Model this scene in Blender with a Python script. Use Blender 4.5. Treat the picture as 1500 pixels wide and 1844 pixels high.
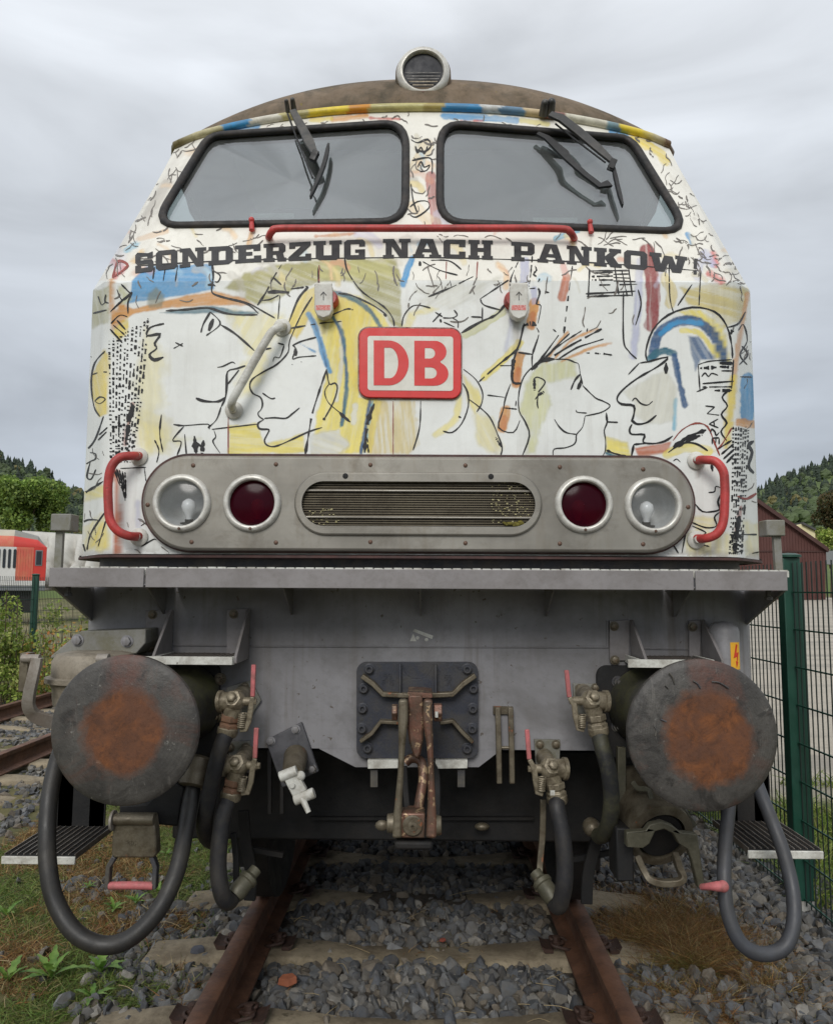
import bpy, math, random
import numpy as np
from mathutils import Vector, Matrix
from mathutils.bvhtree import BVHTree
from mathutils.geometry import tessellate_polygon

for _o in list(bpy.data.objects):
    bpy.data.objects.remove(_o)
random.seed(7)
RNG = np.random.default_rng(7)
SC = bpy.context.scene
COL = SC.collection
PI = math.pi

# ------------------------------------------------------------------ camera
FPX, PITCH, YAW, ROLL, CX, CH = 1411.0, 0.0981, 0.0122, 0.0054, 0.032, 1.491
CAM_R = Matrix.Rotation(YAW, 3, 'Z') @ Matrix.Rotation(PI / 2 + PITCH, 3, 'X') @ Matrix.Rotation(ROLL, 3, 'Z')
cam_d = bpy.data.cameras.new('camera')
cam_d.sensor_fit = 'HORIZONTAL'
cam_d.sensor_width = 36.0
cam_d.lens = FPX / 1500.0 * 36.0
cam_d.clip_start = 0.05
cam_d.clip_end = 3000.0
cam = bpy.data.objects.new('camera', cam_d)
COL.objects.link(cam)
cam.matrix_world = Matrix.Translation((CX, 0, CH)) @ CAM_R.to_4x4()
SC.camera = cam

# ------------------------------------------------------------------ sky: overcast
SUN_EL, SUN_AZ = math.radians(34), math.radians(190)     # azimuth clockwise from +Y
world = bpy.data.worlds.new('World')
SC.world = world
world.use_nodes = True
nt = world.node_tree
nt.nodes.clear()
def wn(t, **k):
    n = nt.nodes.new(t)
    for a, b in k.items():
        setattr(n, a, b)
    return n
w_out = wn('ShaderNodeOutputWorld')
w_bg = wn('ShaderNodeBackground')
w_bg.inputs['Strength'].default_value = 0.1
w_sky = wn('ShaderNodeTexSky', sky_type='NISHITA', sun_disc=False)
w_sky.sun_elevation = SUN_EL
w_sky.sun_rotation = SUN_AZ
w_tc = wn('ShaderNodeTexCoord')
w_sep = wn('ShaderNodeSeparateXYZ')
nt.links.new(w_tc.outputs['Generated'], w_sep.inputs[0])
w_grad = wn('ShaderNodeValToRGB')          # overcast: darker and bluer low down, brightest overhead
els = w_grad.color_ramp.elements
els[0].position = 0.0; els[0].color = (0.38, 0.425, 0.50, 1)
els[1].position = 1.0; els[1].color = (1.0, 1.0, 1.0, 1)
for p, c in ((0.08, (0.41, 0.45, 0.51)), (0.22, (0.455, 0.49, 0.54)), (0.42, (0.545, 0.578, 0.62)), (0.60, (0.655, 0.685, 0.725))):
    e = els.new(p); e.color = (*c, 1)
nt.links.new(w_sep.outputs['Z'], w_grad.inputs[0])
w_map = wn('ShaderNodeMapping')
w_map.inputs['Scale'].default_value = (1.0, 1.0, 3.4)
nt.links.new(w_tc.outputs['Generated'], w_map.inputs[0])
w_n1 = wn('ShaderNodeTexNoise')
w_n1.inputs['Scale'].default_value = 2.3
w_n1.inputs['Detail'].default_value = 6
w_n1.inputs['Roughness'].default_value = 0.47
w_n1.inputs['Distortion'].default_value = 0.5
nt.links.new(w_map.outputs[0], w_n1.inputs['Vector'])
w_cr = wn('ShaderNodeMapRange')
w_cr.inputs['From Min'].default_value = 0.3
w_cr.inputs['From Max'].default_value = 0.7
w_cr.inputs['To Min'].default_value = 0.75
w_cr.inputs['To Max'].default_value = 1.24
nt.links.new(w_n1.outputs['Fac'], w_cr.inputs['Value'])
w_mul = wn('ShaderNodeVectorMath', operation='SCALE')
nt.links.new(w_grad.outputs[0], w_mul.inputs[0])
nt.links.new(w_cr.outputs[0], w_mul.inputs['Scale'])
w_ten = wn('ShaderNodeVectorMath', operation='SCALE')
w_ten.inputs['Scale'].default_value = 10.9
nt.links.new(w_mul.outputs[0], w_ten.inputs[0])
w_mix = wn('ShaderNodeMix', data_type='RGBA')
w_mix.inputs[0].default_value = 0.94
nt.links.new(w_sky.outputs[0], w_mix.inputs[6])
nt.links.new(w_ten.outputs[0], w_mix.inputs[7])
nt.links.new(w_mix.outputs[2], w_bg.inputs['Color'])
nt.links.new(w_bg.outputs[0], w_out.inputs[0])

sun_d = bpy.data.lights.new('sun', 'SUN')
sun_d.energy = 1.5
sun_d.angle = math.radians(24)
sun_d.color = (1.0, 0.97, 0.92)
sun = bpy.data.objects.new('sun', sun_d)
COL.objects.link(sun)
_sd = Vector((math.sin(SUN_AZ) * math.cos(SUN_EL), math.cos(SUN_AZ) * math.cos(SUN_EL), math.sin(SUN_EL)))
sun.rotation_euler = _sd.to_track_quat('Z', 'Y').to_euler()
sun.location = _sd * 30

vs = SC.view_settings
vs.view_transform = 'Standard'
vs.look = 'None'
vs.exposure = 0.14
vs.gamma = 1.0
vs.use_curve_mapping = False
SC.render.engine = 'CYCLES'
SC.cycles.use_denoising = True
SC.cycles.denoiser = 'OPENIMAGEDENOISE'
SC.cycles.max_bounces = 7
SC.cycles.transparent_max_bounces = 12
SC.cycles.caustics_reflective = False
SC.cycles.caustics_refractive = False
SC.cycles.sample_clamp_indirect = 4.0

# ------------------------------------------------------------------ measuring helpers
CAM_M = np.array(CAM_R)
def P(px, py, Y):
    """the point at depth Y that a sight line of the survey (pixels of the 1500x1844 photograph) meets"""
    d = CAM_M @ np.array([(px - 750) / FPX, (922 - py) / FPX, -1.0])
    d = d / d[1]
    return Vector((CX + d[0] * Y, Y, CH + d[2] * Y))
def PZ(px, py, z):
    d = CAM_M @ np.array([(px - 750) / FPX, (922 - py) / FPX, -1.0])
    t = (z - CH) / d[2]
    return Vector((CX + d[0] * t, d[1] * t, z))
def ML(n, px, py, Y):
    return (P(px + n, py, Y) - P(px, py, Y)).length
def survey(v):
    """world points -> survey units"""
    q = (np.asarray(v, float) - np.array([CX, 0, CH])) @ CAM_M
    return 750 + FPX * q[:, 0] / -q[:, 2], 922 - FPX * q[:, 1] / -q[:, 2]

# ------------------------------------------------------------------ materials
def srgb(r, g, b):
    f = lambda c: (c / 255 / 12.92) if c / 255 <= 0.04045 else ((c / 255 + 0.055) / 1.055) ** 2.4
    return (f(r), f(g), f(b))
class NT:
    def __init__(s, name):
        s.m = bpy.data.materials.new(name)
        s.m.use_nodes = True
        s.t = s.m.node_tree
        s.b = s.t.nodes['Principled BSDF']
        s.out = s.t.nodes['Material Output']
        s._c = None
    def n(s, t, **k):
        nd = s.t.nodes.new(t)
        for a, b in k.items():
            setattr(nd, a, b)
        return nd
    def l(s, a, b):
        s.t.links.new(a, b)
    def coord(s):
        if s._c is None:
            s._c = s.n('ShaderNodeTexCoord').outputs['Object']
        return s._c
    def noise(s, scale, detail=4, rough=0.55, dist=0.0, stretch=None):
        nd = s.n('ShaderNodeTexNoise')
        nd.inputs['Scale'].default_value = scale
        nd.inputs['Detail'].default_value = detail
        nd.inputs['Roughness'].default_value = rough
        nd.inputs['Distortion'].default_value = dist
        src = s.coord()
        if stretch:
            mp = s.n('ShaderNodeMapping')
            mp.inputs['Scale'].default_value = stretch
            s.l(src, mp.inputs[0]); src = mp.outputs[0]
        s.l(src, nd.inputs['Vector'])
        return nd.outputs['Fac']
    def rng(s, v, a, b, c=0.0, d=1.0):
        nd = s.n('ShaderNodeMapRange')
        for k, x in zip(('From Min', 'From Max', 'To Min', 'To Max'), (a, b, c, d)):
            nd.inputs[k].default_value = x
        s.l(v, nd.inputs['Value'])
        return nd.outputs[0]
    def mix(s, fac, a, b, mode='MIX'):
        nd = s.n('ShaderNodeMix', data_type='RGBA', blend_type=mode)
        for i, x in ((0, fac), (6, a), (7, b)):
            if isinstance(x, (int, float)):
                nd.inputs[i].default_value = x
            elif isinstance(x, tuple):
                nd.inputs[i].default_value = (*x[:3], 1)
            else:
                s.l(x, nd.inputs[i])
        return nd.outputs[2]
    def math(s, op, a, b):
        nd = s.n('ShaderNodeMath', operation=op)
        for i, x in ((0, a), (1, b)):
            if isinstance(x, (int, float)):
                nd.inputs[i].default_value = x
            else:
                s.l(x, nd.inputs[i])
        return nd.outputs[0]
    def bump(s, h, strength=0.2, dist=0.01):
        nd = s.n('ShaderNodeBump')
        nd.inputs['Strength'].default_value = strength
        nd.inputs['Distance'].default_value = dist
        s.l(h, nd.inputs['Height'])
        s.l(nd.outputs[0], s.b.inputs['Normal'])
def wmat(name, col, rough=0.5, metal=0.0, var=0.18, scale=6.0, dirt=None, amt=0.5, dscale=3.0, streak=None, samt=0.4,
         bump=0.12, bscale=90.0, chip=None, cscale=25.0, cthr=0.62, attr=None, rvar=0.12):
    k = NT(name)
    n1 = k.noise(scale, 5)
    if attr:
        a = k.n('ShaderNodeAttribute'); a.attribute_name = attr
        base = a.outputs['Color']
        f = k.rng(n1, 0.3, 0.7, 1 - var, 1 + var)
        sc = k.n('ShaderNodeVectorMath', operation='SCALE')
        k.l(base, sc.inputs[0]); k.l(f, sc.inputs['Scale'])
        c = sc.outputs[0]
    else:
        c = k.mix(k.rng(n1, 0.3, 0.7), tuple(x * (1 - var) for x in col), tuple(min(1, x * (1 + var)) for x in col))
    if dirt:
        n2 = k.noise(dscale, 8, 0.68, 0.4)
        c = k.mix(k.rng(n2, 0.44, 0.62, 0, amt), c, dirt)
        c = k.mix(k.rng(k.noise(dscale * 9, 5, 0.7), 0.5, 0.68, 0, amt * 0.55), c, dirt)
    if streak:
        n3 = k.noise(1.0, 4, 0.6, 0.1, (26, 26, 1.3))
        n4 = k.noise(1.7, 3)
        c = k.mix(k.math('MULTIPLY', k.rng(n3, 0.5, 0.72, 0, samt), k.rng(n4, 0.38, 0.62)), c, streak)
    if chip:
        n5 = k.noise(cscale, 6, 0.6)
        c = k.mix(k.rng(n5, cthr, cthr + 0.03), c, chip)
    k.l(c, k.b.inputs['Base Color'])
    k.b.inputs['Metallic'].default_value = metal
    k.l(k.rng(k.noise(scale * 2.1, 4), 0.3, 0.7, max(0.03, rough - rvar), min(1, rough + rvar)), k.b.inputs['Roughness'])
    if bump:
        k.bump(k.noise(bscale, 5, 0.6), bump, 0.004)
    return k.m
RUST = srgb(108, 62, 38)
DUST = srgb(112, 100, 84)
M = {}
M['grey'] = wmat('grey_paint', srgb(142, 141, 144), 0.5, 0, 0.12, 2.2, srgb(98, 96, 94), 0.55, 2.4, srgb(92, 82, 70), 0.6, 0.16, 90, srgb(92, 84, 76), 34, 0.665)
M['grey_light'] = wmat('light_grey_paint', srgb(136, 132, 132), 0.5, 0, 0.08, 4, srgb(104, 98, 94), 0.5, 6, None, 0, 0.08)
M['grey_dark'] = wmat('dark_grey_paint', srgb(66, 66, 70), 0.55, 0, 0.2, 6, srgb(104, 98, 84), 0.55, 8, None, 0, 0.2)
M['frame_black'] = wmat('sooty_black', srgb(21, 21, 22), 0.7, 0, 0.3, 5, srgb(40, 35, 30), 0.5, 5, None, 0, 0.25)
M['plate_blue'] = wmat('coupling_plate_paint', srgb(54, 57, 67), 0.45, 0, 0.14, 9, srgb(78, 72, 58), 0.4, 9, None, 0, 0.25, 120)
M['greasy'] = wmat('greasy_steel', srgb(116, 108, 92), 0.45, 0.35, 0.25, 14, srgb(70, 58, 40), 0.6, 18, None, 0, 0.3, 70, srgb(140, 92, 66), 18, 0.63)
M['valve'] = wmat('valve_metal', srgb(150, 140, 120), 0.42, 0.35, 0.2, 20, srgb(70, 60, 44), 0.65, 26, None, 0, 0.3, 80)
M['copper_rust'] = wmat('worn_red_steel', srgb(116, 82, 68), 0.45, 0.35, 0.3, 16, srgb(84, 76, 64), 0.9, 10, None, 0, 0.5, 50, srgb(176, 150, 118), 30, 0.575)
M['rusty_orange'] = wmat('rust_nut', srgb(132, 98, 76), 0.8, 0, 0.25, 30, srgb(90, 76, 62), 0.6, 30, None, 0, 0.4, 90)
M['rubber'] = wmat('hose_rubber', srgb(36, 36, 39), 0.62, 0, 0.15, 12, srgb(74, 68, 58), 0.4, 9, None, 0, 0.2, 120)
M['rubber_mossy'] = wmat('mossy_hose', srgb(36, 37, 39), 0.62, 0, 0.15, 12, srgb(96, 94, 66), 0.5, 5, None, 0, 0.25, 120)
M['cable'] = wmat('cable_rubber', srgb(40, 39, 38), 0.5, 0, 0.14, 8, srgb(68, 63, 55), 0.5, 5, None, 0, 0.15, 140)
M['gasket'] = wmat('gasket_rubber', srgb(26, 25, 26), 0.6, 0, 0.2, 20, srgb(70, 60, 52), 0.35, 14, None, 0, 0.15)
M['red'] = wmat('red_rail_paint', srgb(190, 66, 64), 0.48, 0, 0.14, 8, srgb(132, 52, 46), 0.75, 7, None, 0, 0.15, 80, srgb(96, 62, 48), 30, 0.70)
M['pink'] = wmat('faded_red_lever', srgb(196, 110, 112), 0.6, 0, 0.12, 20, srgb(132, 92, 84), 0.65, 22, None, 0, 0.15)
M['white'] = wmat('white_paint', srgb(208, 208, 202), 0.5, 0, 0.06, 8, srgb(136, 128, 112), 0.6, 11, None, 0, 0.12)
M['white_edge'] = wmat('worn_white_edge', srgb(214, 214, 206), 0.55, 0, 0.06, 10, srgb(120, 110, 96), 0.55, 12, None, 0, 0.25, 60, srgb(96, 86, 76), 26, 0.66)
M['sign_red'] = wmat('sign_red', srgb(214, 42, 40), 0.4, 0, 0.04, 6, srgb(170, 40, 36), 0.25, 12, None, 0, 0.03)
M['sign_white'] = wmat('sign_white', srgb(222, 220, 210), 0.4, 0, 0.03, 6, srgb(190, 186, 172), 0.4, 10, None, 0, 0.03)
M['sign_edge'] = wmat('sign_edge', srgb(122, 52, 48), 0.5, 0, 0.2, 20, srgb(170, 160, 150), 0.6, 22, None, 0, 0.15)
M['steel'] = None
k = NT('brushed_steel')
n = k.noise(3.0, 6, 0.6)
nb = k.noise(1.0, 3, 0.5, 0, (4, 4, 260))
c = k.mix(k.rng(n, 0.3, 0.7), srgb(126, 122, 114), srgb(160, 156, 147))
c = k.mix(k.rng(k.noise(7, 7, 0.7, 0.6), 0.5, 0.75, 0, 0.6), c, srgb(98, 90, 78))
c = k.mix(k.rng(k.noise(1, 4, 0.6, 0, (14, 14, 2.2)), 0.54, 0.74, 0, 0.35), c, srgb(112, 98, 76))
k.l(c, k.b.inputs['Base Color'])
k.b.inputs['Metallic'].default_value = 0.55
k.l(k.rng(nb, 0.3, 0.7, 0.34, 0.5), k.b.inputs['Roughness'])
k.bump(k.noise(2.2, 3), 0.12, 0.02)
M['steel'] = k.m
M['chrome'] = wmat('lamp_ring', srgb(212, 210, 203), 0.38, 0.25, 0.06, 12, srgb(150, 144, 134), 0.45, 26, None, 0, 0.06)
M['screw'] = wmat('screw', srgb(96, 74, 62), 0.5, 0.4, 0.3, 60, None, 0, 1, None, 0, 0.2)
M['ink'] = wmat('black_ink', srgb(16, 16, 18), 0.5, 0, 0.2, 30, None, 0, 1, None, 0, 0)
M['lettering'] = wmat('lettering_black', srgb(28, 28, 31), 0.45, 0, 0.15, 8, srgb(70, 68, 66), 0.35, 14, None, 0, 0, 1, srgb(150, 148, 138), 60, 0.74)
M['roof'] = wmat('weathered_roof', srgb(118, 102, 84), 0.85, 0, 0.2, 6, srgb(66, 60, 46), 0.8, 5, srgb(132, 116, 100), 0.4, 0.25, 60, srgb(118, 104, 58), 14, 0.66)
M['lip'] = wmat('rusty_lip', srgb(84, 58, 54), 0.7, 0, 0.25, 12, srgb(50, 42, 42), 0.6, 10, None, 0, 0.2)
M['moss_grey'] = wmat('mossy_grey', srgb(130, 129, 124), 0.6, 0, 0.12, 8, srgb(96, 92, 56), 0.55, 9, srgb(128, 120, 104), 0.4, 0.2)
M['dusty_drum'] = wmat('dusty_drum', srgb(146, 137, 122), 0.7, 0, 0.15, 9, srgb(88, 80, 66), 0.6, 12, None, 0, 0.35, 60)
M['pale_arm'] = wmat('pale_steel_arm', srgb(150, 144, 136), 0.5, 0.2, 0.12, 12, srgb(110, 96, 84), 0.6, 14, None, 0, 0.15)
M['socket_white'] = wmat('socket_cover', srgb(208, 207, 200), 0.5, 0, 0.05, 12, srgb(160, 150, 138), 0.4, 14, None, 0, 0.08)
M['wiper'] = wmat('wiper_metal', srgb(66, 66, 66), 0.45, 0.3, 0.2, 20, srgb(98, 94, 88), 0.5, 16, None, 0, 0.1)
M['wiper_black'] = wmat('wiper_black', srgb(24, 24, 25), 0.5, 0, 0.2, 20, None, 0, 1, None, 0, 0.05)
M['interior'] = wmat('cab_interior', srgb(150, 158, 150), 0.6, 0, 0.08, 3, None, 0, 1, None, 0, 0)
M['interior_dark'] = wmat('cab_interior_dark', srgb(64, 66, 68), 0.7, 0, 0.1, 3, None, 0, 1, None, 0, 0)
M['yellow'] = wmat('warning_yellow', srgb(236, 178, 52), 0.5, 0, 0.06, 20, None, 0, 1, None, 0, 0)
M['warn_red'] = wmat('warning_red', srgb(206, 64, 40), 0.5, 0, 0.06, 20, None, 0, 1, None, 0, 0)
M['tread'] = wmat('tread_steel', srgb(84, 80, 76), 0.6, 0.2, 0.15, 14, srgb(110, 96, 84), 0.4, 12, None, 0, 0.2)
M['mesh'] = wmat('grille_mesh', srgb(104, 96, 80), 0.45, 0.5, 0.15, 8, srgb(66, 56, 42), 0.5, 9, None, 0, 0)
M['olive_iron'] = wmat('olive_iron', srgb(92, 89, 74), 0.55, 0.2, 0.2, 9, srgb(62, 60, 46), 0.6, 12, None, 0, 0.3)
M['mossy_black'] = wmat('mossy_black', srgb(58, 57, 54), 0.55, 0.1, 0.2, 8, srgb(88, 88, 52), 0.7, 6, None, 0, 0.2)
M['cable_grey'] = wmat('grey_cable', srgb(68, 70, 75), 0.5, 0, 0.12, 8, srgb(60, 58, 56), 0.6, 4, None, 0, 0.15, 140)
# buffer face: grey greased disc with a rusted middle of its own ragged shape
def buffer_mat(name, cx, cz, rx, rz, seed):
    k = NT(name)
    sp = k.n('ShaderNodeSeparateXYZ'); k.l(k.coord(), sp.inputs[0])
    dx = k.math('DIVIDE', k.math('SUBTRACT', sp.outputs['X'], cx), rx)
    dz = k.math('DIVIDE', k.math('SUBTRACT', sp.outputs['Z'], cz), rz)
    r = k.math('SQRT', k.math('ADD', k.math('MULTIPLY', dx, dx), k.math('MULTIPLY', dz, dz)), 0)
    nz = k.noise(9 + seed, 7, 0.65, 0.4)
    r2 = k.math('ADD', r, k.rng(nz, 0.2, 0.8, -0.22, 0.22))
    f = k.rng(r2, 0.86, 1.10, 1, 0)
    grey = k.mix(k.rng(k.noise(11, 7, 0.7), 0.35, 0.65), srgb(54, 52, 50), srgb(84, 81, 77))
    grey = k.mix(k.rng(k.noise(70, 6, 0.75), 0.5, 0.7, 0, 0.5), grey, srgb(50, 47, 44))
    grey = k.mix(k.rng(k.noise(5 + seed, 6, 0.7, 0.8), 0.52, 0.7, 0, 0.6), grey, srgb(94, 62, 50))
    grey = k.mix(k.rng(k.noise(34, 7, 0.7), 0.64, 0.68), grey, srgb(118, 116, 110))
    rust = k.mix(k.rng(k.noise(14, 8, 0.75, 0.6), 0.36, 0.66), srgb(74, 48, 34), srgb(134, 82, 46))
    rust = k.mix(k.rng(k.noise(6 + seed, 6, 0.7), 0.45, 0.62, 0, 0.85), rust, srgb(98, 66, 50))
    rust = k.mix(k.rng(k.noise(48, 7, 0.75), 0.52, 0.68, 0, 0.6), rust, srgb(70, 42, 28))
    # a fainter rust-red run from the middle up to the rim, and scratches across the face
    sm = k.math('MULTIPLY', k.rng(k.math('ABSOLUTE', k.math('ADD', dx, 0.08 - 0.1 * seed), 0), 0.25, 0.62, 1, 0), k.rng(dz, 0.3, 0.9, 0, 1))
    grey = k.mix(k.math('MULTIPLY', sm, k.rng(k.noise(16, 6, 0.7), 0.35, 0.6, 0.15, 0.85)), grey, srgb(92, 56, 44))
    wv = k.n('ShaderNodeTexWave', wave_type='RINGS', rings_direction='SPHERICAL')
    cmb = k.n('ShaderNodeCombineXYZ'); k.l(dx, cmb.inputs[0]); k.l(dz, cmb.inputs[1])
    k.l(cmb.outputs[0], wv.inputs['Vector']); wv.inputs['Scale'].default_value = 3.4 + seed; wv.inputs['Distortion'].default_value = 3.5; wv.inputs['Detail'].default_value = 4
    grey = k.mix(k.math('MULTIPLY', k.rng(wv.outputs['Fac'], 0.55, 0.95, 0, 0.2), k.rng(k.noise(4 + seed, 5), 0.4, 0.6)), grey, srgb(36, 34, 33))
    grey = k.mix(k.math('MULTIPLY', k.rng(k.noise(5.5 + seed, 7, 0.72, 1.2), 0.52, 0.6, 0, 0.7), k.rng(r, 0.8, 1.1)), grey, srgb(38, 36, 34))
    scr_ = k.noise(1.0, 5, 0.6, 0.3, (70, 1, 9))
    grey = k.mix(k.rng(scr_, 0.62, 0.68, 0, 0.3), grey, srgb(122, 118, 112))
    c = k.mix(f, grey, rust)
    k.l(c, k.b.inputs['Base Color'])
    k.l(k.rng(f, 0, 1, 0.5, 0.9), k.b.inputs['Roughness'])
    k.bump(k.math('ADD', k.noise(60, 7, 0.7), k.math('MULTIPLY', k.noise(22, 6, 0.7), 0.8)), 0.35, 0.006)
    return k.m
# glass
k = NT('windscreen_glass')
tr = k.n('ShaderNodeBsdfTransparent'); tr.inputs[0].default_value = (0.62, 0.68, 0.67, 1)
gl = k.n('ShaderNodeBsdfGlossy'); gl.inputs['Roughness'].default_value = 0.03
gl.inputs[0].default_value = (0.92, 0.95, 1.0, 1)
df = k.n('ShaderNodeBsdfDiffuse'); df.inputs[0].default_value = (0.45, 0.46, 0.45, 1)
m1 = k.n('ShaderNodeMixShader'); m1.inputs[0].default_value = 0.20; k.l(tr.outputs[0], m1.inputs[1]); k.l(gl.outputs[0], m1.inputs[2])
m2 = k.n('ShaderNodeMixShader'); k.l(k.rng(k.noise(5, 6, 0.7), 0.3, 0.8, 0.05, 0.15), m2.inputs[0]); k.l(m1.outputs[0], m2.inputs[1]); k.l(df.outputs[0], m2.inputs[2])
k.l(m2.outputs[0], k.out.inputs[0])
M['glass'] = k.m
def lamp_glass(name, tint, ior, dust, film=(0.5, 0.49, 0.46)):
    k = NT(name)
    tr = k.n('ShaderNodeBsdfTransparent'); tr.inputs[0].default_value = (*tint, 1)
    gl = k.n('ShaderNodeBsdfGlossy'); gl.inputs['Roughness'].default_value = 0.16
    m1 = k.n('ShaderNodeMixShader'); m1.inputs[0].default_value = ior; k.l(tr.outputs[0], m1.inputs[1]); k.l(gl.outputs[0], m1.inputs[2])
    df = k.n('ShaderNodeBsdfDiffuse'); df.inputs[0].default_value = (*film, 1)
    m2 = k.n('ShaderNodeMixShader'); m2.inputs[0].default_value = dust
    k.l(m1.outputs[0], m2.inputs[1]); k.l(df.outputs[0], m2.inputs[2])
    k.l(m2.outputs[0], k.out.inputs[0])
    return k.m
M['lamp_clear'] = lamp_glass('clear_lamp_glass', (0.93, 0.94, 0.95), 0.035, 0.10)
M['lamp_red'] = lamp_glass('red_lamp_glass', (0.30, 0.006, 0.02), 0.02, 0.5, (0.055, 0.003, 0.012))
M['reflector'] = wmat('lamp_reflector', srgb(206, 208, 208), 0.45, 0.2, 0.04, 10, srgb(160, 158, 152), 0.3, 10, None, 0, 0)
M['bulb'] = wmat('bulb_glass', srgb(226, 228, 228), 0.15, 0.0, 0.02, 10, None, 0, 1, None, 0, 0)
M['dark_lens'] = wmat('dark_lens', srgb(42, 43, 49), 0.6, 0.0, 0.06, 10, None, 0, 1, None, 0, 0)

# ------------------------------------------------------------------ mesh helpers
def frame_of(ax):
    ax = Vector(ax).normalized()
    u = ax.orthogonal().normalized() if abs(ax.z) > 0.95 or abs(ax.z) < 1e-6 and abs(ax.y) < 1e-6 else Vector((0, 0, 1)).cross(ax).normalized()
    return u, ax.cross(u).normalized(), ax
def spline(pts, n=8, closed=False):
    """Catmull-Rom through the points"""
    p = [Vector(x) for x in pts]
    L = len(p)
    out = []
    for i in range(L if closed else L - 1):
        g = (lambda j: p[j % L]) if closed else (lambda j: p[min(max(j, 0), L - 1)])
        a, b, c, d = g(i - 1), g(i), g(i + 1), g(i + 2)
        for q in range(n):
            t = q / n
            out.append(0.5 * ((2 * b) + (c - a) * t + (2 * a - 5 * b + 4 * c - d) * t * t + (3 * b - a - 3 * c + d) * t ** 3))
    if not closed:
        out.append(p[-1])
    return out
class MB:
    def __init__(s):
        s.v, s.f = [], []
    def add(s, vs, fs):
        n = len(s.v)
        s.v += [tuple(x) for x in vs]
        s.f += [tuple(i + n for i in f) for f in fs]
        return s
    def box(s, c, d, rot=None):
        c = Vector(c); h = [x / 2 for x in d]
        vs = [Vector((sx * h[0], sy * h[1], sz * h[2])) for sz in (-1, 1) for sy in (-1, 1) for sx in (-1, 1)]
        if rot is not None:
            vs = [rot @ x for x in vs]
        return s.add([x + c for x in vs], [(0, 2, 3, 1), (4, 5, 7, 6), (0, 1, 5, 4), (2, 6, 7, 3), (0, 4, 6, 2), (1, 3, 7, 5)])
    def bb(s, x0, x1, y0, y1, z0, z1):
        return s.box(((x0 + x1) / 2, (y0 + y1) / 2, (z0 + z1) / 2), (abs(x1 - x0), abs(y1 - y0), abs(z1 - z0)))
    def prism(s, pts, vec):
        pts = [Vector(p) for p in pts]; vec = Vector(vec); n = len(pts)
        tri = tessellate_polygon([pts])
        fs = [tuple(t) for t in tri] + [tuple(i + n for i in reversed(t)) for t in tri]
        fs += [(i, (i + 1) % n, (i + 1) % n + n, i + n) for i in range(n)]
        return s.add(pts + [p + vec for p in pts], fs)
    def pix(s, poly, Y, thick):
        """outline measured in survey units at depth Y, extruded back by thick"""
        return s.prism([P(a, b, Y) for a, b in poly], (0, thick, 0))
    def cyl(s, p0, p1, r0, r1=None, n=18, cap=True):
        r1 = r0 if r1 is None else r1
        p0, p1 = Vector(p0), Vector(p1)
        u, w, _ = frame_of(p1 - p0)
        vs = []
        for p, r in ((p0, r0), (p1, r1)):
            for i in range(n):
                a = 2 * PI * i / n
                vs.append(p + u * (r * math.cos(a)) + w * (r * math.sin(a)))
        fs = [(i, (i + 1) % n, n + (i + 1) % n, n + i) for i in range(n)]
        if cap:
            fs += [tuple(range(n))[::-1], tuple(range(n, 2 * n))]
        return s.add(vs, fs)
    def lathe(s, prof, o, ax, n=40, cap0=True, cap1=True):
        u, w, ax = frame_of(ax); o = Vector(o)
        vs = []
        for r, h in prof:
            for i in range(n):
                a = 2 * PI * i / n
                vs.append(o + ax * h + u * (r * math.cos(a)) + w * (r * math.sin(a)))
        fs = []
        for j in range(len(prof) - 1):
            for i in range(n):
                fs.append((j * n + i, j * n + (i + 1) % n, (j + 1) * n + (i + 1) % n, (j + 1) * n + i))
        if cap0: fs.append(tuple(range(n))[::-1])
        if cap1: fs.append(tuple(range((len(prof) - 1) * n, len(prof) * n)))
        return s.add(vs, fs)
    def tube(s, path, r, n=12, cap=True, flat=None):
        p = [Vector(x) for x in path]; m = len(p)
        rr = r if isinstance(r, (list, tuple)) else [r] * m
        t0 = (p[1] - p[0]).normalized()
        u = t0.orthogonal().normalized()
        vs = []
        for i in range(m):
            t = (p[min(i + 1, m - 1)] - p[max(i - 1, 0)]).normalized()
            u = (u - t * u.dot(t)).normalized(); w = t.cross(u)
            for j in range(n):
                a = 2 * PI * j / n
                vs.append(p[i] + u * (rr[i] * math.cos(a)) + w * (rr[i] * math.sin(a)))
        fs = [(i * n + j, i * n + (j + 1) % n, (i + 1) * n + (j + 1) % n, (i + 1) * n + j) for i in range(m - 1) for j in range(n)]
        if cap:
            fs += [tuple(range(n))[::-1], tuple(range((m - 1) * n, m * n))]
        return s.add(vs, fs)
    def loop(s, path, r, n=10, up=None):
        """closed tube"""
        p = [Vector(x) for x in path]; m = len(p)
        vs = []
        for i in range(m):
            t = (p[(i + 1) % m] - p[i - 1]).normalized()
            w = (up - t * up.dot(t)).normalized(); u = w.cross(t)
            for j in range(n):
                a = 2 * PI * j / n
                vs.append(p[i] + u * (r * math.cos(a)) + w * (r * 0.8 * math.sin(a)))
        fs = [(i * n + j, i * n + (j + 1) % n, ((i + 1) % m) * n + (j + 1) % n, ((i + 1) % m) * n + j) for i in range(m) for j in range(n)]
        return s.add(vs, fs)
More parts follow.
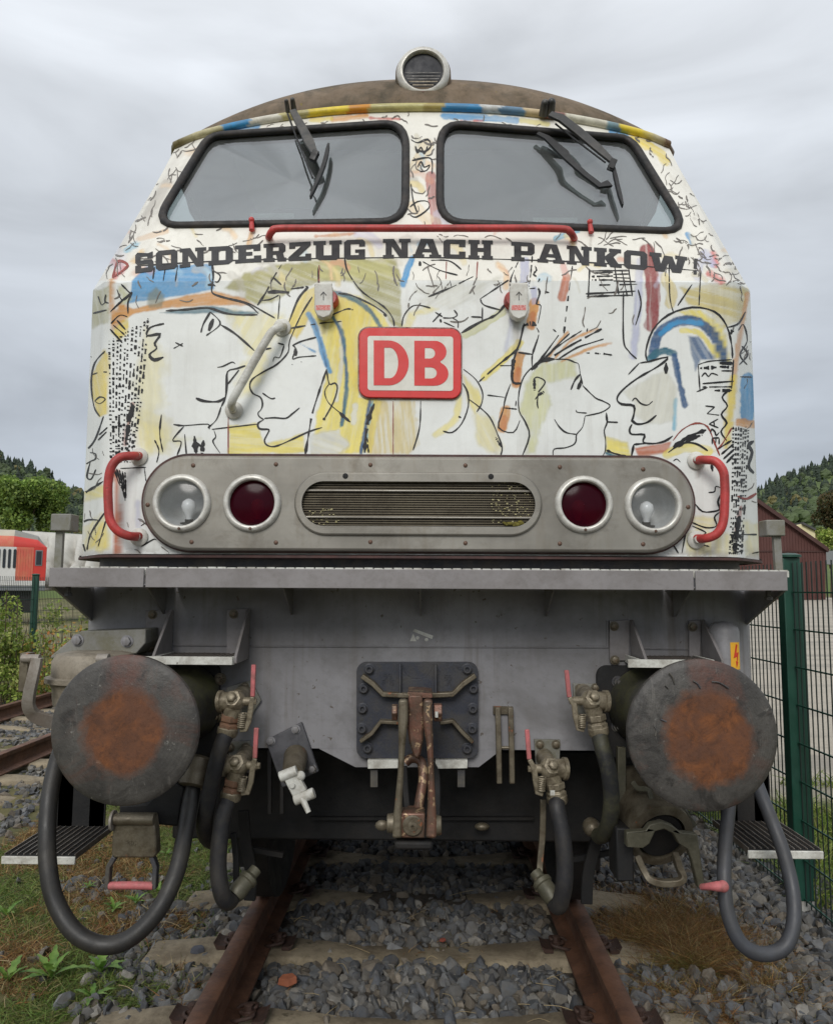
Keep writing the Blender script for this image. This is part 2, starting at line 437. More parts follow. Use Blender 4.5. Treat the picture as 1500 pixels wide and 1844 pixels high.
    def bar(s, path, wdt, thk, up):
        """flat bar along a path; thickness along up"""
        p = [Vector(x) for x in path]; m = len(p); up = Vector(up)
        ww = wdt if isinstance(wdt, (list, tuple)) else [wdt] * m
        vs = []
        for i in range(m):
            t = (p[min(i + 1, m - 1)] - p[max(i - 1, 0)]).normalized()
            q = t.cross(up).normalized(); w = q.cross(t).normalized()
            for a, b in ((-1, -1), (1, -1), (1, 1), (-1, 1)):
                vs.append(p[i] + q * (a * ww[i] / 2) + w * (b * thk / 2))
        fs = [(i * 4 + j, i * 4 + (j + 1) % 4, (i + 1) * 4 + (j + 1) % 4, (i + 1) * 4 + j) for i in range(m - 1) for j in range(4)]
        fs += [(3, 2, 1, 0), tuple(range((m - 1) * 4, m * 4))]
        return s.add(vs, fs)
    def ball(s, c, r, n=14, sc=(1, 1, 1)):
        c = Vector(c); vs = [c + Vector((0, 0, r * sc[2]))]; h = n // 2
        for i in range(1, h):
            for j in range(n):
                a, b = PI * i / h, 2 * PI * j / n
                vs.append(c + Vector((r * sc[0] * math.sin(a) * math.cos(b), r * sc[1] * math.sin(a) * math.sin(b), r * sc[2] * math.cos(a))))
        vs.append(c - Vector((0, 0, r * sc[2])))
        fs = [(0, 1 + j, 1 + (j + 1) % n) for j in range(n)]
        for i in range(h - 2):
            for j in range(n):
                fs.append((1 + i * n + j, 1 + (i + 1) * n + j, 1 + (i + 1) * n + (j + 1) % n, 1 + i * n + (j + 1) % n))
        b = 1 + (h - 2) * n
        fs += [(b + j, len(vs) - 1, b + (j + 1) % n) for j in range(n)]
        return s.add(vs, fs)
    def mesh(s, name, mat, smooth=None):
        me = bpy.data.meshes.new(name)
        me.from_pydata(s.v, [], s.f)
        me.validate()
        if mat: me.materials.append(mat)
        fix_normals(me)
        if smooth is not None:
            me.polygons.foreach_set('use_smooth', [True] * len(me.polygons))
            me.set_sharp_from_angle(angle=math.radians(smooth))
        return me
    def build(s, name, mat, parent=None, smooth=38, bevel=0.0, label=None):
        o = bpy.data.objects.new(name, s.mesh(name, mat, smooth))
        link(o, parent)
        if bevel:
            b = o.modifiers.new('bevel', 'BEVEL'); b.width = bevel; b.segments = 2
            b.limit_method = 'ANGLE'; b.angle_limit = math.radians(40)
        if label: o['label'] = label
        return o
import bmesh
def fix_normals(me):
    if len(me.polygons) > 60000: return
    bm = bmesh.new(); bm.from_mesh(me)
    bmesh.ops.recalc_face_normals(bm, faces=bm.faces)
    bm.to_mesh(me); bm.free()
ROOTLOC = {}
def link(o, parent=None):
    COL.objects.link(o)
    if parent is not None:
        o.parent = parent
        if parent.name in ROOTLOC:
            o.matrix_parent_inverse = Matrix.Translation(ROOTLOC[parent.name]).inverted()
    return o
def thing(name, label, cat, loc, group=None):
    o = bpy.data.objects.new(name, None)
    o.empty_display_size = 0.2
    COL.objects.link(o)
    o.location = loc
    ROOTLOC[o.name] = Vector(loc)
    tag(o, label, cat, group)
    return o
def tag(o, label=None, cat=None, group=None, kind=None):
    if label: o['label'] = label
    if cat: o['category'] = cat
    if group: o['group'] = group
    if kind: o['kind'] = kind
    return o
def grid_mesh(name, V, mat, colors=None, keep=None, smooth=20):
    """V: rows x cols x 3 numpy"""
    R_, C_ = V.shape[:2]
    idx = np.arange(R_ * C_).reshape(R_, C_)
    q = np.stack([idx[:-1, :-1], idx[:-1, 1:], idx[1:, 1:], idx[1:, :-1]], -1).reshape(-1, 4)
    if keep is not None:
        q = q[keep.reshape(-1)]
    me = bpy.data.meshes.new(name)
    me.vertices.add(R_ * C_)
    me.vertices.foreach_set('co', V.reshape(-1).astype(np.float32))
    me.loops.add(len(q) * 4)
    me.loops.foreach_set('vertex_index', q.reshape(-1).astype(np.int32))
    me.polygons.add(len(q))
    me.polygons.foreach_set('loop_start', np.arange(0, len(q) * 4, 4, dtype=np.int32))
    me.update(calc_edges=True)
    if colors is not None:
        a = me.color_attributes.new('art', 'FLOAT_COLOR', 'POINT')
        a.data.foreach_set('color', np.concatenate([colors.reshape(-1, 3), np.ones((R_ * C_, 1))], 1).reshape(-1).astype(np.float32))
    if mat: me.materials.append(mat)
    if smooth is not None:
        me.polygons.foreach_set('use_smooth', [True] * len(me.polygons))
        me.set_sharp_from_angle(angle=math.radians(smooth))
    return me
_h = lambda i, j, s: np.modf(np.abs(np.sin(i * 127.1 + j * 311.7 + s * 74.7) * 43758.5453))[0]
def vnoise(x, y, seed=0.0):
    xi, yi = np.floor(x), np.floor(y)
    fx, fy = x - xi, y - yi
    fx, fy = fx * fx * (3 - 2 * fx), fy * fy * (3 - 2 * fy)
    return (_h(xi, yi, seed) * (1 - fx) + _h(xi + 1, yi, seed) * fx) * (1 - fy) + (_h(xi, yi + 1, seed) * (1 - fx) + _h(xi + 1, yi + 1, seed) * fx) * fy
def fbm(x, y, seed=0.0, o=4):
    t, a, s = 0, 0.5, 0
    for k in range(o):
        t = t + a * vnoise(x * 2 ** k, y * 2 ** k, seed + k * 3.1); s += a; a *= 0.5
    return t / s
# ================================================================== LOCOMOTIVE
LOCO = thing('locomotive', 'large diesel locomotive with white cab covered in line-drawn faces and lettering, seen head-on', 'locomotive', (0, 3.1, 0))

# ------------------------------------------------------------------ cab shell (front and sides as one surface)
def half_outline(yc, bow, K, S, backs):
    """right-hand plan outline, centre to back: list of (x, Y)"""
    kx, ky = K; sx, sy = S
    d = 0.09
    out = []
    x_end = kx - d
    for i in range(290):
        x = x_end * i / 289
        out.append((x, yc + bow * (x / kx) ** 2))
    p0 = Vector((x_end, yc + bow * (x_end / kx) ** 2)); p1 = Vector(K)
    dirn = (Vector(S) - p1).normalized()
    p2 = p1 + dirn * d
    for i in range(1, 10):
        t = i / 9
        q = p0 * (1 - t) ** 2 + p1 * (2 * t * (1 - t)) + p2 * t * t
        out.append((q.x, q.y))
    e = Vector(S) - dirn * 0.08
    for i in range(1, 31):
        q = p2.lerp(e, i / 30); out.append((q.x, q.y))
    b0 = Vector(backs[0])
    d2 = (b0 - Vector(S)).normalized()
    f = Vector(S) + d2 * 0.08
    for i in range(1, 8):
        t = i / 7
        q = e * (1 - t) ** 2 + Vector(S) * (2 * t * (1 - t)) + f * t * t
        out.append((q.x, q.y))
    for i in range(1, 31):
        q = f.lerp(b0, i / 30); out.append((q.x, q.y))
    for b in backs[1:]:
        for i in range(1, 7):
            q = b0.lerp(Vector(b), i / 6); out.append((q.x, q.y))
        b0 = Vector(b)
    return np.array(out)
hB = half_outline(3.10, 0.03, (1.265, 3.13), (1.512, 3.47), [(1.53, 5.2), (1.53, 19.0)])
hC = half_outline(3.10, 0.03, (1.295, 3.135), (1.514, 3.47), [(1.53, 5.2), (1.53, 19.0)])
hG = half_outline(3.555, 0.13, (1.16, 3.685), (1.262, 3.75), [(1.375, 5.2), (1.375, 19.0)])
NCOL = len(hB)
def with_z(h, z):
    h3 = np.concatenate([h, np.asarray(z).reshape(-1, 1)], 1)
    m = h3[1:][::-1].copy(); m[:, 0] *= -1
    return np.concatenate([m, h3], 0)
ramp = np.clip((hC[:, 0] - 1.25) / 0.26, 0, 1)
cB = with_z(hB, np.full(NCOL, 1.625))
cC = with_z(hC, 2.752 + 0.093 * ramp)
gz = 3.785 - 0.085 * np.clip(hG[:, 0] / 1.2, 0, 1) ** 2.4
cG = with_z(hG, gz)
RL, RU = 240, 200
tl = np.linspace(0, 1, RL)[:, None, None]
tu = np.linspace(0, 1, RU)[1:, None, None]
CAB = np.concatenate([cB[None] * (1 - tl) + cC[None] * tl, cC[None] * (1 - tu) + cG[None] * tu], 0)
# shallow dents and waves of old sheet metal
_w = fbm(CAB[..., 0] * 2.2 + 9, CAB[..., 2] * 2.2, 3) - 0.5
CAB[..., 1] += 0.006 * _w * (np.abs(CAB[..., 0]) < 1.3)
CR, CC = CAB.shape[:2]
FU, FV = survey(CAB.reshape(-1, 3))
_idx = np.arange(CR * CC).reshape(CR, CC)
_q = np.stack([_idx[:-1, :-1], _idx[:-1, 1:], _idx[1:, 1:], _idx[1:, :-1]], -1).reshape(-1, 4)
BVH = BVHTree.FromPolygons([Vector(x) for x in CAB.reshape(-1, 3)], _q.tolist())
CAMLOC = Vector((CX, 0, CH))
def SP(px, py, off=0.0):
    """point on the cab skin, off metres proud of it"""
    d = (P(px, py, 3.0) - CAMLOC).normalized()
    loc, nor, i, dist = BVH.ray_cast(CAMLOC, d, 30)
    if loc is None or loc.y > 4.6:
        return None
    if nor.dot(d) > 0: nor = -nor
    return loc + d * (off / d.dot(nor))

# windows as rounded polygons in survey units
def rounded(poly, rad, n=10):
    out = []
    L = len(poly)
    for i in range(L):
        a, b, c = Vector(poly[i - 1]), Vector(poly[i]), Vector(poly[(i + 1) % L])
        u, w = (a - b).normalized(), (c - b).normalized()
        ang = u.angle(w); d = rad[i] / math.tan(ang / 2)
        p0, p2 = b + u * d, b + w * d
        for j in range(n + 1):
            t = j / n
            out.append(p0 * (1 - t) ** 2 + b * (2 * t * (1 - t)) + p2 * t * t)
    return [(p.x, p.y) for p in out]
WIN_L = rounded([(276, 406), (730, 398), (731, 219), (376, 243)], [26, 46, 40, 44])
WIN_R = rounded([(792, 399), (1240, 417), (1136, 248), (793, 220)], [46, 26, 44, 38])
def inside(poly, u, v):
    r = np.zeros(u.shape, bool)
    L = len(poly)
    for i in range(L):
        x1, y1 = poly[i - 1]; x2, y2 = poly[i]
        c = (y1 > v) != (y2 > v)
        r ^= c & (u < (x2 - x1) * (v - y1) / (y2 - y1 + 1e-12) + x1)
    return r
def segdist(u, v, a, b):
    ax, ay = a; bx, by = b
    dx, dy = bx - ax, by - ay
    t = np.clip(((u - ax) * dx + (v - ay) * dy) / (dx * dx + dy * dy + 1e-9), 0, 1)
    return np.hypot(u - ax - t * dx, v - ay - t * dy)

# ------------------------------------------------------------------ the painted livery
ART = np.empty((CR * CC, 3))
ART[:] = srgb(232, 234, 231)
up_ = FV < 505
ART[up_] = srgb(234, 231, 221)
_fb = fbm(FU / 60, FV / 60, 5)[:, None]
ART *= 0.95 + 0.1 * _fb
_s1 = vnoise(FU / 5.0, FV / 90.0, 2)[:, None]; _fine = vnoise(FU / 2.6, FV / 2.6, 8)
def lay(mask, col):
    ART[:] = ART * (1 - mask[:, None]) + np.array(col) * mask[:, None]
def patch(poly, col, alpha=0.9, soft=4.0, rag=6.0, ang=60, streak=0.45, seed=1):
    poly = [(float(a), float(b)) for a, b in poly]
    xs = [p[0] for p in poly]; ys = [p[1] for p in poly]
    sel = np.nonzero((FU > min(xs) - 12) & (FU < max(xs) + 12) & (FV > min(ys) - 12) & (FV < max(ys) + 12))[0]
    u, v = FU[sel], FV[sel]
    d = np.full(u.shape, 1e9)
    for i in range(len(poly)):
        d = np.minimum(d, segdist(u, v, poly[i - 1], poly[i]))
    d = np.where(inside(poly, u, v), d, -d)
    d = d + (fbm(u / 14, v / 14, seed) - 0.5) * 2 * rag
    m = np.clip(d / soft + 0.5, 0, 1)
    brush(sel, u, v, m * alpha, col, ang, streak, seed)
def brush(sel, u, v, m, col, ang, streak, seed):
    if len(sel) == 0: return
    a = math.radians(ang)
    along, across = u * math.cos(a) + v * math.sin(a), -u * math.sin(a) + v * math.cos(a)
    s = fbm(along / 70, across / 4.5, seed + 20, 3)
    tone = 0.82 + 0.36 * fbm(along / 40, across / 7, seed + 40, 3)
    tone = tone * (1 - 0.22 * np.clip(1 - np.abs(m / (m.max() + 1e-9) - 0.55) / 0.4, 0, 1))       # pigment gathers at the edge of a wash
    m = m * np.clip(1 - streak * 0.8 * np.clip((0.54 - s) * 5, 0, 1), 0, 1) * (0.9 + 0.1 * _fine[sel])
    c = np.array(col)[None] * tone[:, None]
    ART[sel] = ART[sel] * (1 - m[:, None]) + c * m[:, None]
def swash(pts, w, col, alpha=0.92, streak=0.35, seed=1, soft=2.5):
    pts = [tuple(p)[:2] for p in spline([(a, b, 0) for a, b in pts], 5)]
    xs = [p[0] for p in pts]; ys = [p[1] for p in pts]
    sel = np.nonzero((FU > min(xs) - w) & (FU < max(xs) + w) & (FV > min(ys) - w) & (FV < max(ys) + w))[0]
    u, v = FU[sel], FV[sel]
    d = np.full(u.shape, 1e9)
    for i in range(len(pts) - 1):
        d = np.minimum(d, segdist(u, v, pts[i], pts[i + 1]))
    m = np.clip((w / 2 - d + (fbm(u / 9, v / 9, seed) - 0.5) * 5) / soft, 0, 1)
    a = math.degrees(math.atan2(pts[-1][1] - pts[0][1], pts[-1][0] - pts[0][0]))
    brush(sel, u, v, m * alpha, col, a, streak, seed)
YEL, YEL2, OLI, OCH = srgb(232, 214, 88), srgb(228, 202, 56), srgb(152, 146, 64), srgb(206, 138, 36)
BLU, DBL, TEA, LBL = srgb(52, 142, 196), srgb(16, 76, 126), srgb(22, 100, 122), srgb(104, 178, 206)
BRN, RED, RUS, LIL = srgb(142, 52, 30), srgb(140, 24, 30), srgb(186, 88, 34), srgb(170, 174, 208)
PAL, GRN = srgb(224, 212, 140), srgb(200, 200, 138)
# soft tints of the faces
patch([(262, 590), (300, 640), (290, 740), (330, 800), (270, 815), (240, 700)], PAL, 0.55, 22, 12, 80, 0.2, 2)
patch([(235, 735), (300, 770), (300, 815), (250, 818)], YEL, 0.45, 20, 12, 80, 0.4, 3)
patch([(410, 560), (510, 560), (470, 690), (420, 720), (445, 640)], YEL, 0.5, 14, 12, 120, 0.5, 4)
# cap
patch([(232, 545), (238, 505), (262, 480), (384, 474), (386, 520), (330, 531), (270, 540)], BLU, 0.95, 3, 2, 2, 0.15, 5)
patch([(199, 574), (215, 545), (240, 556), (330, 533), (386, 523), (440, 536), (460, 550), (400, 549), (310, 553), (240, 565), (203, 595)], OCH, 0.95, 3, 2, -8, 0.25, 6)
patch([(288, 563), (330, 556), (382, 550), (430, 560), (466, 562), (440, 569), (390, 563), (340, 565)], TEA, 0.95, 3, 1.5, 0, 0.2, 7)
patch([(200, 600), (230, 570), (232, 600), (215, 612)], YEL2, 0.9, 3, 3, 60, 0.3, 8)
patch([(213, 520), (220, 508), (238, 540), (222, 548)], srgb(190, 190, 140), 0.8, 4, 3, 60, 0.3, 9)
swash([(201, 505), (200, 540), (204, 580)], 10, OCH, 0.9, 0.3, 10)
swash([(202, 470), (222, 480), (208, 497)], 14, srgb(204, 78, 74), 0.9, 0.1, 11)
patch([(264, 530), (282, 514), (298, 530), (292, 555), (270, 552)], srgb(112, 118, 96), 0.75, 5, 5, 30, 0.2, 12)
# left strip
patch([(165, 525), (196, 515), (196, 582), (166, 590)], OLI, 0.7, 5, 5, 80, 0.4, 13)
patch([(163, 680), (188, 628), (196, 640), (193, 745), (178, 752), (164, 715)], YEL2, 0.85, 4, 3, 80, 0.3, 14)
patch([(150, 885), (190, 872), (192, 895), (152, 902)], YEL, 0.7, 6, 4, 20, 0.4, 15)
patch([(150, 950), (190, 925), (196, 990), (152, 990)], YEL, 0.6, 8, 8, 110, 0.6, 16)
patch([(160, 985), (190, 930), (195, 990)], YEL2, 0.6, 6, 6, 110, 0.5, 17)
swash([(239, 728), (232, 760), (226, 800)], 8, BRN, 0.9, 0.3, 18)
swash([(208, 850), (211, 920), (212, 995)], 13, RUS, 0.95, 0.25, 19)
swash([(248, 905), (250, 960)], 16, LIL, 0.5, 0.4, 20, 6)
swash([(362, 790), (300, 795), (292, 815)], 12, GRN, 0.3, 0.4, 21, 6)
# olive headdress
patch([(405, 519), (440, 492), (500, 476), (600, 466), (715, 466), (722, 500), (724, 592), (706, 585), (690, 560), (655, 535), (632, 505), (575, 508), (530, 520), (490, 545), (465, 549), (440, 540), (442, 525)], OLI, 0.88, 5, 4, 20, 0.4, 22)
patch([(560, 470), (700, 464), (716, 500), (640, 505), (580, 500)], srgb(196, 192, 128), 0.5, 14, 10, 20, 0.5, 23)
# woman: hair and ground
patch([(520, 575), (548, 525), (575, 512), (590, 520), (575, 560), (556, 572), (535, 610), (522, 600)], YEL2, 0.9, 4, 4, 110, 0.3, 24)
patch([(560, 560), (600, 522), (650, 535), (690, 565), (705, 590), (650, 592), (646, 715), (690, 720), (668, 816), (560, 818), (572, 740), (590, 660), (578, 600)], YEL, 0.92, 5, 4, 100, 0.25, 25)
patch([(600, 530), (680, 555), (640, 600), (640, 700), (600, 640)], YEL2, 0.6, 12, 10, 80, 0.4, 26)
patch([(558, 786), (610, 772), (628, 800), (616, 818), (560, 818)], srgb(216, 217, 212), 0.95, 6, 6, 20, 0.2, 27)
swash([(612, 580), (616, 640), (606, 720)], 11, srgb(216, 217, 212), 0.85, 0.3, 28)
swash([(640, 730), (636, 760)], 13, srgb(216, 217, 212), 0.85, 0.2, 29)
patch([(412, 768), (460, 762), (478, 800), (545, 782), (552, 816), (412, 818)], YEL, 0.9, 4, 4, 4, 0.35, 30)
patch([(672, 722), (708, 720), (748, 722), (752, 800), (735, 818), (660, 818)], srgb(208, 186, 104), 0.75, 5, 5, 85, 0.75, 31)
swash([(600, 527), (640, 540), (668, 562), (686, 590)], 10, TEA, 1.0, 0.12, 32)
swash([(606, 524), (650, 540), (680, 575)], 4, DBL, 1.0, 0.12, 33)
swash([(556, 566), (572, 600), (585, 645), (594, 668)], 13, BLU, 1.0, 0.12, 34)
swash([(560, 566), (576, 610), (588, 660)], 5, DBL, 1.0, 0.12, 35)
swash([(600, 572), (616, 600), (622, 650), (624, 700), (616, 765)], 9, TEA, 1.0, 0.12, 36)
swash([(602, 575), (619, 620), (624, 690), (614, 760)], 4, DBL, 1.0, 0.12, 37)
swash([(666, 722), (658, 770), (650, 816)], 9, DBL, 1.0, 0.12, 38)
swash([(671, 722), (664, 770), (656, 816)], 5, LBL, 0.9, 0.3, 39)
swash([(540, 618), (568, 634)], 5, BLU, 1.0, 0.12, 40)
# middle
swash([(742, 465), (732, 490), (726, 512)], 13, BLU, 1.0, 0.12, 41)
patch([(725, 590), (735, 560), (770, 550), (790, 556), (750, 570), (738, 592)], YEL, 0.6, 6, 4, 40, 0.4, 42)
patch([(750, 520), (790, 510), (850, 505), (900, 500), (850, 540), (800, 555), (760, 540)], srgb(196, 194, 178), 0.55, 14, 12, 150, 0.5, 43)
swash([(838, 602), (870, 585), (905, 560)], 16, GRN, 0.85, 0.3, 44)
swash([(872, 678), (905, 650), (935, 618)], 17, YEL, 0.85, 0.35, 45)
swash([(922, 575), (918, 605), (912, 630)], 16, LIL, 0.5, 0.5, 46, 6)
patch([(832, 672), (860, 700), (868, 725), (855, 745), (840, 718)], YEL, 0.75, 5, 4, 70, 0.4, 47)
swash([(826, 715), (820, 755), (785, 782)], 16, YEL, 0.65, 0.4, 48, 4)
patch([(850, 735), (885, 755), (904, 808), (900, 820), (860, 800)], PAL, 0.7, 10, 8, 60, 0.5, 49)
# column of painted stubs
for a, b, c in (((962, 545), (957, 586), 19), ((936, 640), (929, 690), 19), ((911, 738), (905, 770), 20)):
    swash([a, b], c, OCH, 0.95, 0.15, 50 + c); swash([(a[0] - 3, (a[1] + b[1]) / 2), b], c - 6, RUS, 0.6, 0.3, 51)
swash([(1020, 500), (1012, 535)], 18, RUS, 0.9, 0.2, 52)
swash([(1015, 478), (1018, 492)], 14, srgb(216, 170, 160), 0.8, 0.2, 53)
swash([(945, 470), (944, 510)], 18, LIL, 0.7, 0.3, 54)
swash([(962, 520), (962, 542)], 14, LIL, 0.7, 0.3, 55)
# third face
patch([(945, 690), (975, 652), (1035, 648), (1042, 680), (985, 690), (990, 730), (975, 770), (962, 815), (948, 818), (958, 780), (938, 740)], GRN, 0.75, 8, 6, 90, 0.35, 56)
for q in ([(1000, 645), (1030, 612), (1075, 592)], [(1012, 650), (1060, 628), (1100, 618)], [(985, 650), (1000, 625), (1022, 598)]):
    swash(q, 7, OCH, 0.85, 0.35, 57)
patch([(1090, 786), (1130, 796), (1138, 826), (1092, 812)], YEL, 0.9, 5, 3, 10, 0.3, 58)
swash([(1092, 816), (1112, 824)], 8, TEA, 1.0, 0.12, 59)
# red drip, lilac smears
swash([(1165, 450), (1174, 500), (1176, 560), (1171, 585)], 27, RED, 0.95, 0.45, 60)
swash([(1152, 470), (1148, 560), (1140, 640)], 18, LIL, 0.75, 0.5, 61, 5)
swash([(1262, 470), (1255, 500)], 18, LIL, 0.6, 0.4, 62, 5)
swash([(1196, 500), (1210, 525), (1206, 545)], 22, srgb(214, 196, 130), 0.8, 0.5, 63)
# striped hat and blue hair of the fourth face
patch([(1222, 560), (1262, 556), (1302, 590), (1316, 650), (1298, 655), (1285, 610), (1256, 582)], YEL, 0.9, 5, 4, 50, 0.3, 64)
swash([(1176, 640), (1184, 604), (1212, 582), (1250, 577), (1284, 602), (1302, 645)], 20, DBL, 1.0, 0.12, 65)
swash([(1190, 600), (1220, 580), (1262, 582)], 12, BLU, 1.0, 0.12, 66)
swash([(1228, 595), (1262, 602), (1290, 640)], 12, YEL, 0.85, 0.3, 67)
patch([(1238, 604), (1258, 606), (1285, 640), (1285, 648), (1262, 648), (1252, 668), (1246, 640)], DBL, 0.92, 4, 3, 60, 0.3, 68)
swash([(1170, 646), (1190, 632), (1214, 636)], 15, TEA, 1.0, 0.12, 69)
swash([(1214, 640), (1224, 690), (1233, 730)], 13, DBL, 1.0, 0.12, 70)
swash([(1216, 720), (1214, 772)], 11, LBL, 0.8, 0.4, 71)
patch([(1120, 705), (1200, 665), (1218, 700), (1212, 760), (1165, 765), (1140, 745), (1142, 725)], srgb(208, 206, 190), 0.75, 6, 4, 100, 0.3, 72)
# right-hand yellows
patch([(1228, 518), (1300, 512), (1346, 520), (1340, 575), (1305, 588), (1270, 555), (1240, 545)], srgb(206, 188, 104), 0.85, 6, 8, 15, 0.6, 73)
swash([(1346, 530), (1330, 620), (1320, 690)], 12, OCH, 0.75, 0.4, 74)
swash([(1322, 680), (1312, 760), (1308, 800)], 17, YEL2, 0.85, 0.4, 75)
swash([(1346, 684), (1346, 748)], 28, BLU, 1.0, 0.12, 76)
swash([(1330, 760), (1362, 765)], 17, OCH, 0.9, 0.3, 77)
patch([(1142, 806), (1208, 796), (1200, 816), (1150, 824)], RUS, 0.95, 3, 2, -5, 0.25, 78)
swash([(1202, 818), (1236, 806), (1276, 812)], 20, YEL, 0.8, 0.35, 79)
patch([(1240, 930), (1290, 930), (1290, 950), (1255, 955)], YEL, 0.5, 8, 6, 10, 0.5, 80)
patch([(1235, 960), (1320, 958), (1322, 998), (1232, 998)], YEL, 0.5, 8, 8, 90, 0.7, 81)
swash([(1334, 915), (1326, 960)], 9, BRN, 0.85, 0.3, 82)
patch([(1340, 940), (1370, 940), (1370, 998), (1345, 998)], PAL, 0.6, 8, 8, 80, 0.4, 83)
# above the crease
for q, w_, c_ in (([(400, 240), (430, 228), (462, 224)], 15, BLU), ([(600, 214), (660, 208)], 12, OCH), ([(560, 216), (596, 213)], 11, YEL2),
                 ([(800, 208), (880, 212), (930, 216)], 14, BLU), ([(940, 216), (985, 222)], 12, PAL), ([(1140, 252), (1180, 268), (1200, 290)], 18, YEL2),
                 ([(1100, 235), (1128, 244)], 12, BLU), ([(668, 212), (720, 214)], 8, srgb(190, 74, 66)), ([(830, 216), (870, 217)], 5, srgb(190, 74, 66)),
                 ([(775, 316), (780, 360), (786, 402)], 20, srgb(166, 70, 68)), ([(752, 300), (765, 296)], 7, BLU), ([(300, 330), (282, 360), (262, 390)], 20, srgb(176, 170, 160)),
                 ([(250, 430), (300, 415)], 12, srgb(226, 190, 150)), ([(228, 450), (244, 440)], 14, LBL), ([(240, 470), (256, 452)], 12, srgb(226, 190, 130)),
                 ([(570, 425), (640, 420)], 8, srgb(200, 140, 100)), ([(1000, 430), (1040, 415)], 12, LBL), ([(1236, 420), (1245, 440)], 8, BLU),
                 ([(1284, 455), (1290, 478)], 12, srgb(210, 70, 66)), ([(1278, 492), (1300, 506)], 15, srgb(210, 70, 66)), ([(455, 415), (448, 440)], 12, srgb(214, 168, 112)),
                 ([(1268, 455), (1282, 475)], 16, LIL), ([(770, 260), (748, 300)], 26, srgb(222, 206, 172)), ([(745, 370), (770, 395)], 24, srgb(228, 210, 178))):
    swash(q, w_, c_, 0.85, 0.35, len(q) + w_)
_rs = random.Random(5)
_tint = [srgb(232, 196, 150), srgb(206, 204, 222), srgb(170, 204, 222), srgb(226, 206, 140), srgb(214, 150, 120), srgb(204, 196, 170), srgb(190, 186, 176)]
for _i in range(70):                                   # pale washes over the whole upper part
    _x, _y = (_rs.uniform(180, 1330), _rs.uniform(408, 500)) if _i < 40 else ((_rs.uniform(735, 790), _rs.uniform(215, 400)) if _i < 48 else ((_rs.uniform(200, 370), _rs.uniform(260, 480)) if _i < 59 else (_rs.uniform(1140, 1320), _rs.uniform(260, 480))))
    _a = _rs.uniform(-0.6, 1.2); _L = _rs.uniform(14, 44)
    swash([(_x, _y), (_x + _L * 0.5 * math.cos(_a), _y + _L * 0.5 * math.sin(_a)), (_x + _L * math.cos(_a + 0.4), _y + _L * math.sin(_a + 0.4))], _rs.uniform(6, 18), _tint[_i % 7], _rs.uniform(0.45, 0.85), 0.4, _i, 4)
patch([(318, 262), (372, 240), (292, 400), (250, 470), (176, 506)], srgb(196, 192, 184), 0.45, 30, 16, 120, 0.7, 90)
# soot and rust below fixings
for x, y, L_, w_ in ((455, 408, 30, 7), (1063, 412, 30, 7), (411, 745, 72, 4), (930, 575, 60, 18), (583, 572, 26, 12), (250, 830, 20, 14), (250, 970, 22, 14), (1255, 836, 22, 14), (1255, 975, 20, 14), (1120, 525, 40, 4), (573, 470, 40, 2)):
    swash([(x, y), (x + 1, y + L_ / 2), (x, y + L_)], w_, srgb(122, 104, 88), 0.45, 0.5, x % 17, 5)
# grime along the very bottom edge and the outer edges of the skin
_g = np.clip(1 - (FV.max() * 0 + 1000 - FV) / 16, 0, 1) * (fbm(FU / 20, FV / 6, 4) > 0.42)
lay(0.4 * _g, srgb(120, 108, 92))
ART[:] = np.clip(ART, 0.005, 0.9)

keep = np.ones((CR - 1, CC - 1), bool)
_fu = FU.reshape(CR, CC); _fv = FV.reshape(CR, CC)
fcu = (_fu[:-1, :-1] + _fu[1:, 1:]) / 2; fcv = (_fv[:-1, :-1] + _fv[1:, 1:]) / 2
fcy = CAB[:-1, :-1, 1]; fcz = CAB[:-1, :-1, 2]; fcx = CAB[:-1, :-1, 0]
front = fcy < 3.8
for lx_, ly_ in ((328, 906), (454.5, 906), (1051, 908.5), (1176, 911)):
    keep &= ~((np.hypot(fcu - lx_, fcv - ly_) < 47) & front)
keep &= ~((fcu > 548) & (fcu < 960) & (fcv > 868) & (fcv < 946) & front)
for wpoly in (WIN_L, WIN_R):
    keep &= ~(inside(wpoly, fcu, fcv) & front)
keep &= ~((fcy > 3.88) & (fcy < 4.75) & (fcz > 2.98) & (fcz < 3.64))       # side windows of the cab
M['livery'] = wmat('painted_livery', (1, 1, 1), 0.4, 0, 0.04, 3.0, srgb(160, 156, 142), 0.10, 5.0, srgb(132, 120, 102), 0.22, 0.05, 60, None, 25, 0.62, 'art')
cab_me = grid_mesh('cab_shell', CAB, M['livery'], ART.reshape(CR, CC, 3), keep, 14)
cab_shell = link(bpy.data.objects.new('cab_shell', cab_me), LOCO)
cab_shell['label'] = 'white cab skin painted with sketchy profile faces in yellow and blue'

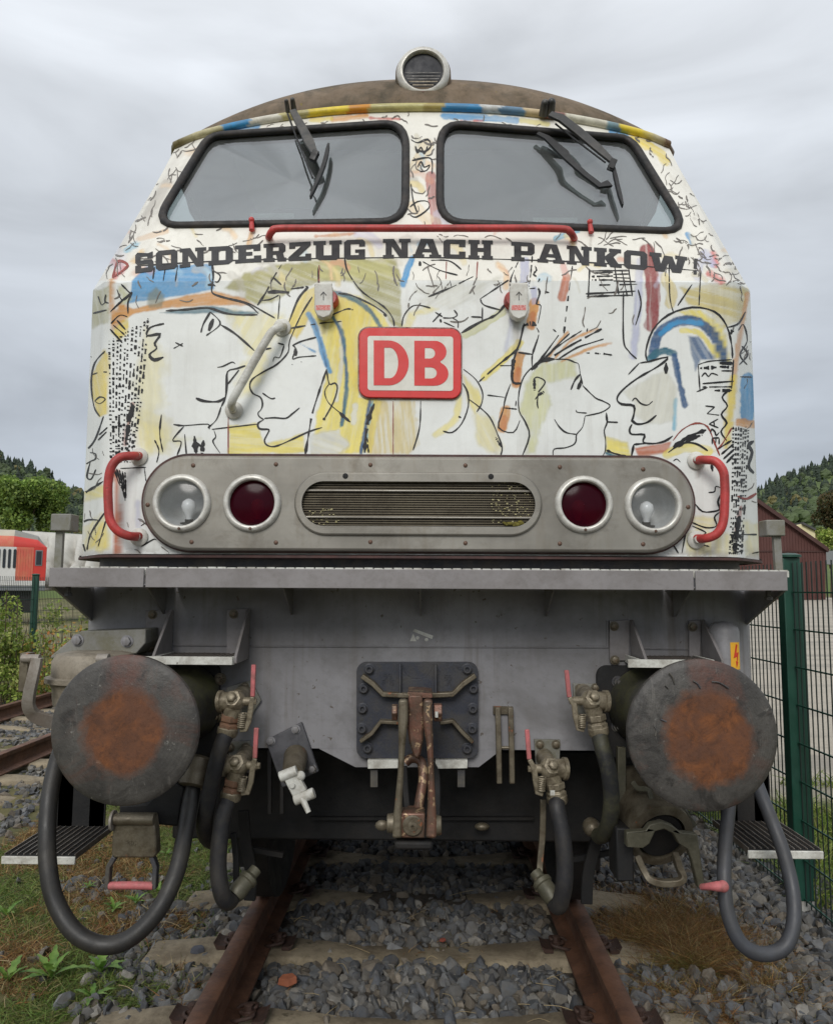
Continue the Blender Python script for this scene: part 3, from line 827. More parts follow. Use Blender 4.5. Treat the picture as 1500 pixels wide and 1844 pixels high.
# ---- inked lines: narrow ribbons lying on the skin
ink, ink_red, faint = MB(), MB(), MB()
def ribbon(mb, pts, w, dry=False, off=0.0016):
    pts = [tuple(p)[:2] for p in spline([(a, b, 0) for a, b in pts], max(3, int((160 if dry == 2 else 22) / max(1, len(pts)))))]
    L_ = 0; prev = None; acc = [(pts[0], 0)]
    for a, b in zip(pts, pts[1:]):
        L_ += math.hypot(b[0] - a[0], b[1] - a[1]); acc.append((b, L_))
    ph = random.random() * 100
    run = []
    def flush(run):
        if len(run) > 1:
            n = len(run)
            mb.add([p for r in run for p in r], [(2 * i, 2 * i + 1, 2 * i + 3, 2 * i + 2) for i in range(n - 1)])
    for i, (p, s) in enumerate(acc):
        a, b = acc[max(i - 1, 0)][0], acc[min(i + 1, len(acc) - 1)][0]
        dx, dy = b[0] - a[0], b[1] - a[1]; l = math.hypot(dx, dy) or 1
        nx, ny = -dy / l, dx / l
        taper = min(1.0, 0.45 + s / (w * 2.5 + 1e-6), 0.45 + (L_ - s) / (w * 2.5 + 1e-6))
        ww = 1.14 * w * taper * (0.45 + 1.05 * float(vnoise(np.array(s / 11 + ph), np.array(ph)))) / 2
        if dry == 2 and ((s / 7.5 + 1.2 * float(vnoise(np.array(s / 9 + ph), np.array(ph * 2)))) % 1.0) > 0.74:
            flush(run); run = []; continue
        if dry:
            ww *= 0.6 + 0.9 * random.random()
            if random.random() < 0.10:
                flush(run); run = []
        A, B_ = SP(p[0] + nx * ww, p[1] + ny * ww, off), SP(p[0] - nx * ww, p[1] - ny * ww, off)
        if A is None or B_ is None or (A - B_).length > 0.2:
            flush(run); run = []; continue
        run.append((A, B_))
    flush(run)
def crop(ox, oy, sc, items, k=1.0):
    for it in items:
        w, pts = it[0], it[1]
        ribbon(ink, [(ox + x / sc, oy + y / sc) for x, y in pts], max(2.0, w / sc * k), len(it) > 2)
D_ = True
crop(130, 440, 3.235, [
 (9, [(815, 110), (822, 190), (812, 265), (835, 292), (930, 320), (1030, 352), (1085, 402)]), (14, [(790, 235), (815, 232), (835, 240)]),
 (9, [(545, 385), (660, 378), (790, 368), (880, 396), (960, 408), (1080, 408)]), (9, [(805, 392), (765, 460), (750, 512)]), (6, [(805, 392), (862, 460), (780, 530)]),
 (22, [(822, 432), (808, 468), (796, 502)]), (9, [(862, 465), (950, 520), (1062, 618)]), (7, [(845, 715), (880, 708), (930, 685), (950, 695)]),
 (11, [(1010, 705), (960, 722), (905, 740), (900, 820), (893, 890), (868, 945)]), (8, [(972, 730), (905, 815)]), (11, [(720, 895), (770, 912), (850, 914), (893, 888)]),
 (6, [(868, 945), (840, 1020), (790, 1068)]), (7, [(590, 1048), (650, 1055), (790, 1046), (800, 1075), (870, 1070), (1085, 1045)], D_),
 (7, [(650, 1060), (585, 1140), (635, 1150), (610, 1230)], D_), (5, [(655, 1105), (665, 1225)]), (24, [(712, 1115), (722, 1220)], D_), (16, [(765, 1140), (755, 1225)], D_), (22, [(722, 1150), (760, 1185)]),
 (6, [(825, 1080), (836, 1120), (820, 1150), (862, 1216)]), (13, [(535, 460), (455, 482), (435, 530), (512, 522), (480, 575), (492, 605), (450, 640), (478, 672), (532, 655)]),
 (5, [(590, 605), (645, 575)]), (4, [(600, 570), (645, 592)]), (8, [(222, 390), (330, 290), (347, 282), (325, 335), (325, 402)]), (8, [(285, 230), (345, 290)]), (7, [(260, 260), (290, 322), (335, 295)]),
 (6, [(225, 460), (275, 412), (322, 420)]), (8, [(260, 440), (310, 495)]), (8, [(238, 468), (305, 525)]), (8, [(220, 492), (292, 572)]),
 (18, [(352, 930), (330, 1050), (312, 1150)], D_), (6, [(190, 620), (130, 690), (110, 800), (125, 940), (160, 1002)]), (6, [(118, 757), (147, 746)]), (6, [(180, 742), (202, 742)]),
 (6, [(130, 912), (160, 888), (192, 900), (160, 927), (130, 912)]), (5, [(70, 1210), (130, 1140), (182, 1000)]), (5, [(75, 1282), (108, 1262), (133, 1250), (135, 1220), (102, 1212)]), (6, [(106, 1262), (85, 1350), (110, 1366), (137, 1310)]),
 (7, [(60, 1455), (100, 1430), (180, 1380)], D_), (6, [(45, 1630), (90, 1605), (150, 1606)]), (4, [(40, 1660), (75, 1790)]), (5, [(190, 1560), (110, 1680), (85, 1780)]), (4, [(195, 1610), (150, 1760)]),
 (9, [(150, 1140), (200, 1090)]), (7, [(155, 1110), (205, 1065)]), (6, [(120, 400), (200, 380)]), (6, [(150, 300), (170, 350), (195, 330)]), (4, [(195, 290), (190, 330), (212, 340)]),
 (5, [(100, 650), (112, 655)]), (4, [(480, 1140), (505, 1200), (492, 1270)], D_), (6, [(420, 1300), (430, 1380)], D_), (6, [(280, 1305), (430, 1298)]), (6, [(400, 1640), (440, 1620), (460, 1660)]), (7, [(405, 1760), (470, 1720), (490, 1722)]),
 (5, [(520, 990), (510, 1100), (528, 1210)], D_), (4, [(480, 130), (470, 200)]), (4, [(545, 120), (530, 210)]), (4, [(615, 120), (600, 215)]), (6, [(820, 150), (862, 180), (850, 215), (830, 215)])])
for i in range(11):
    x0, y0, x1 = 215 + i * 23, 560 - i * 13, 228 + i * 12
    ribbon(ink, [(130 + (x0 + random.uniform(-6, 6)) / 3.235, 440 + y0 / 3.235), (130 + ((x0 * 0.55 + x1 * 0.45)) / 3.235, 440 + 900 / 3.235), (130 + (x1 + random.uniform(-6, 6)) / 3.235, 440 + 1270 / 3.235)], 2.8, 2)
for i in range(5):
    ribbon(ink, [(205 + i * 5, 842 + i * 2), (214 + i * 3, 870), (222 + i * 1.2, 905 - abs(i - 3) * 8)], 2.2, True)
crop(380, 440, 3.947, [
 (9, [(720, 370), (640, 500), (560, 680), (548, 765), (470, 850), (380, 900), (295, 955), (275, 1010), (300, 1060), (350, 1085), (366, 1130), (356, 1172), (335, 1195), (342, 1222), (378, 1246)]),
 (9, [(378, 1236), (450, 1231), (530, 1235), (575, 1205), (630, 1160)]), (9, [(372, 1246), (335, 1270), (337, 1302), (362, 1313), (412, 1316), (398, 1352), (380, 1392), (396, 1425), (450, 1436), (540, 1402), (690, 1332), (790, 1300)]),
 (7, [(365, 1055), (425, 1094), (457, 1090)]), (11, [(822, 885), (770, 1040), (720, 1200), (695, 1340), (670, 1490)], D_), (6, [(578, 718), (640, 688), (748, 658)]), (8, [(580, 716), (602, 742), (580, 812), (625, 800), (748, 790)]),
 (22, [(600, 738), (602, 790)]), (12, [(692, 300), (620, 385), (555, 548)]), (9, [(330, 430), (392, 335), (440, 240), (502, 140)], D_), (8, [(690, 298), (560, 316)], D_), (34, [(402, 338), (470, 334), (556, 340)]), (5, [(490, 360), (476, 530)]), (5, [(358, 396), (420, 388), (482, 358)]),
 (9, [(20, 355), (110, 380), (250, 410), (380, 480), (455, 522)]), (8, [(560, 595), (770, 560), (928, 545)], D_), (9, [(950, 90), (962, 165), (1000, 240), (1080, 340), (1228, 440), (1290, 520), (1302, 580)]), (9, [(905, 345), (1000, 360), (1150, 430), (1240, 492)]),
 (24, [(1228, 490), (1248, 508)]), (9, [(822, 890), (840, 990), (880, 984), (898, 1022), (870, 1120), (802, 1245)]), (9, [(840, 990), (808, 1045), (832, 1120), (900, 1182), (940, 1212)]), (32, [(795, 1236), (812, 1244)]), (42, [(915, 1195), (945, 1225)]), (16, [(935, 1215), (990, 1262)]),
 (24, [(1160, 1130), (1110, 1280), (1092, 1480)], D_), (6, [(1490, 1110), (1482, 1300), (1436, 1462)]), (5, [(440, 832), (452, 800), (490, 800), (520, 715)]), (6, [(575, 850), (580, 855)]), (6, [(640, 832), (644, 836)]), (4, [(860, 500), (960, 458), (1010, 462)], D_),
 (6, [(475, 700), (520, 712)]), (9, [(380, 745), (430, 735)]), (4, [(760, 160), (765, 290)]), (6, [(445, 235), (500, 285)]), (5, [(1110, 1370), (1120, 1480)], D_)])
crop(700, 440, 3.947, [
 (8, [(92, 580), (108, 505), (160, 442), (215, 430), (297, 450)]), (6, [(312, 550), (372, 485)]), (5, [(330, 480), (382, 512)]), (30, [(366, 530), (372, 552)]), (7, [(385, 520), (450, 520), (486, 500), (464, 464)]), (7, [(450, 520), (490, 545), (492, 592)]), (5, [(390, 550), (470, 586)]),
 (8, [(280, 370), (440, 305), (530, 260), (602, 225)], D_), (6, [(435, 255), (446, 302)]), (7, [(650, 385), (760, 312), (860, 245)], D_), (7, [(650, 385), (680, 430), (802, 466)]), (14, [(515, 628), (650, 550), (760, 500), (815, 440), (832, 400)], D_),
 (6, [(585, 512), (662, 516)]), (6, [(666, 445), (664, 542)]), (7, [(242, 120), (360, 180), (490, 216)]), (5, [(300, 110), (430, 115), (516, 176)]), (30, [(222, 118), (222, 150)]), (10, [(640, 976), (760, 870), (922, 740)], D_), (7, [(700, 1070), (822, 1085)]), (6, [(790, 860), (882, 860)]),
 (8, [(530, 885), (620, 960), (666, 1050), (660, 1130), (625, 1190)]), (10, [(525, 985), (560, 1050), (565, 1150), (520, 1270), (450, 1336), (385, 1325)]), (8, [(570, 1100), (650, 1160), (720, 1230), (770, 1340), (806, 1440), (795, 1500)]), (10, [(495, 1222), (515, 1230)]),
 (8, [(920, 120), (872, 230), (860, 300)], D_), (8, [(1020, 80), (1010, 200), (996, 300)], D_), (8, [(1000, 312), (1060, 312), (1072, 350), (1050, 420), (1082, 436), (1060, 560)], D_), (13, [(962, 560), (930, 700), (902, 770), (876, 900), (885, 980), (942, 985)]),
 (8, [(1050, 590), (1066, 640), (1022, 780), (1020, 870)], D_), (9, [(920, 766), (1022, 780)]), (8, [(866, 990), (830, 1090), (812, 1180), (780, 1300), (885, 1336), (932, 1250)]), (8, [(815, 1160), (912, 1170)], D_), (6, [(1306, 150), (1272, 400), (1245, 630)], D_),
 (8, [(1020, 870), (960, 940), (926, 1050), (926, 1180), (970, 1260), (1000, 1360), (950, 1500)]), (18, [(968, 1262), (990, 1300)]), (6, [(1040, 150), (1050, 180), (1030, 210), (1070, 240), (1060, 265)], D_), (6, [(905, 1110), (902, 1150)]), (24, [(950, 580), (1010, 560), (1050, 575)], D_), (18, [(890, 800), (880, 900)], D_),
 (5, [(1425, 170), (1420, 370)]), (4, [(1110, 335), (1140, 340)]), (12, [(760, 1370), (800, 1440)], D_), (5, [(1040, 1100), (1080, 1050)], D_)])
crop(900, 560, 6.52, [
 (16, [(390, 680), (500, 540), (690, 280)], D_), (14, [(400, 690), (600, 470), (820, 260)], D_), (12, [(480, 600), (700, 400), (965, 225)], D_), (19, [(560, 570), (800, 420), (1000, 310), (1228, 190)], D_), (15, [(690, 560), (900, 430), (1060, 375), (1220, 325)]),
 (42, [(370, 690), (450, 610), (540, 570), (640, 562)]), (13, [(640, 565), (790, 565), (880, 600), (925, 622), (945, 740), (972, 862)]), (13, [(972, 872), (1120, 1015), (1200, 1050), (1292, 1102), (1260, 1150), (1170, 1195), (1000, 1230)]),
 (22, [(942, 740), (880, 815), (835, 922)]), (56, [(952, 805), (935, 870), (915, 915)]), (13, [(895, 1158), (912, 1186), (1022, 1196)]), (13, [(1000, 1230), (972, 1360), (902, 1446), (895, 1520), (862, 1570), (760, 1606), (636, 1620), (626, 1705)]), (13, [(640, 1268), (700, 1360), (780, 1425), (900, 1446)]),
 (10, [(400, 790), (450, 775), (532, 832), (450, 952)]), (24, [(405, 790), (408, 930)], D_), (9, [(450, 962), (440, 1080), (452, 1142)]), (26, [(460, 990), (522, 940)], D_), (8, [(1252, 1190), (1262, 1300), (1226, 1400), (1240, 1500), (1240, 1630), (1210, 1700)]), (8, [(1262, 1300), (1388, 1306)]), (16, [(1250, 1630), (1350, 1672), (1520, 1712)], D_),
 (12, [(1010, 490), (1060, 490)], D_), (12, [(1110, 490), (1180, 500)], D_), (12, [(1200, 495), (1320, 515)], D_), (8, [(625, 210), (662, 242)]), (8, [(1030, 200), (1022, 242)]), (22, [(330, 590), (0, 700)][:0] or [(150, 560), (145, 800)], D_)])
crop(1030, 440, 3.235, [
 (7, [(300, 270), (300, 550), (330, 620), (377, 666)]), (6, [(385, 262), (402, 350), (370, 470)]), (5, [(105, 150), (92, 312)]), (8, [(80, 286), (200, 280), (370, 270)]), (8, [(85, 302), (200, 298), (350, 294)]), (6, [(145, 235), (380, 230)], D_), (4, [(110, 152), (330, 150)]),
 (4, [(240, 172), (332, 170)]), (4, [(240, 190), (342, 195)]), (4, [(240, 210), (372, 215)]), (4, [(245, 100), (272, 290)]), (4, [(290, 150), (322, 300)]), (4, [(330, 140), (352, 300)]), (6, [(120, 165), (240, 160)], D_), (6, [(115, 185), (240, 182)], D_), (6, [(115, 205), (240, 205)], D_),
 (9, [(440, 682), (430, 620), (470, 500), (560, 410), (700, 365), (830, 390), (900, 470), (930, 580), (936, 662)]), (10, [(430, 686), (560, 655), (500, 710), (380, 780), (292, 850), (262, 900), (290, 930), (360, 940), (358, 1000), (345, 1032)]), (6, [(395, 690), (440, 682)]), (5, [(392, 690), (328, 757)]),
 (28, [(548, 688), (548, 752)]), (8, [(350, 912), (370, 895), (400, 925), (440, 935), (470, 912)]), (10, [(345, 1020), (380, 1046), (440, 1035), (492, 994)]), (10, [(350, 1046), (335, 1080), (350, 1106), (422, 1108), (414, 1150), (470, 1160), (540, 1146), (588, 1114)]), (10, [(360, 1165), (345, 1240)]), (10, [(360, 1165), (462, 1156)]),
 (5, [(735, 700), (746, 857)]), (5, [(735, 700), (800, 680), (932, 670)]), (5, [(942, 670), (930, 842)]), (13, [(860, 690), (942, 692)], D_), (11, [(860, 710), (932, 716)], D_), (6, [(870, 735), (936, 736)]), (14, [(745, 720), (842, 715)], D_), (6, [(755, 770), (775, 748), (795, 768), (815, 750), (852, 762)]), (8, [(760, 810), (942, 796)]), (7, [(760, 830), (932, 828)], D_), (10, [(830, 850), (932, 850)], D_), (6, [(725, 858), (790, 832)]),
 (9, [(912, 850), (875, 890), (906, 940), (870, 990), (902, 1040), (868, 1090), (902, 1142)]),
 (7, [(776, 940), (832, 946)]), (7, [(832, 946), (786, 985)]), (7, [(786, 985), (858, 994)]), (7, [(798, 1046), (852, 1016)]), (7, [(798, 1046), (854, 1068)]), (6, [(826, 1030), (830, 1056)]), (7, [(806, 1100), (814, 1076), (832, 1090), (840, 1112), (858, 1094)]), (7, [(815, 1128), (858, 1126)]), (7, [(817, 1128), (817, 1164)]), (7, [(838, 1128), (838, 1156)]), (7, [(857, 1128), (857, 1164)]),
 (15, [(590, 1182), (680, 1120), (782, 1080)], D_), (13, [(620, 1182), (700, 1130), (760, 1110)], D_), (9, [(560, 1212), (640, 1160), (720, 1160), (792, 1202)]), (9, [(850, 1192), (932, 1140)]), (9, [(870, 1222), (942, 1162)]), (9, [(882, 1250), (946, 1192)]), (9, [(900, 1272), (946, 1222)]),
 (14, [(812, 1280), (820, 1322)]), (7, [(795, 1445), (830, 1440), (838, 1410), (872, 1420)]), (9, [(870, 1450), (850, 1500), (862, 1540), (830, 1555), (760, 1556), (715, 1508)]), (9, [(860, 1560), (830, 1590), (842, 1640), (780, 1650), (700, 1620)]), (7, [(590, 1262), (610, 1250), (632, 1268)]),
 (18, [(975, 1580), (960, 1690), (945, 1790)], D_), (15, [(1060, 1145), (1030, 1170), (1050, 1212), (1030, 1290), (1060, 1332)]), (6, [(565, 100), (570, 300), (590, 392)]), (7, [(700, 230), (615, 356)]), (7, [(750, 150), (740, 352)], D_), (6, [(905, 482), (970, 460), (1012, 390)]), (18, [(945, 480), (925, 520)], D_),
 (4, [(970, 500), (1000, 465), (1022, 560), (980, 640), (1022, 700)]), (4, [(990, 590), (1025, 640), (975, 700)]), (5, [(980, 770), (1050, 772)]), (4, [(640, 1640), (660, 1680), (640, 1800)]), (7, [(700, 1640), (780, 1680), (720, 1700)]), (9, [(720, 1740), (800, 1760)], D_), (5, [(590, 1750), (620, 1800)]), (5, [(1000, 1690), (1100, 1690)]), (5, [(1050, 1800), (1100, 1790)]), (6, [(200, 980), (205, 1030), (265, 1034)]), (6, [(205, 1030), (190, 1080)])])
for i in range(7):
    ribbon(ink, [(1321 + i * 4.6 + random.uniform(-1, 1), 768), (1319 + i * 4, 880), (1314 + i * 3.6, 998)], 2.5, 2)
# scratchy hatching in the upper corners, under the windows and round the pillar
def scribble(n, poly, L0, L1, ang, w=(1.6, 2.6), curl=0.5):
    n = int(n * 0.8); w = (w[0] * 0.62, w[1] * 0.68)
    xs = [p[0] for p in poly]; ys = [p[1] for p in poly]
    k_ = 0
    while k_ < n:
        x, y = random.uniform(min(xs), max(xs)), random.uniform(min(ys), max(ys))
        if not inside(poly, np.array([x]), np.array([y]))[0]:
            continue
        k_ += 1
        a = math.radians(ang + random.uniform(-55, 55)); L_ = random.uniform(L0, L1); pts = []
        for j in range(5):
            pts.append((x, y)); a += random.uniform(-curl, curl); x += math.cos(a) * L_ / 5; y += math.sin(a) * L_ / 5
        okp = [p for p in pts if not inside(WIN_L, np.array([p[0]]), np.array([p[1]]))[0] and not inside(WIN_R, np.array([p[0]]), np.array([p[1]]))[0]]
        if len(okp) == 5:
            ribbon(faint, pts, random.uniform(*w), random.random() < 0.3)
scribble(46, [(318, 264), (372, 243), (285, 390), (268, 410), (240, 470), (172, 508)], 14, 46, 125)
scribble(26, [(190, 480), (270, 412), (450, 412), (470, 450), (250, 470)], 16, 50, 20, (2, 3))
scribble(44, [(1160, 258), (1205, 275), (1290, 440), (1255, 460), (1215, 350)], 12, 36, 60, (1.5, 2.4), 0.9)
scribble(46, [(1200, 420), (1260, 440), (1320, 470), (1340, 520), (1290, 505), (1240, 470)], 14, 40, 30, (1.6, 2.6), 0.7)
scribble(24, [(660, 415), (1220, 425), (1240, 450), (900, 430), (660, 428)], 14, 46, 10, (1.6, 2.6))
scribble(22, [(740, 215), (785, 215), (785, 400), (742, 400)], 14, 40, 80, (2, 3), 1.0)
scribble(26, [(330, 240), (740, 205), (740, 214), (380, 238)], 10, 26, 0, (2, 3), 0.8)
scribble(26, [(800, 207), (1180, 250), (1150, 256), (800, 216)], 10, 26, 10, (2, 3), 0.8)
scribble(16, [(480, 468), (720, 462), (720, 490), (480, 500)], 12, 40, 100, (1.6, 2.4))
scribble(14, [(760, 468), (1140, 475), (1140, 500), (760, 500)], 12, 40, 100, (1.6, 2.4))
scribble(12, [(150, 760), (192, 760), (190, 980), (150, 980)], 12, 36, 80, (1.6, 2.4))
scribble(10, [(1345, 580), (1352, 590), (1366, 980), (1345, 900)], 12, 30, 80, (1.6, 2.4))
scribble(26, [(400, 470), (1290, 480), (1300, 510), (400, 508)], 14, 52, 100, (2.2, 3.6), 0.5)
scribble(9, [(720, 505), (940, 505), (900, 560), (830, 590), (740, 560)], 18, 60, 150, (2.0, 3.4), 0.5)
scribble(7, [(1040, 520), (1160, 520), (1150, 620), (1090, 640)], 16, 50, 80, (2.0, 3.0), 0.6)
scribble(12, [(200, 500), (440, 478), (440, 520), (210, 560)], 14, 40, 90, (2.0, 3.2), 0.5)
scribble(12, [(225, 930), (262, 930), (300, 990), (225, 990)], 10, 30, 20, (1.6, 2.6))
ribbon(ink, [(246, 478), (400, 469), (560, 465), (750, 463), (900, 466), (1080, 473), (1262, 487)], 1.8)     # sheet joint
for pts in ([(740, 250), (752, 256), (770, 250), (776, 262), (764, 272), (748, 268)], [(748, 262), (752, 274), (758, 264), (764, 276), (770, 262)], [(752, 300), (758, 290), (764, 300), (774, 296), (768, 306), (756, 308)],
            [(740, 330), (744, 360), (752, 384)], [(738, 372), (752, 362), (770, 362), (772, 374), (750, 390), (738, 386)], [(742, 288), (775, 284), (778, 312)]):
    ribbon(ink, pts, 2.3)
ink.build('painted_line', M['ink'], cab_shell, None)['kind'] = 'stuff'
M['ink_faint'] = wmat('worn_ink', srgb(112, 106, 100), 0.5, 0, 0.25, 12, None, 0, 1, None, 0, 0)
faint.build('faint_line', M['ink_faint'], cab_shell, None)['kind'] = 'stuff'
for pts, w_ in (([(1212, 793), (1228, 774), (1252, 762), (1274, 768), (1287, 798), (1296, 820)], 2.6), ([(1328, 893), (1345, 898), (1367, 885)], 3.4), ([(203, 500), (212, 470), (230, 478), (205, 498)], 3.5), ([(575, 476), (574, 512)], 2), ([(804, 470), (803, 502)], 1.8), ([(860, 470), (858, 500)], 1.6), ([(411, 748), (411, 818)], 1.6), ([(708, 722), (708, 818)], 1.4), ([(1290, 810), (1300, 800), (1318, 770)], 2.0)):
    ribbon(ink_red, pts, w_)
M['ink_red'] = wmat('brown_red_ink', srgb(140, 62, 52), 0.5, 0, 0.15, 30, None, 0, 1, None, 0, 0)
ink_red.build('painted_red_line', M['ink_red'], cab_shell, None)['kind'] = 'stuff'

# ------------------------------------------------------------------ lettering on the front
TXT_X = [240, 340, 450, 560, 660, 750, 880, 950, 1100, 1190, 1260]
TXT_T = [455, 446, 440, 434, 430, 429, 432, 436, 447, 455, 466]
TXT_B = [492, 480, 472, 468, 466, 463, 467, 470, 480, 488, 494]
def slab(ch):
    """block letter with slab serifs on a 0..1 x 0..1 cell (v up): list of polygons"""
    R_ = lambda a, b, c, d: [(a, b), (c, b), (c, d), (a, d)]
    s = 0.27
    if ch == 'S': return [[(0.1, 0), (0.9, 0), (1, 0.12), (1, 0.5), (0.88, 0.6), (0.3, 0.6), (0.3, 0.78), (0.66, 0.78), (0.66, 0.66), (0.96, 0.66), (0.96, 1), (0.7, 0.93), (0.12, 1), (0, 0.88), (0, 0.5), (0.12, 0.4), (0.7, 0.4), (0.7, 0.22), (0.32, 0.22), (0.32, 0.36), (0, 0.36), (0, 0)]]
    if ch == 'O': return [[(0.14, 0), (0.86, 0), (1, 0.14), (1, 0.5), (0.7, 0.5), (0.7, 0.24), (0.3, 0.24), (0.3, 0.5), (0, 0.5), (0, 0.14)], [(0, 0.5), (0.3, 0.5), (0.3, 0.76), (0.7, 0.76), (0.7, 0.5), (1, 0.5), (1, 0.86), (0.86, 1), (0.14, 1), (0, 0.86)]]
    if ch == 'D': return [[(0, 0), (0.82, 0), (1, 0.16), (1, 0.5), (0.7, 0.5), (0.7, 0.24), (0.42, 0.24), (0.42, 0.5), (0.12, 0.5), (0.12, 0.2), (0, 0.2)], [(0.12, 0.5), (0.42, 0.5), (0.42, 0.76), (0.7, 0.76), (0.7, 0.5), (1, 0.5), (1, 0.84), (0.82, 1), (0, 1), (0, 0.8), (0.12, 0.8)]]
    if ch == 'N': return [[(0, 0), (0.4, 0), (0.4, 0.18), (0.32, 0.18), (0.32, 0.62), (0.62, 0), (0.9, 0), (0.9, 0.82), (1, 0.82), (1, 1), (0.58, 1), (0.58, 0.82), (0.66, 0.82), (0.66, 0.42), (0.4, 1), (0, 1), (0, 0.82), (0.1, 0.82), (0.1, 0.18), (0, 0.18)]]
    if ch == 'E': return [[(0, 0), (1, 0), (1, 0.38), (0.72, 0.38), (0.72, 0.22), (0.42, 0.22), (0.42, 0.4), (0.66, 0.4), (0.66, 0.6), (0.42, 0.6), (0.42, 0.78), (0.7, 0.78), (0.7, 0.64), (0.97, 0.64), (0.97, 1), (0, 1), (0, 0.8), (0.12, 0.8), (0.12, 0.2), (0, 0.2)]]
    if ch == 'R': return [[(0, 0), (0.5, 0), (0.5, 0.2), (0.42, 0.2), (0.42, 0.38), (0.55, 0.38), (0.62, 0), (1, 0), (1, 0.2), (0.92, 0.2), (0.86, 0.46), (0.97, 0.56), (0.97, 0.86), (0.84, 1), (0.54, 1), (0.54, 0.79), (0.67, 0.79), (0.67, 0.58), (0.42, 0.58), (0.42, 1), (0, 1), (0, 0.8), (0.12, 0.8), (0.12, 0.2), (0, 0.2)], R_(0.42, 0.79, 0.54, 1)]
    if ch == 'Z': return [[(0, 0), (1, 0), (1, 0.36), (0.74, 0.36), (0.74, 0.22), (0.44, 0.22), (0.98, 0.8), (0.98, 1), (0.03, 1), (0.03, 0.66), (0.3, 0.66), (0.3, 0.78), (0.56, 0.78), (0, 0.2)]]
    if ch == 'U': return [[(0.2, 0), (0.8, 0), (0.92, 0.12), (0.92, 0.8), (1, 0.8), (1, 1), (0.56, 1), (0.56, 0.8), (0.64, 0.8), (0.64, 0.24), (0.36, 0.24), (0.36, 0.8), (0.44, 0.8), (0.44, 1), (0, 1), (0, 0.8), (0.08, 0.8), (0.08, 0.12)]]
    if ch == 'G': return [[(0.14, 0), (0.95, 0), (0.95, 0.5), (0.5, 0.5), (0.5, 0.34), (0.66, 0.34), (0.66, 0.22), (0.3, 0.22), (0.3, 0.78), (0.68, 0.78), (0.68, 0.64), (0.95, 0.64), (0.95, 0.88), (0.84, 1), (0.14, 1), (0, 0.88), (0, 0.12)]]
    if ch == 'A': return [[(0, 0), (0.4, 0), (0.4, 0.18), (0.32, 0.18), (0.35, 0.3), (0.64, 0.3), (0.67, 0.18), (0.58, 0.18), (0.58, 0), (1, 0), (1, 0.18), (0.92, 0.18), (0.72, 1), (0.5, 1), (0.5, 0.8), (0.59, 0.47), (0.4, 0.47), (0.5, 0.8), (0.5, 1), (0.28, 1), (0.07, 0.18), (0, 0.18)]]
    if ch == 'C': return [[(0.14, 0), (0.86, 0), (0.97, 0.12), (0.97, 0.38), (0.68, 0.38), (0.68, 0.22), (0.3, 0.22), (0.3, 0.78), (0.68, 0.78), (0.68, 0.62), (0.97, 0.62), (0.97, 1), (0.14, 1), (0, 0.88), (0, 0.12)]]
    if ch == 'H': return [[(0, 0), (0.45, 0), (0.45, 0.2), (0.38, 0.2), (0.38, 0.4), (0.62, 0.4), (0.62, 0.2), (0.55, 0.2), (0.55, 0), (1, 0), (1, 0.2), (0.92, 0.2), (0.92, 0.8), (1, 0.8), (1, 1), (0.55, 1), (0.55, 0.8), (0.62, 0.8), (0.62, 0.6), (0.38, 0.6), (0.38, 0.8), (0.45, 0.8), (0.45, 1), (0, 1), (0, 0.8), (0.08, 0.8), (0.08, 0.2), (0, 0.2)]]
    if ch == 'P': return [[(0, 0), (0.56, 0), (0.56, 0.2), (0.42, 0.2), (0.42, 0.34), (0.86, 0.34), (0.98, 0.46), (0.98, 0.88), (0.86, 1), (0.56, 1), (0.56, 0.8), (0.69, 0.8), (0.69, 0.54), (0.42, 0.54), (0.42, 1), (0, 1), (0, 0.8), (0.12, 0.8), (0.12, 0.2), (0, 0.2)], R_(0.42, 0.8, 0.56, 1)]
    if ch == 'K': return [[(0, 0), (0.46, 0), (0.46, 0.2), (0.4, 0.2), (0.4, 0.42), (0.6, 0), (1, 0), (1, 0.2), (0.88, 0.2), (0.7, 0.56), (0.88, 0.8), (0.98, 0.8), (0.98, 1), (0.54, 1), (0.54, 0.82), (0.6, 0.82), (0.4, 0.56), (0.4, 0.8), (0.46, 0.8), (0.46, 1), (0, 1), (0, 0.8), (0.1, 0.8), (0.1, 0.2), (0, 0.2)]]
    if ch == 'W': return [[(0.16, 0), (0.4, 0), (0.5, 0.5), (0.6, 0), (0.84, 0), (0.95, 0.8), (1, 0.8), (1, 1), (0.68, 1), (0.68, 0.8), (0.74, 0.8), (0.7, 0.42), (0.61, 0.9), (0.39, 0.9), (0.3, 0.42), (0.26, 0.8), (0.32, 0.8), (0.32, 1), (0, 1), (0, 0.8), (0.05, 0.8)]]
    return [[(0.2, 0.36), (0.6, 0.36), (0.75, 1), (0.3, 1)], R_(0.2, 0, 0.62, 0.22)]
lettering = None
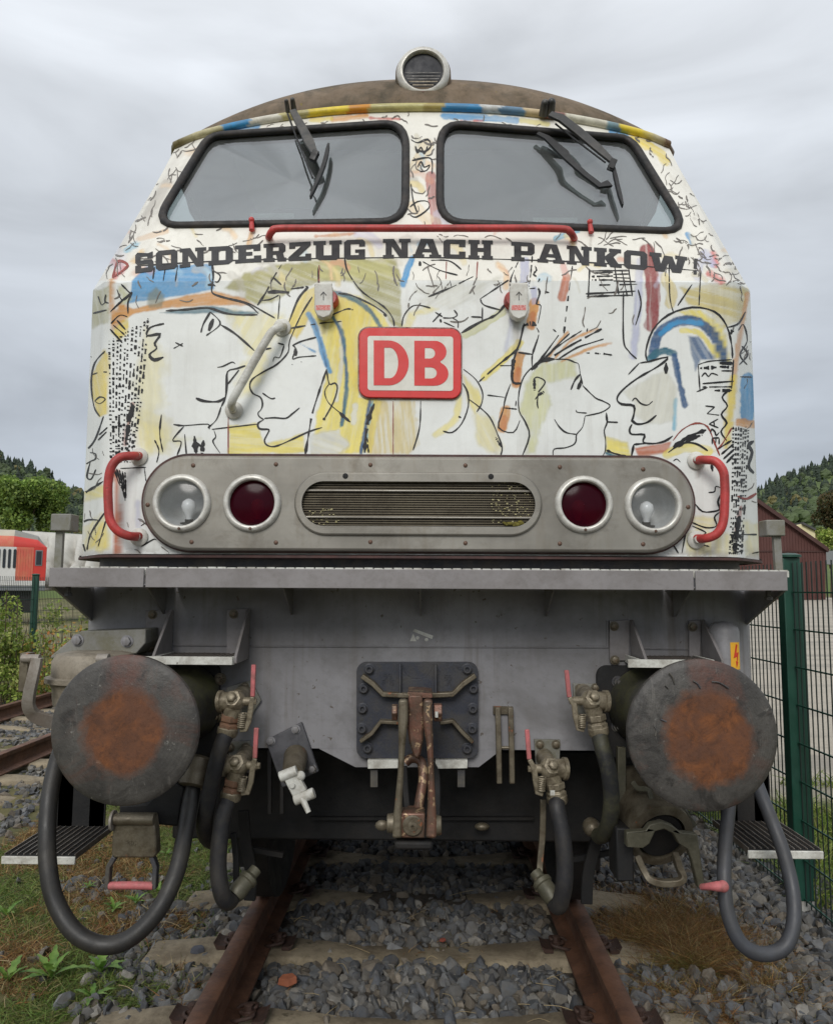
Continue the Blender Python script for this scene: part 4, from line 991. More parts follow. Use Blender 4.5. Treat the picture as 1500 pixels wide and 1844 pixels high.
def letter(ch, x0, x1):
    global lettering
    mb = MB()
    for poly in slab(ch):
        dense = []
        for i in range(len(poly)):
            a, b = poly[i], poly[(i + 1) % len(poly)]
            m_ = max(1, int(max(abs(a[0] - b[0]), abs(a[1] - b[1])) / 0.34))
            dense += [(a[0] + (b[0] - a[0]) * j / m_, a[1] + (b[1] - a[1]) * j / m_) for j in range(m_)]
        pts = []
        for u, v in dense:
            x = x0 + (x1 - x0) * u
            t, b = np.interp(x, TXT_X, TXT_T), np.interp(x, TXT_X, TXT_B)
            pts.append(SP(x - (0.5 - v) * 0.0, b + (t - b) * v, 0.0022))
        flat = [Vector((p.x, p.z, 0)) for p in pts]
        mb.add(pts, [tuple(t) for t in tessellate_polygon([flat])])
    if lettering is None:
        lettering = mb.build('lettering', M['lettering'], LOCO, None, 0, 'black slab letters reading SONDERZUG NACH PANKOW!')
    else:
        mb.build('letter', M['lettering'], lettering, None)
for word, xs in (('SONDERZUG', [242, 279, 322, 374, 422, 473, 518, 563, 618, 662]), ('NACH', [688, 742, 797, 842, 890]), ('PANKOW', [919, 966, 1019, 1068, 1122, 1168, 1240])):
    for i, ch in enumerate(word):
        letter(ch, xs[i] + 1.5, xs[i + 1] - 2.5)
letter('!', 1246, 1260)

# ------------------------------------------------------------------ roof, gutter, lip
SEC_W, SEC_Z0, SEC_H = 1.372, 3.70, 0.545
us = np.linspace(-1, 1, 81)
def sec(u):
    return SEC_Z0 + SEC_H * (1 - np.abs(u) ** 2.3) ** 0.72
gutx = np.interp(us, np.linspace(-1, 1, 81), us) * 1.262
_ok = np.abs(cG[:, 1]) < 3.76
gfront = cG[_ok]
_ord = np.argsort(gfront[:, 0])
gfront = gfront[_ord]
G3 = np.stack([gutx, np.interp(gutx, gfront[:, 0], gfront[:, 1]), np.interp(gutx, gfront[:, 0], gfront[:, 2])], -1)
YT = 4.42
T3 = np.stack([us * SEC_W, np.full(81, YT), sec(us)], -1)
ss = np.linspace(0, PI / 2, 26)
rows = []
for s_ in ss:
    q = G3.copy()
    q[:, 0] = G3[:, 0] + (T3[:, 0] - G3[:, 0]) * (1 - math.cos(s_))
    q[:, 1] = G3[:, 1] + (T3[:, 1] - G3[:, 1]) * (1 - math.cos(s_))
    q[:, 2] = G3[:, 2] + (T3[:, 2] - G3[:, 2]) * math.sin(s_)
    rows.append(q)
for y in (6, 9, 13, 19):
    q = T3.copy(); q[:, 1] = y; rows.append(q)
roof_o = link(bpy.data.objects.new('roof', grid_mesh('roof', np.stack(rows), M['roof'], None, None, 40)), LOCO)
roof_o['label'] = 'brown weathered cab roof above the windscreens'
# gutter bead with the livery carried over it
gp = []
for i in range(len(cG)):
    if cG[i, 1] < 4.2:
        gp.append(cG[i] + np.array([0, -0.012, 0.004]))
gp = np.array(gp)[::4]
gp[:3, 2] -= np.array([0.03, 0.02, 0.01]); gp[-3:, 2] -= np.array([0.01, 0.02, 0.03])
gut = MB().tube([Vector(x) for x in gp], 0.019, 14)
gme = gut.mesh('rain_gutter', wmat('gutter_paint', (1, 1, 1), 0.45, 0, 0.06, 8, srgb(84, 74, 56), 0.3, 12, None, 0, 0.15, 60, None, 25, 0.62, 'art'), 50)
gv = np.empty(len(gme.vertices) * 3); gme.vertices.foreach_get('co', gv); gv = gv.reshape(-1, 3)
gu, _ = survey(gv)
seg = [(0, srgb(110, 100, 62)), (345, srgb(188, 180, 140)), (400, BLU), (452, srgb(214, 210, 196)), (500, srgb(186, 176, 120)), (556, YEL2), (622, OCH), (665, srgb(190, 182, 120)), (760, srgb(164, 148, 84)),
       (800, BLU), (866, srgb(206, 208, 206)), (905, srgb(90, 130, 160)), (940, srgb(196, 176, 140)), (980, srgb(130, 84, 74)), (1010, srgb(212, 208, 190)), (1090, srgb(120, 150, 160)), (1120, YEL2), (1165, srgb(196, 186, 150)), (1200, srgb(110, 82, 56))]
gc = np.zeros((len(gv), 4)); gc[:, 3] = 1
gun = gu + 18 * (vnoise(gu / 30, gv[:, 2] * 40, 3) - 0.5)
for x_, c_ in seg:
    gc[gun >= x_, :3] = c_
ga = gme.color_attributes.new('art', 'FLOAT_COLOR', 'POINT'); ga.data.foreach_set('color', gc.reshape(-1).astype(np.float32))
link(bpy.data.objects.new('rain_gutter', gme), LOCO)
# thin rusty lip along the bottom of the cab and the recessed plinth below it
lip = []
for i in range(len(cB)):
    if cB[i, 1] < 19:
        lip.append(cB[i])
lipv = np.array(lip)
lo = lipv.copy(); cen = np.array([0, 12.0, 0])
outw = lipv - cen; outw[:, 2] = 0; outw /= np.linalg.norm(outw, axis=1)[:, None]
L0 = lipv + outw * 0.022 + [0, 0, -0.004]; L1 = lipv - outw * 0.08 + [0, 0, -0.004]
L2 = lipv - outw * 0.08 + [0, 0, -0.016]; L3 = lipv + outw * 0.022 + [0, 0, -0.014]
link(bpy.data.objects.new('skirt_lip', grid_mesh('skirt_lip', np.stack([L1, L0, L3, L2]), M['lip'], None, None, 30)), LOCO)
pl = MB()
pl.bb(-1.30, 1.30, 3.19, 19, 1.50, 1.612)
pl.build('plinth', M['grey_dark'], LOCO)
# floor of the body: closes the shell from below
MB().bb(-1.5, 1.5, 3.45, 19, 1.612, 1.63).build('body_floor', M['frame_black'], LOCO)
MB().bb(-1.5, 1.5, 18.9, 18.99, 1.64, 3.7).build('rear_wall', M['white'], LOCO)
# ------------------------------------------------------------------ windscreens
UPN = Vector((0, -1.033, 0.455)).normalized()       # outward normal of the raked front
_SP0 = SP
def SP(px, py, off=0.0):
    q = _SP0(px, py, off)
    if q is None:                                    # above the gutter: the raked plane carried on
        d = (P(px, py, 3.0) - CAMLOC).normalized()
        t = (Vector((0, 3.12, 2.752)) - CAMLOC).dot(UPN) / d.dot(UPN)
        q = CAMLOC + d * (t + off / d.dot(UPN))
    return q
def resample(poly, n):
    p = [Vector((a, b, 0)) for a, b in poly]; L_ = [0]
    for i in range(len(p)):
        L_.append(L_[-1] + (p[(i + 1) % len(p)] - p[i]).length)
    out = []
    for k_ in range(n):
        s_ = L_[-1] * k_ / n
        i = max(j for j in range(len(p)) if L_[j] <= s_ + 1e-9)
        t = (s_ - L_[i]) / max(1e-9, L_[i + 1] - L_[i])
        q = p[i].lerp(p[(i + 1) % len(p)], t); out.append((q.x, q.y))
    return out
for poly in (WIN_L, WIN_R):
    ring = resample(poly, 96)
    pts = [SP(a, b, 0.004) for a, b in ring]
    gpts = [p - UPN * 0.016 for p in pts]
    gm = MB()
    cen = sum(gpts, Vector()) / len(gpts)
    n_ = len(gpts)
    inner = [cen + (p - cen) * 0.5 for p in gpts]
    vs = gpts + inner + [cen]
    gm.add(vs, [(i, (i + 1) % n_, n_ + (i + 1) % n_, n_ + i) for i in range(n_)] + [(n_ + i, n_ + (i + 1) % n_, 2 * n_) for i in range(n_)])
    gm.add([v - UPN * 0.008 for v in vs], [(i, (i + 1) % n_, n_ + (i + 1) % n_, n_ + i) for i in range(n_)] + [(n_ + i, n_ + (i + 1) % n_, 2 * n_) for i in range(n_)])
    ws = gm.build('windscreen', M['glass'], LOCO, None)
    ga_ = MB().loop(pts, 0.0185, 12, UPN)
    ga_.loop([cen + (p - cen) * 0.985 - UPN * 0.006 for p in pts], 0.011, 8, UPN)
    ga_.build('gasket', M['gasket'], ws, 60)
# cab interior seen through the glass: floor, back wall, desk, pillars, pale side linings
it = MB()
it.bb(-1.35, 1.35, 5.3, 5.36, 1.7, 4.1); it.bb(-1.4, 1.4, 3.5, 5.3, 1.72, 1.76)
it.build('cab_bulkhead', M['interior_dark'], LOCO)
MB().bb(-1.0, 1.0, 3.9, 5.3, 3.76, 3.78).build('cab_ceiling', M['interior'], LOCO)
MB().bb(-1.22, 1.22, 3.24, 3.6, 2.86, 2.94).build('driver_desk', M['interior_dark'], LOCO, None, 0.01)
for s_ in (-1, 1):
    st_ = MB(); st_.bb(s_ * 0.72 - 0.24, s_ * 0.72 + 0.24, 4.25, 4.36, 2.5, 3.42); st_.bb(s_ * 0.72 - 0.15, s_ * 0.72 + 0.15, 4.26, 4.35, 3.45, 3.66)
    st_.build('driver_seat', M['frame_black'], LOCO, 38, 0.04)
MB().bb(-0.36, 0.36, 5.27, 5.298, 1.8, 3.7).build('rear_door', M['interior'], LOCO, None, 0.01)
for px_, py_, w_ in ((490, 388, 72), (1000, 396, 72)):
    a = SP(px_, py_, -0.10)
    MB().box(a, (0.20, 0.004, 0.03), Matrix.Rotation(-0.4, 3, 'X')).build('dash_card', M['white'], LOCO, None)
# ------------------------------------------------------------------ wipers
def wiper(arm, arm_w, rod, link_, blade, pivot, pale):
    b = MB()
    bl = [SP(x, y, 0.022) for x, y in blade]
    b.bar(spline(bl, 6), [0.008, 0.012, 0.014, 0.016, 0.016, 0.016, 0.016, 0.016, 0.016, 0.014, 0.012, 0.009, 0.006][:len(spline(bl, 6))] if len(bl) == 3 else 0.014, 0.020, UPN)
    w = b.build('wiper', M['wiper_black'], LOCO)
    ap = [SP(x, y, o) for x, y, o in arm]
    MB().bar(ap, arm_w, 0.014, UPN).build('wiper_arm', pale, w, 38, 0.002)
    MB().tube([SP(x, y, o) for x, y, o in rod], 0.0045, 8).build('wiper_rod', M['wiper_black'], w)
    if link_:
        MB().bar([SP(x, y, o) for x, y, o in link_[0]], link_[1], 0.012, UPN).build('wiper_link', M['wiper_black'], w)
    k_ = MB()
    for x, y, r_ in pivot:
        c = SP(x, y, 0.0); k_.cyl(c, c + UPN * 0.06, r_, r_ * 0.8, 14)
        k_.ball(c + UPN * 0.06, r_ * 0.8, 10)
    k_.build('wiper_pivot', M['red'] if pale is M['wiper_black'] else M['wiper'], w)
    jx, jy = arm[-1][0], arm[-1][1]
    j = SP(jx, jy + 6, 0.04)
    MB().box(j, (0.03, 0.03, 0.05), Matrix.Rotation(0.4, 3, 'Y')).build('wiper_joint', M['wiper_black'], w, 38, 0.003)
wiper([(527, 198, 0.055), (540, 222, 0.055), (557, 255, 0.05), (566, 275, 0.045)], [0.03, 0.04, 0.046, 0.03], [(518, 204, 0.04), (535, 250, 0.04), (563, 320, 0.035)],
      None, [(592, 260), (582, 300), (559, 355)], [(519, 202, 0.012), (530, 200, 0.014)], M['wiper'])
wiper([(990, 205, 0.06), (1010, 212, 0.06), (1040, 235, 0.055), (1075, 265, 0.05), (1102, 290, 0.045)], [0.035, 0.05, 0.05, 0.044, 0.026], [(1000, 222, 0.045), (1045, 258, 0.04), (1090, 292, 0.04)],
      ([(968, 240, 0.02), (985, 248, 0.025), (1015, 275, 0.025), (1025, 288, 0.03), (1055, 315, 0.03), (1080, 334, 0.03), (1098, 330, 0.03)], [0.02, 0.03, 0.046, 0.03, 0.026, 0.03, 0.04]), [(1104, 300), (1112, 335), (1121, 370)], [(978, 206, 0.022), (990, 204, 0.024)], M['wiper'])
for x_, y_ in ((453, 404), (1062, 408)):
    c = SP(x_, y_, 0.02)
    nz_ = MB().cyl(c + Vector((0, 0, 0.02)), c + Vector((0.004, -0.01, -0.03)), 0.009, 0.012, 10)
    nz_.ball(c + Vector((0, -0.004, 0.02)), 0.013, 10)
    nz_.build('washer_nozzle', M['red'], LOCO)
# ------------------------------------------------------------------ handrails
def rail(path, r, mat, mounts, name, mm, sub=True, label=None):
    o = MB().tube(spline(path, 8), r, 14).build(name, mat, LOCO, 60, 0, label)
    for m_ in mounts:
        n = Vector((0, -1, 0.0))
        k_ = MB().lathe([(0.036, 0), (0.036, 0.004), (0.030, 0.009), (0.017, 0.012), (0.015, 0.03)], Vector(m_) + Vector((0, 0.002, 0)), n, 24)
        k_.build('rail_mount', mm, o)
    return o
a, b = SP(484, 427, 0.0), SP(1034, 430, 0.0)
h = [SP(484, 427, -0.005), SP(485, 424, 0.03), SP(490, 416, 0.055), SP(502, 411, 0.062)] + [SP(x, 410.5, 0.062) for x in (580, 680, 780, 880, 960)] + [SP(1015, 412, 0.062), SP(1026, 417, 0.055), SP(1032, 425, 0.03), SP(1034, 430, -0.005)]
MB().tube(spline(h, 6), 0.0150, 14).build('front_handrail', M['red'], LOCO, 60, 0, 'long red handrail under the windscreens')
L_ = [(252, 821, 0.0), (236, 821, 0.05), (216, 824, 0.075), (201, 840, 0.085), (195, 868, 0.085), (195, 905, 0.085), (198, 935, 0.085), (211, 955, 0.08), (232, 965, 0.06), (252, 966, 0.0)]
rail([P(x, y, 3.115 - o) for x, y, o in L_], 0.0175, M['red'], [P(250, 822, 3.115), P(250, 967, 3.115)], 'grab_rail', M['socket_white'], True, 'red grab rail beside the left lamps')
R_ = [(1253, 829, 0.0), (1268, 828, 0.05), (1288, 831, 0.075), (1302, 848, 0.085), (1305, 872, 0.085), (1305, 905, 0.085), (1302, 940, 0.085), (1292, 960, 0.08), (1274, 969, 0.06), (1253, 970, 0.0)]
rail([P(x, y, 3.115 - o) for x, y, o in R_], 0.0175, M['red'], [P(1254, 829, 3.115), P(1254, 972, 3.115)], 'grab_rail', M['socket_white'], True, 'red grab rail beside the right lamps')
W_ = [(512, 588, 0.0), (503, 589, 0.05), (490, 597, 0.07), (478, 615, 0.075), (455, 655, 0.075), (432, 696, 0.075), (420, 718, 0.07), (417, 730, 0.045), (420, 738, 0.0)]
rail([P(x, y, 3.10 - o) for x, y, o in W_], 0.0165, M['white'], [P(508, 589, 3.10), P(421, 738, 3.10)], 'slanted_handrail', M['socket_white'], True, 'white slanted handrail')
# ------------------------------------------------------------------ lamp panel
PY = 3.055
def stadium(x0, x1, y0, y1, n=18, r=None):
    r = (y1 - y0) / 2 if r is None else r
    out = []
    for cx_, cy_, a0 in ((x1 - r, y0 + r, -90), (x1 - r, y1 - r, 0), (x0 + r, y1 - r, 90), (x0 + r, y0 + r, 180)):
        for i in range(n + 1):
            a = math.radians(a0 + 90 * i / n); out.append((cx_ + r * math.cos(a), cy_ + r * math.sin(a)))
    return out
def tilt(pts):                 # the panel sits a hair off level in the survey
    return [(x, y + (x - 753) * 0.0045) for x, y in pts]
def rim_plate(mb, outer, inner_list, Y, thick, edge=0.008):
    """plate with rounded rim and real holes"""
    O = [P(a, b, Y) for a, b in outer]
    H = [[P(a, b, Y) for a, b in r] for r in inner_list]
    fl = [Vector((p.x, p.z, 0)) for p in O]; fh = [[Vector((p.x, p.z, 0)) for p in r] for r in H]
    tri = tessellate_polygon([fl] + fh)
    al = O + [p for r in H for p in r]
    mb.add(al, [tuple(t) for t in tri])
    cen = sum(O, Vector()) / len(O); n = len(O)
    def off(p, i, d):
        t = (O[(i + 1) % n] - O[i - 1]); q = Vector((t.z, 0, -t.x)).normalized()
        if q.dot(p - cen) < 0: q = -q
        return q * d
    r1 = [p + off(p, i, edge * 0.7) + Vector((0, edge * 0.3, 0)) for i, p in enumerate(O)]
    r2 = [p + off(p, i, edge) + Vector((0, edge, 0)) for i, p in enumerate(O)]
    r3 = [p + off(p, i, edge) + Vector((0, thick, 0)) for i, p in enumerate(O)]
    mb.add(O + r1 + r2 + r3, [(k_ * n + i, k_ * n + (i + 1) % n, (k_ + 1) * n + (i + 1) % n, (k_ + 1) * n + i) for k_ in range(3) for i in range(n)])
    for r in H:
        m_ = len(r)
        mb.add(r + [p + Vector((0, thick, 0)) for p in r], [(i, (i + 1) % m_, m_ + (i + 1) % m_, m_ + i) for i in range(m_)])
def circ(x, y, r, n=40):
    return [(x + r * math.cos(2 * PI * i / n), y + r * math.sin(2 * PI * i / n)) for i in range(n)]
LAMPS = [(328, 906, 'head'), (454.5, 906, 'tail'), (1051, 908.5, 'tail'), (1176, 911, 'head')]
pm = MB()
rim_plate(pm, tilt(stadium(261, 1246, 827, 988)), [circ(x, y, 44) for x, y, _ in LAMPS] + [tilt(stadium(543, 964, 867, 948))], PY, 0.05, 0.012)
panel = pm.build('lamp_panel', M['steel'], LOCO, 50, 0, 'brushed steel stadium panel holding lamps and grille')
bm_ = MB(); rim_plate(bm_, tilt(stadium(255, 1252, 819, 996)), [circ(x, y, 46) for x, y, _ in LAMPS] + [tilt(stadium(541, 966, 865, 950))], 3.088, 0.014, 0.002)
bm_.build('panel_seal', M['lip'], panel)
# raised frame of the grille
gf = MB(); rim_plate(gf, tilt(stadium(533, 973, 853, 961)), [tilt(stadium(543, 964, 867, 948))], PY - 0.014, 0.014, 0.008)
gfo = gf.build('grille_frame', M['steel'], panel, 50)
gr = MB(); rng_ = np.linspace(869, 946, 19)
for y in rng_:
    hw = math.sqrt(max(0, 40.5 ** 2 - (y - 907.5) ** 2))
    xa, xb = 543 + 40.5 - hw + 1, 964 - 40.5 + hw - 1
    a, b = P(xa, y + (xa - 753) * 0.0045, PY + 0.012), P(xb, y + (xb - 753) * 0.0045, PY + 0.012)
    gr.bar([a, b], 0.0042, 0.004, (0, -1, 0))
for x in np.arange(548, 962, 3.6):
    hh = 40 if 584 < x < 923 else math.sqrt(max(0, 40 ** 2 - (min(abs(x - 583.5), abs(x - 923.5))) ** 2))
    if hh < 4: continue
    yo = (x - 753) * 0.0045
    gr.bar([P(x, 907.5 - hh + yo, PY + 0.015), P(x, 907.5 + hh + yo, PY + 0.016)], 0.0013, 0.002, (0, -1, 0))
gro = gr.build('grille_wire', M['mesh'], panel, None); gro['kind'] = 'stuff'
MB().pix(tilt(stadium(546, 961, 870, 945)), PY + 0.034, 0.004).build('grille_backing', M['frame_black'], panel)
for y in (884, 932):
    MB().tube([P(546, y - 0.9, PY + 0.002), P(961, y + 0.9, PY + 0.002)], 0.0045, 10).build('grille_bar', M['steel'], panel)
# flecks of paint and moss caught in the mesh
fl = MB()
for i in range(150):
    x, y = (random.uniform(885, 955), random.uniform(868, 945)) if random.random() < 0.75 else (random.uniform(555, 610), random.uniform(915, 945))
    c = P(x, y, PY + 0.009); s_ = random.uniform(0.0015, 0.004)
    fl.box(c, (s_ * 2, 0.002, s_))
fl.build('mesh_fleck', wmat('pale_fleck', srgb(190, 182, 140), 0.8, 0, 0.2, 50, srgb(110, 104, 50), 0.6, 30), panel, None)['kind'] = 'stuff'
ms_ = MB()
for i in range(14):
    ms_.ball(P(908 + i * 2.4 + random.uniform(-1, 1), 944 + random.uniform(-3, 3) - abs(i - 6) * 0.3, PY + 0.004), random.uniform(0.006, 0.012), 8, (1, 0.6, 0.7))
ms_.build('moss_tuft', wmat('moss', srgb(104, 96, 40), 0.95, 0, 0.3, 60, None, 0, 1, None, 0, 0.5, 200), panel)
scr = None
for x, y in ((348, 838), (497, 836), (667, 837), (838, 838), (1008, 841), (1158, 845), (266, 909), (1239, 913), (345, 976), (497, 977), (667, 976), (838, 978), (1008, 979), (1158, 980)):
    c = P(x, y, PY)
    if scr is None:
        sm = MB().lathe([(0.0085, 0.0), (0.0085, 0.002), (0.006, 0.004)], (0, 0, 0), (0, -1, 0), 14).mesh('screw', M['screw'], 40)
        scr = True
    o = bpy.data.objects.new('screw', sm); link(o, panel); o.location = c
for x, y in ((622, 857), (884, 858)):
    MB().lathe([(0.011, 0), (0.011, 0.002), (0.007, 0.003)], P(x, y, PY - 0.014), (0, -1, 0), 14).build('frame_screw', M['frame_black'], panel)
for x, y, kind in LAMPS:
    c = P(x, y, PY); u1 = ML(1, x, y, PY)
    ro, ri = 52.5 * u1, 41 * u1
    ring_ = MB().lathe([(ri, 0.02), (ri, -0.016), (ri + 0.003, -0.022), (ri + 0.010, -0.024), (ro - 0.007, -0.020), (ro - 0.001, -0.010), (ro, 0.004)], c, (0, 1, 0), 56, False, False)
    lamp = ring_.build('headlamp' if kind == 'head' else 'tail_lamp', M['chrome'], LOCO, 50, 0, ('round white headlamp with a bulb behind clear glass' if kind == 'head' else 'round dark red tail lamp'))
    lens = MB().lathe([(ri, 0.004), (ri * 0.7, -0.004), (ri * 0.35, -0.008), (0.0005, -0.009)], c, (0, 1, 0), 40, False, False)
    lens.build('lens', M['lamp_clear'] if kind == 'head' else M['lamp_red'], lamp, 60)
    bowl = MB().lathe([(ri, 0.012), (ri * 0.98, 0.06), (ri * 0.8, 0.10), (ri * 0.4, 0.125), (0.001, 0.13)], c, (0, 1, 0), 40, False, False)
    bowl.build('reflector', M['reflector'], lamp, 60)
    s_ = 1 if x < 700 else -1
    bc = c + Vector((s_ * 0.012, 0.05, -0.014))
    bb_ = MB().lathe([(0.012, -0.045), (0.014, -0.03), (0.026, -0.008), (0.029, 0.008), (0.024, 0.026), (0.010, 0.036), (0.0005, 0.038)], bc, (0.0, -0.15, 1), 24, True, False)
    bb_.build('bulb', M['bulb'], lamp, 60)
    sk = MB().lathe([(0.016, -0.075), (0.016, -0.045)], bc, (0, -0.15, 1), 18); sk.lathe([(0.034, -0.064), (0.034, -0.058)], bc, (0, -0.15, 1), 22)
    sk.build('bulb_socket', M['frame_black'], lamp)
    MB().lathe([(0.006, 0), (0.004, 0.003)], c + Vector((0, -0.03, -(ro + ri) / 2)), (0, -1, 0), 12).build('ring_screw', M['screw'], lamp)
# ------------------------------------------------------------------ roof lamp
c = P(762, 129, 3.60); u1 = ML(1, 762, 129, 3.60)
ax = Vector((0, 1, 0.02))
tl_ = MB().lathe([(36 * u1, 0.015), (36 * u1, -0.014), (38 * u1, -0.020), (44 * u1, -0.018), (47.5 * u1, -0.004), (48.0 * u1, 0.012)], c, ax, 56, False, False)
tlo = tl_.build('roof_lamp', M['chrome'], LOCO, 50, 0, 'round headlamp with chrome ring on top of the roof')
MB().lathe([(47 * u1, 0.010), (50 * u1, 0.016), (51 * u1, 0.06), (50 * u1, 0.10), (52.5 * u1, 0.13), (53 * u1, 0.55)], c, ax, 56, True, True).build('lamp_housing', M['roof'], tlo, 40)
MB().lathe([(38.5 * u1, 0.004), (24 * u1, 0.000), (0.0005, -0.003)], c, ax, 48, False, False).build('lens', M['dark_lens'], tlo, 60)
for k_, (y, hw) in enumerate(((130, 32), (136, 31), (141, 29), (146, 26), (152, 19))):
    MB().bar([P(762 - hw, y, 3.592), P(762 + hw, y, 3.592)], 0.0032 + 0.0008 * k_, 0.002, (0, -1, 0)).build('lens_rib', M['wiper'] if k_ < 3 else M['greasy'], tlo, None)
MB().lathe([(0.006, 0), (0.004, 0.003)], c + Vector((0, -0.022, -43 * u1)), (0, -1, 0), 12).build('ring_screw', M['screw'], tlo)
# ------------------------------------------------------------------ DB plate
DY = 3.086
def pl(poly): return [P(a, b, 0) for a, b in poly]
sg = MB(); rim_plate(sg, [(x, y + (x - 738) * 0.012) for x, y in stadium(648, 829, 592, 715, 12, 17)], [], DY, 0.008, 0.0025)
plate = sg.build('number_plate', M['sign_red'], LOCO, 50, 0, 'red and white rectangular plate with the letters DB')
ed = MB(); ed.prism([P(x, y + (x - 738) * 0.012, DY + 0.008) for x, y in stadium(644.5, 832, 588.5, 718.5, 12, 20)], (0, 0.003, 0)); ed.build('plate_edge', M['sign_edge'], plate)
tl2 = lambda pts: [(x, y + (x - 738) * 0.008) for x, y in pts]
wp = MB(); wp.prism([P(x, y, DY - 0.0016) for x, y in tl2(stadium(662, 816, 605, 703, 6, 5))], (0, 0.0012, 0)); wp.build('plate_field', M['sign_white'], plate, None)
def arc(cx_, cy_, rx, ry, a0, a1, n=14):
    return [(cx_ + rx * math.cos(math.radians(a0 + (a1 - a0) * i / n)), cy_ + ry * math.sin(math.radians(a0 + (a1 - a0) * i / n))) for i in range(n + 1)]
def flat_letter(outer, holes, Y):
    O = [P(a, b, Y) for a, b in tl2(outer)]; H = [[P(a, b, Y) for a, b in tl2(h_)] for h_ in holes]
    fl_ = [[Vector((p.x, p.z, 0)) for p in O]] + [[Vector((p.x, p.z, 0)) for p in h_] for h_ in H]
    mb = MB(); mb.add(O + [p for h_ in H for p in h_], [tuple(t) for t in tessellate_polygon(fl_)])
    return mb
D_out = [(673, 613)] + arc(700, 653.5, 36, 40.5, -90, 90, 20) + [(673, 694)]
D_in = [(692, 626)] + arc(702, 653.5, 15, 27.5, -90, 90, 16) + [(692, 681)]
flat_letter(D_out, [D_in], DY - 0.0028).build('letter', M['sign_red'], plate, None)
B_out = [(746, 613)] + arc(783, 632.5, 21, 19.5, -90, 62, 12) + arc(782, 672, 25.5, 22, -62, 90, 12) + [(746, 694)]
B_h1 = [(765, 626)] + arc(774, 635.5, 9.5, 9.5, -90, 90, 10) + [(765, 645)]
B_h2 = [(765, 661)] + arc(776, 671, 10.5, 10, -90, 90, 10) + [(765, 681)]
flat_letter(B_out, [B_h1, B_h2], DY - 0.0028).build('letter', M['sign_red'], plate, None)
# ------------------------------------------------------------------ socket covers
for x0, x1, y0, y1, side in ((566, 599, 512, 571, 1), (918, 951, 512, 573, -1)):
    mb = MB(); mb.prism([P(a, b, 3.045) for a, b in stadium(x0, x1, y0, y1 + 2, 8, 13)[0:0] + [(x0, y0 + 3), (x0 + 3, y0), (x1 - 3, y0), (x1, y0 + 3), (x1, y1 - 14), (x1 - 5, y1 - 4), (x1 - 13, y1), (x0 + 13, y1), (x0 + 5, y1 - 4), (x0, y1 - 14)]], (0, 0.04, 0))
    so = mb.build('socket_cover', M['socket_white'], LOCO, 38, 0.004, 'white hinged socket cover with an arrow')
    cx_ = x1 + 1 if side > 0 else x0 - 1
    MB().lathe([(0.037, 0), (0.037, 0.03), (0.03, 0.045)], P(cx_ - side * 6, (y0 + y1) / 2 + 1, 3.10), (0, -1, 0), 24).build('socket_body', M['red'], so)
    m_ = (x0 + x1) / 2
    ar = MB()
    for a_, b_ in (((m_, y0 + 14), (m_, y0 + 28)), ((m_, y0 + 13), (m_ - 5, y0 + 19)), ((m_, y0 + 13), (m_ + 5, y0 + 19))):
        ar.bar([P(*a_, 3.0435), P(*b_, 3.0435)], 0.0028, 0.0012, (0, -1, 0))
    ar.build('arrow_mark', M['grey_dark'], so, None)
    tg = MB(); tg.prism([P(a, b, 3.0442) for a, b in ((x0 + 3, y0 + 37), (x1 - 4, y0 + 37), (x1 - 4, y0 + 46), (x0 + 3, y0 + 46))], (0, 0.001, 0)); tg.build('red_tag', wmat('red_tag', srgb(206, 90, 80), 0.6, 0, 0.2, 120, srgb(220, 200, 196), 0.7, 160, None, 0, 0), so, None)
    MB().cyl(P(x0 + 1, y0 + 1, 3.06), P(x1 - 1, y0 + 1, 3.06), 0.009).build('cover_hinge', M['socket_white'], so)
# ================================================================== below the cab
HY = 3.05                                   # plane of the headstock
# headstock: wide plate with rounded ends that return backwards
hs = MB()
outl = [(-1.31, 3.75), (-1.31, 3.16), (-1.302, 3.115), (-1.28, 3.08), (-1.245, 3.057), (-1.20, 3.05), (1.20, 3.05), (1.245, 3.057), (1.28, 3.08), (1.302, 3.115), (1.31, 3.16), (1.31, 3.75)]
zb, zt = 0.885, 1.505
n_ = len(outl)
hs.add([(x, y, zb) for x, y in outl] + [(x, y, zt) for x, y in outl], [(i, i + 1, n_ + i + 1, n_ + i) for i in range(n_ - 1)] + [tuple(range(n_, 2 * n_))])
headstock = hs.build('headstock', M['grey'], LOCO, 30, 0, 'wide grey buffer beam under the cab')
# middle part hangs lower behind the coupling plate
MB().pix([(575, 1349), (640, 1382), (862, 1382), (905, 1349), (905, 1340), (575, 1340)], HY + 0.001, 0.04).build('beam_drop', M['grey'], headstock)
wl = MB()
for a, b in (((445, 1164), (1095, 1166)), ((1148, 1168), (1240, 1169)), ((308, 1162), (408, 1163))):
    wl.tube([P(*a, HY - 0.001), P(*b, HY - 0.001)], 0.0045, 6)
wl.tube([P(1094, 1118, HY - 0.001), P(1094, 1166, HY - 0.001)], 0.0045, 6)
wl.build('weld_seam', M['grey'], headstock)
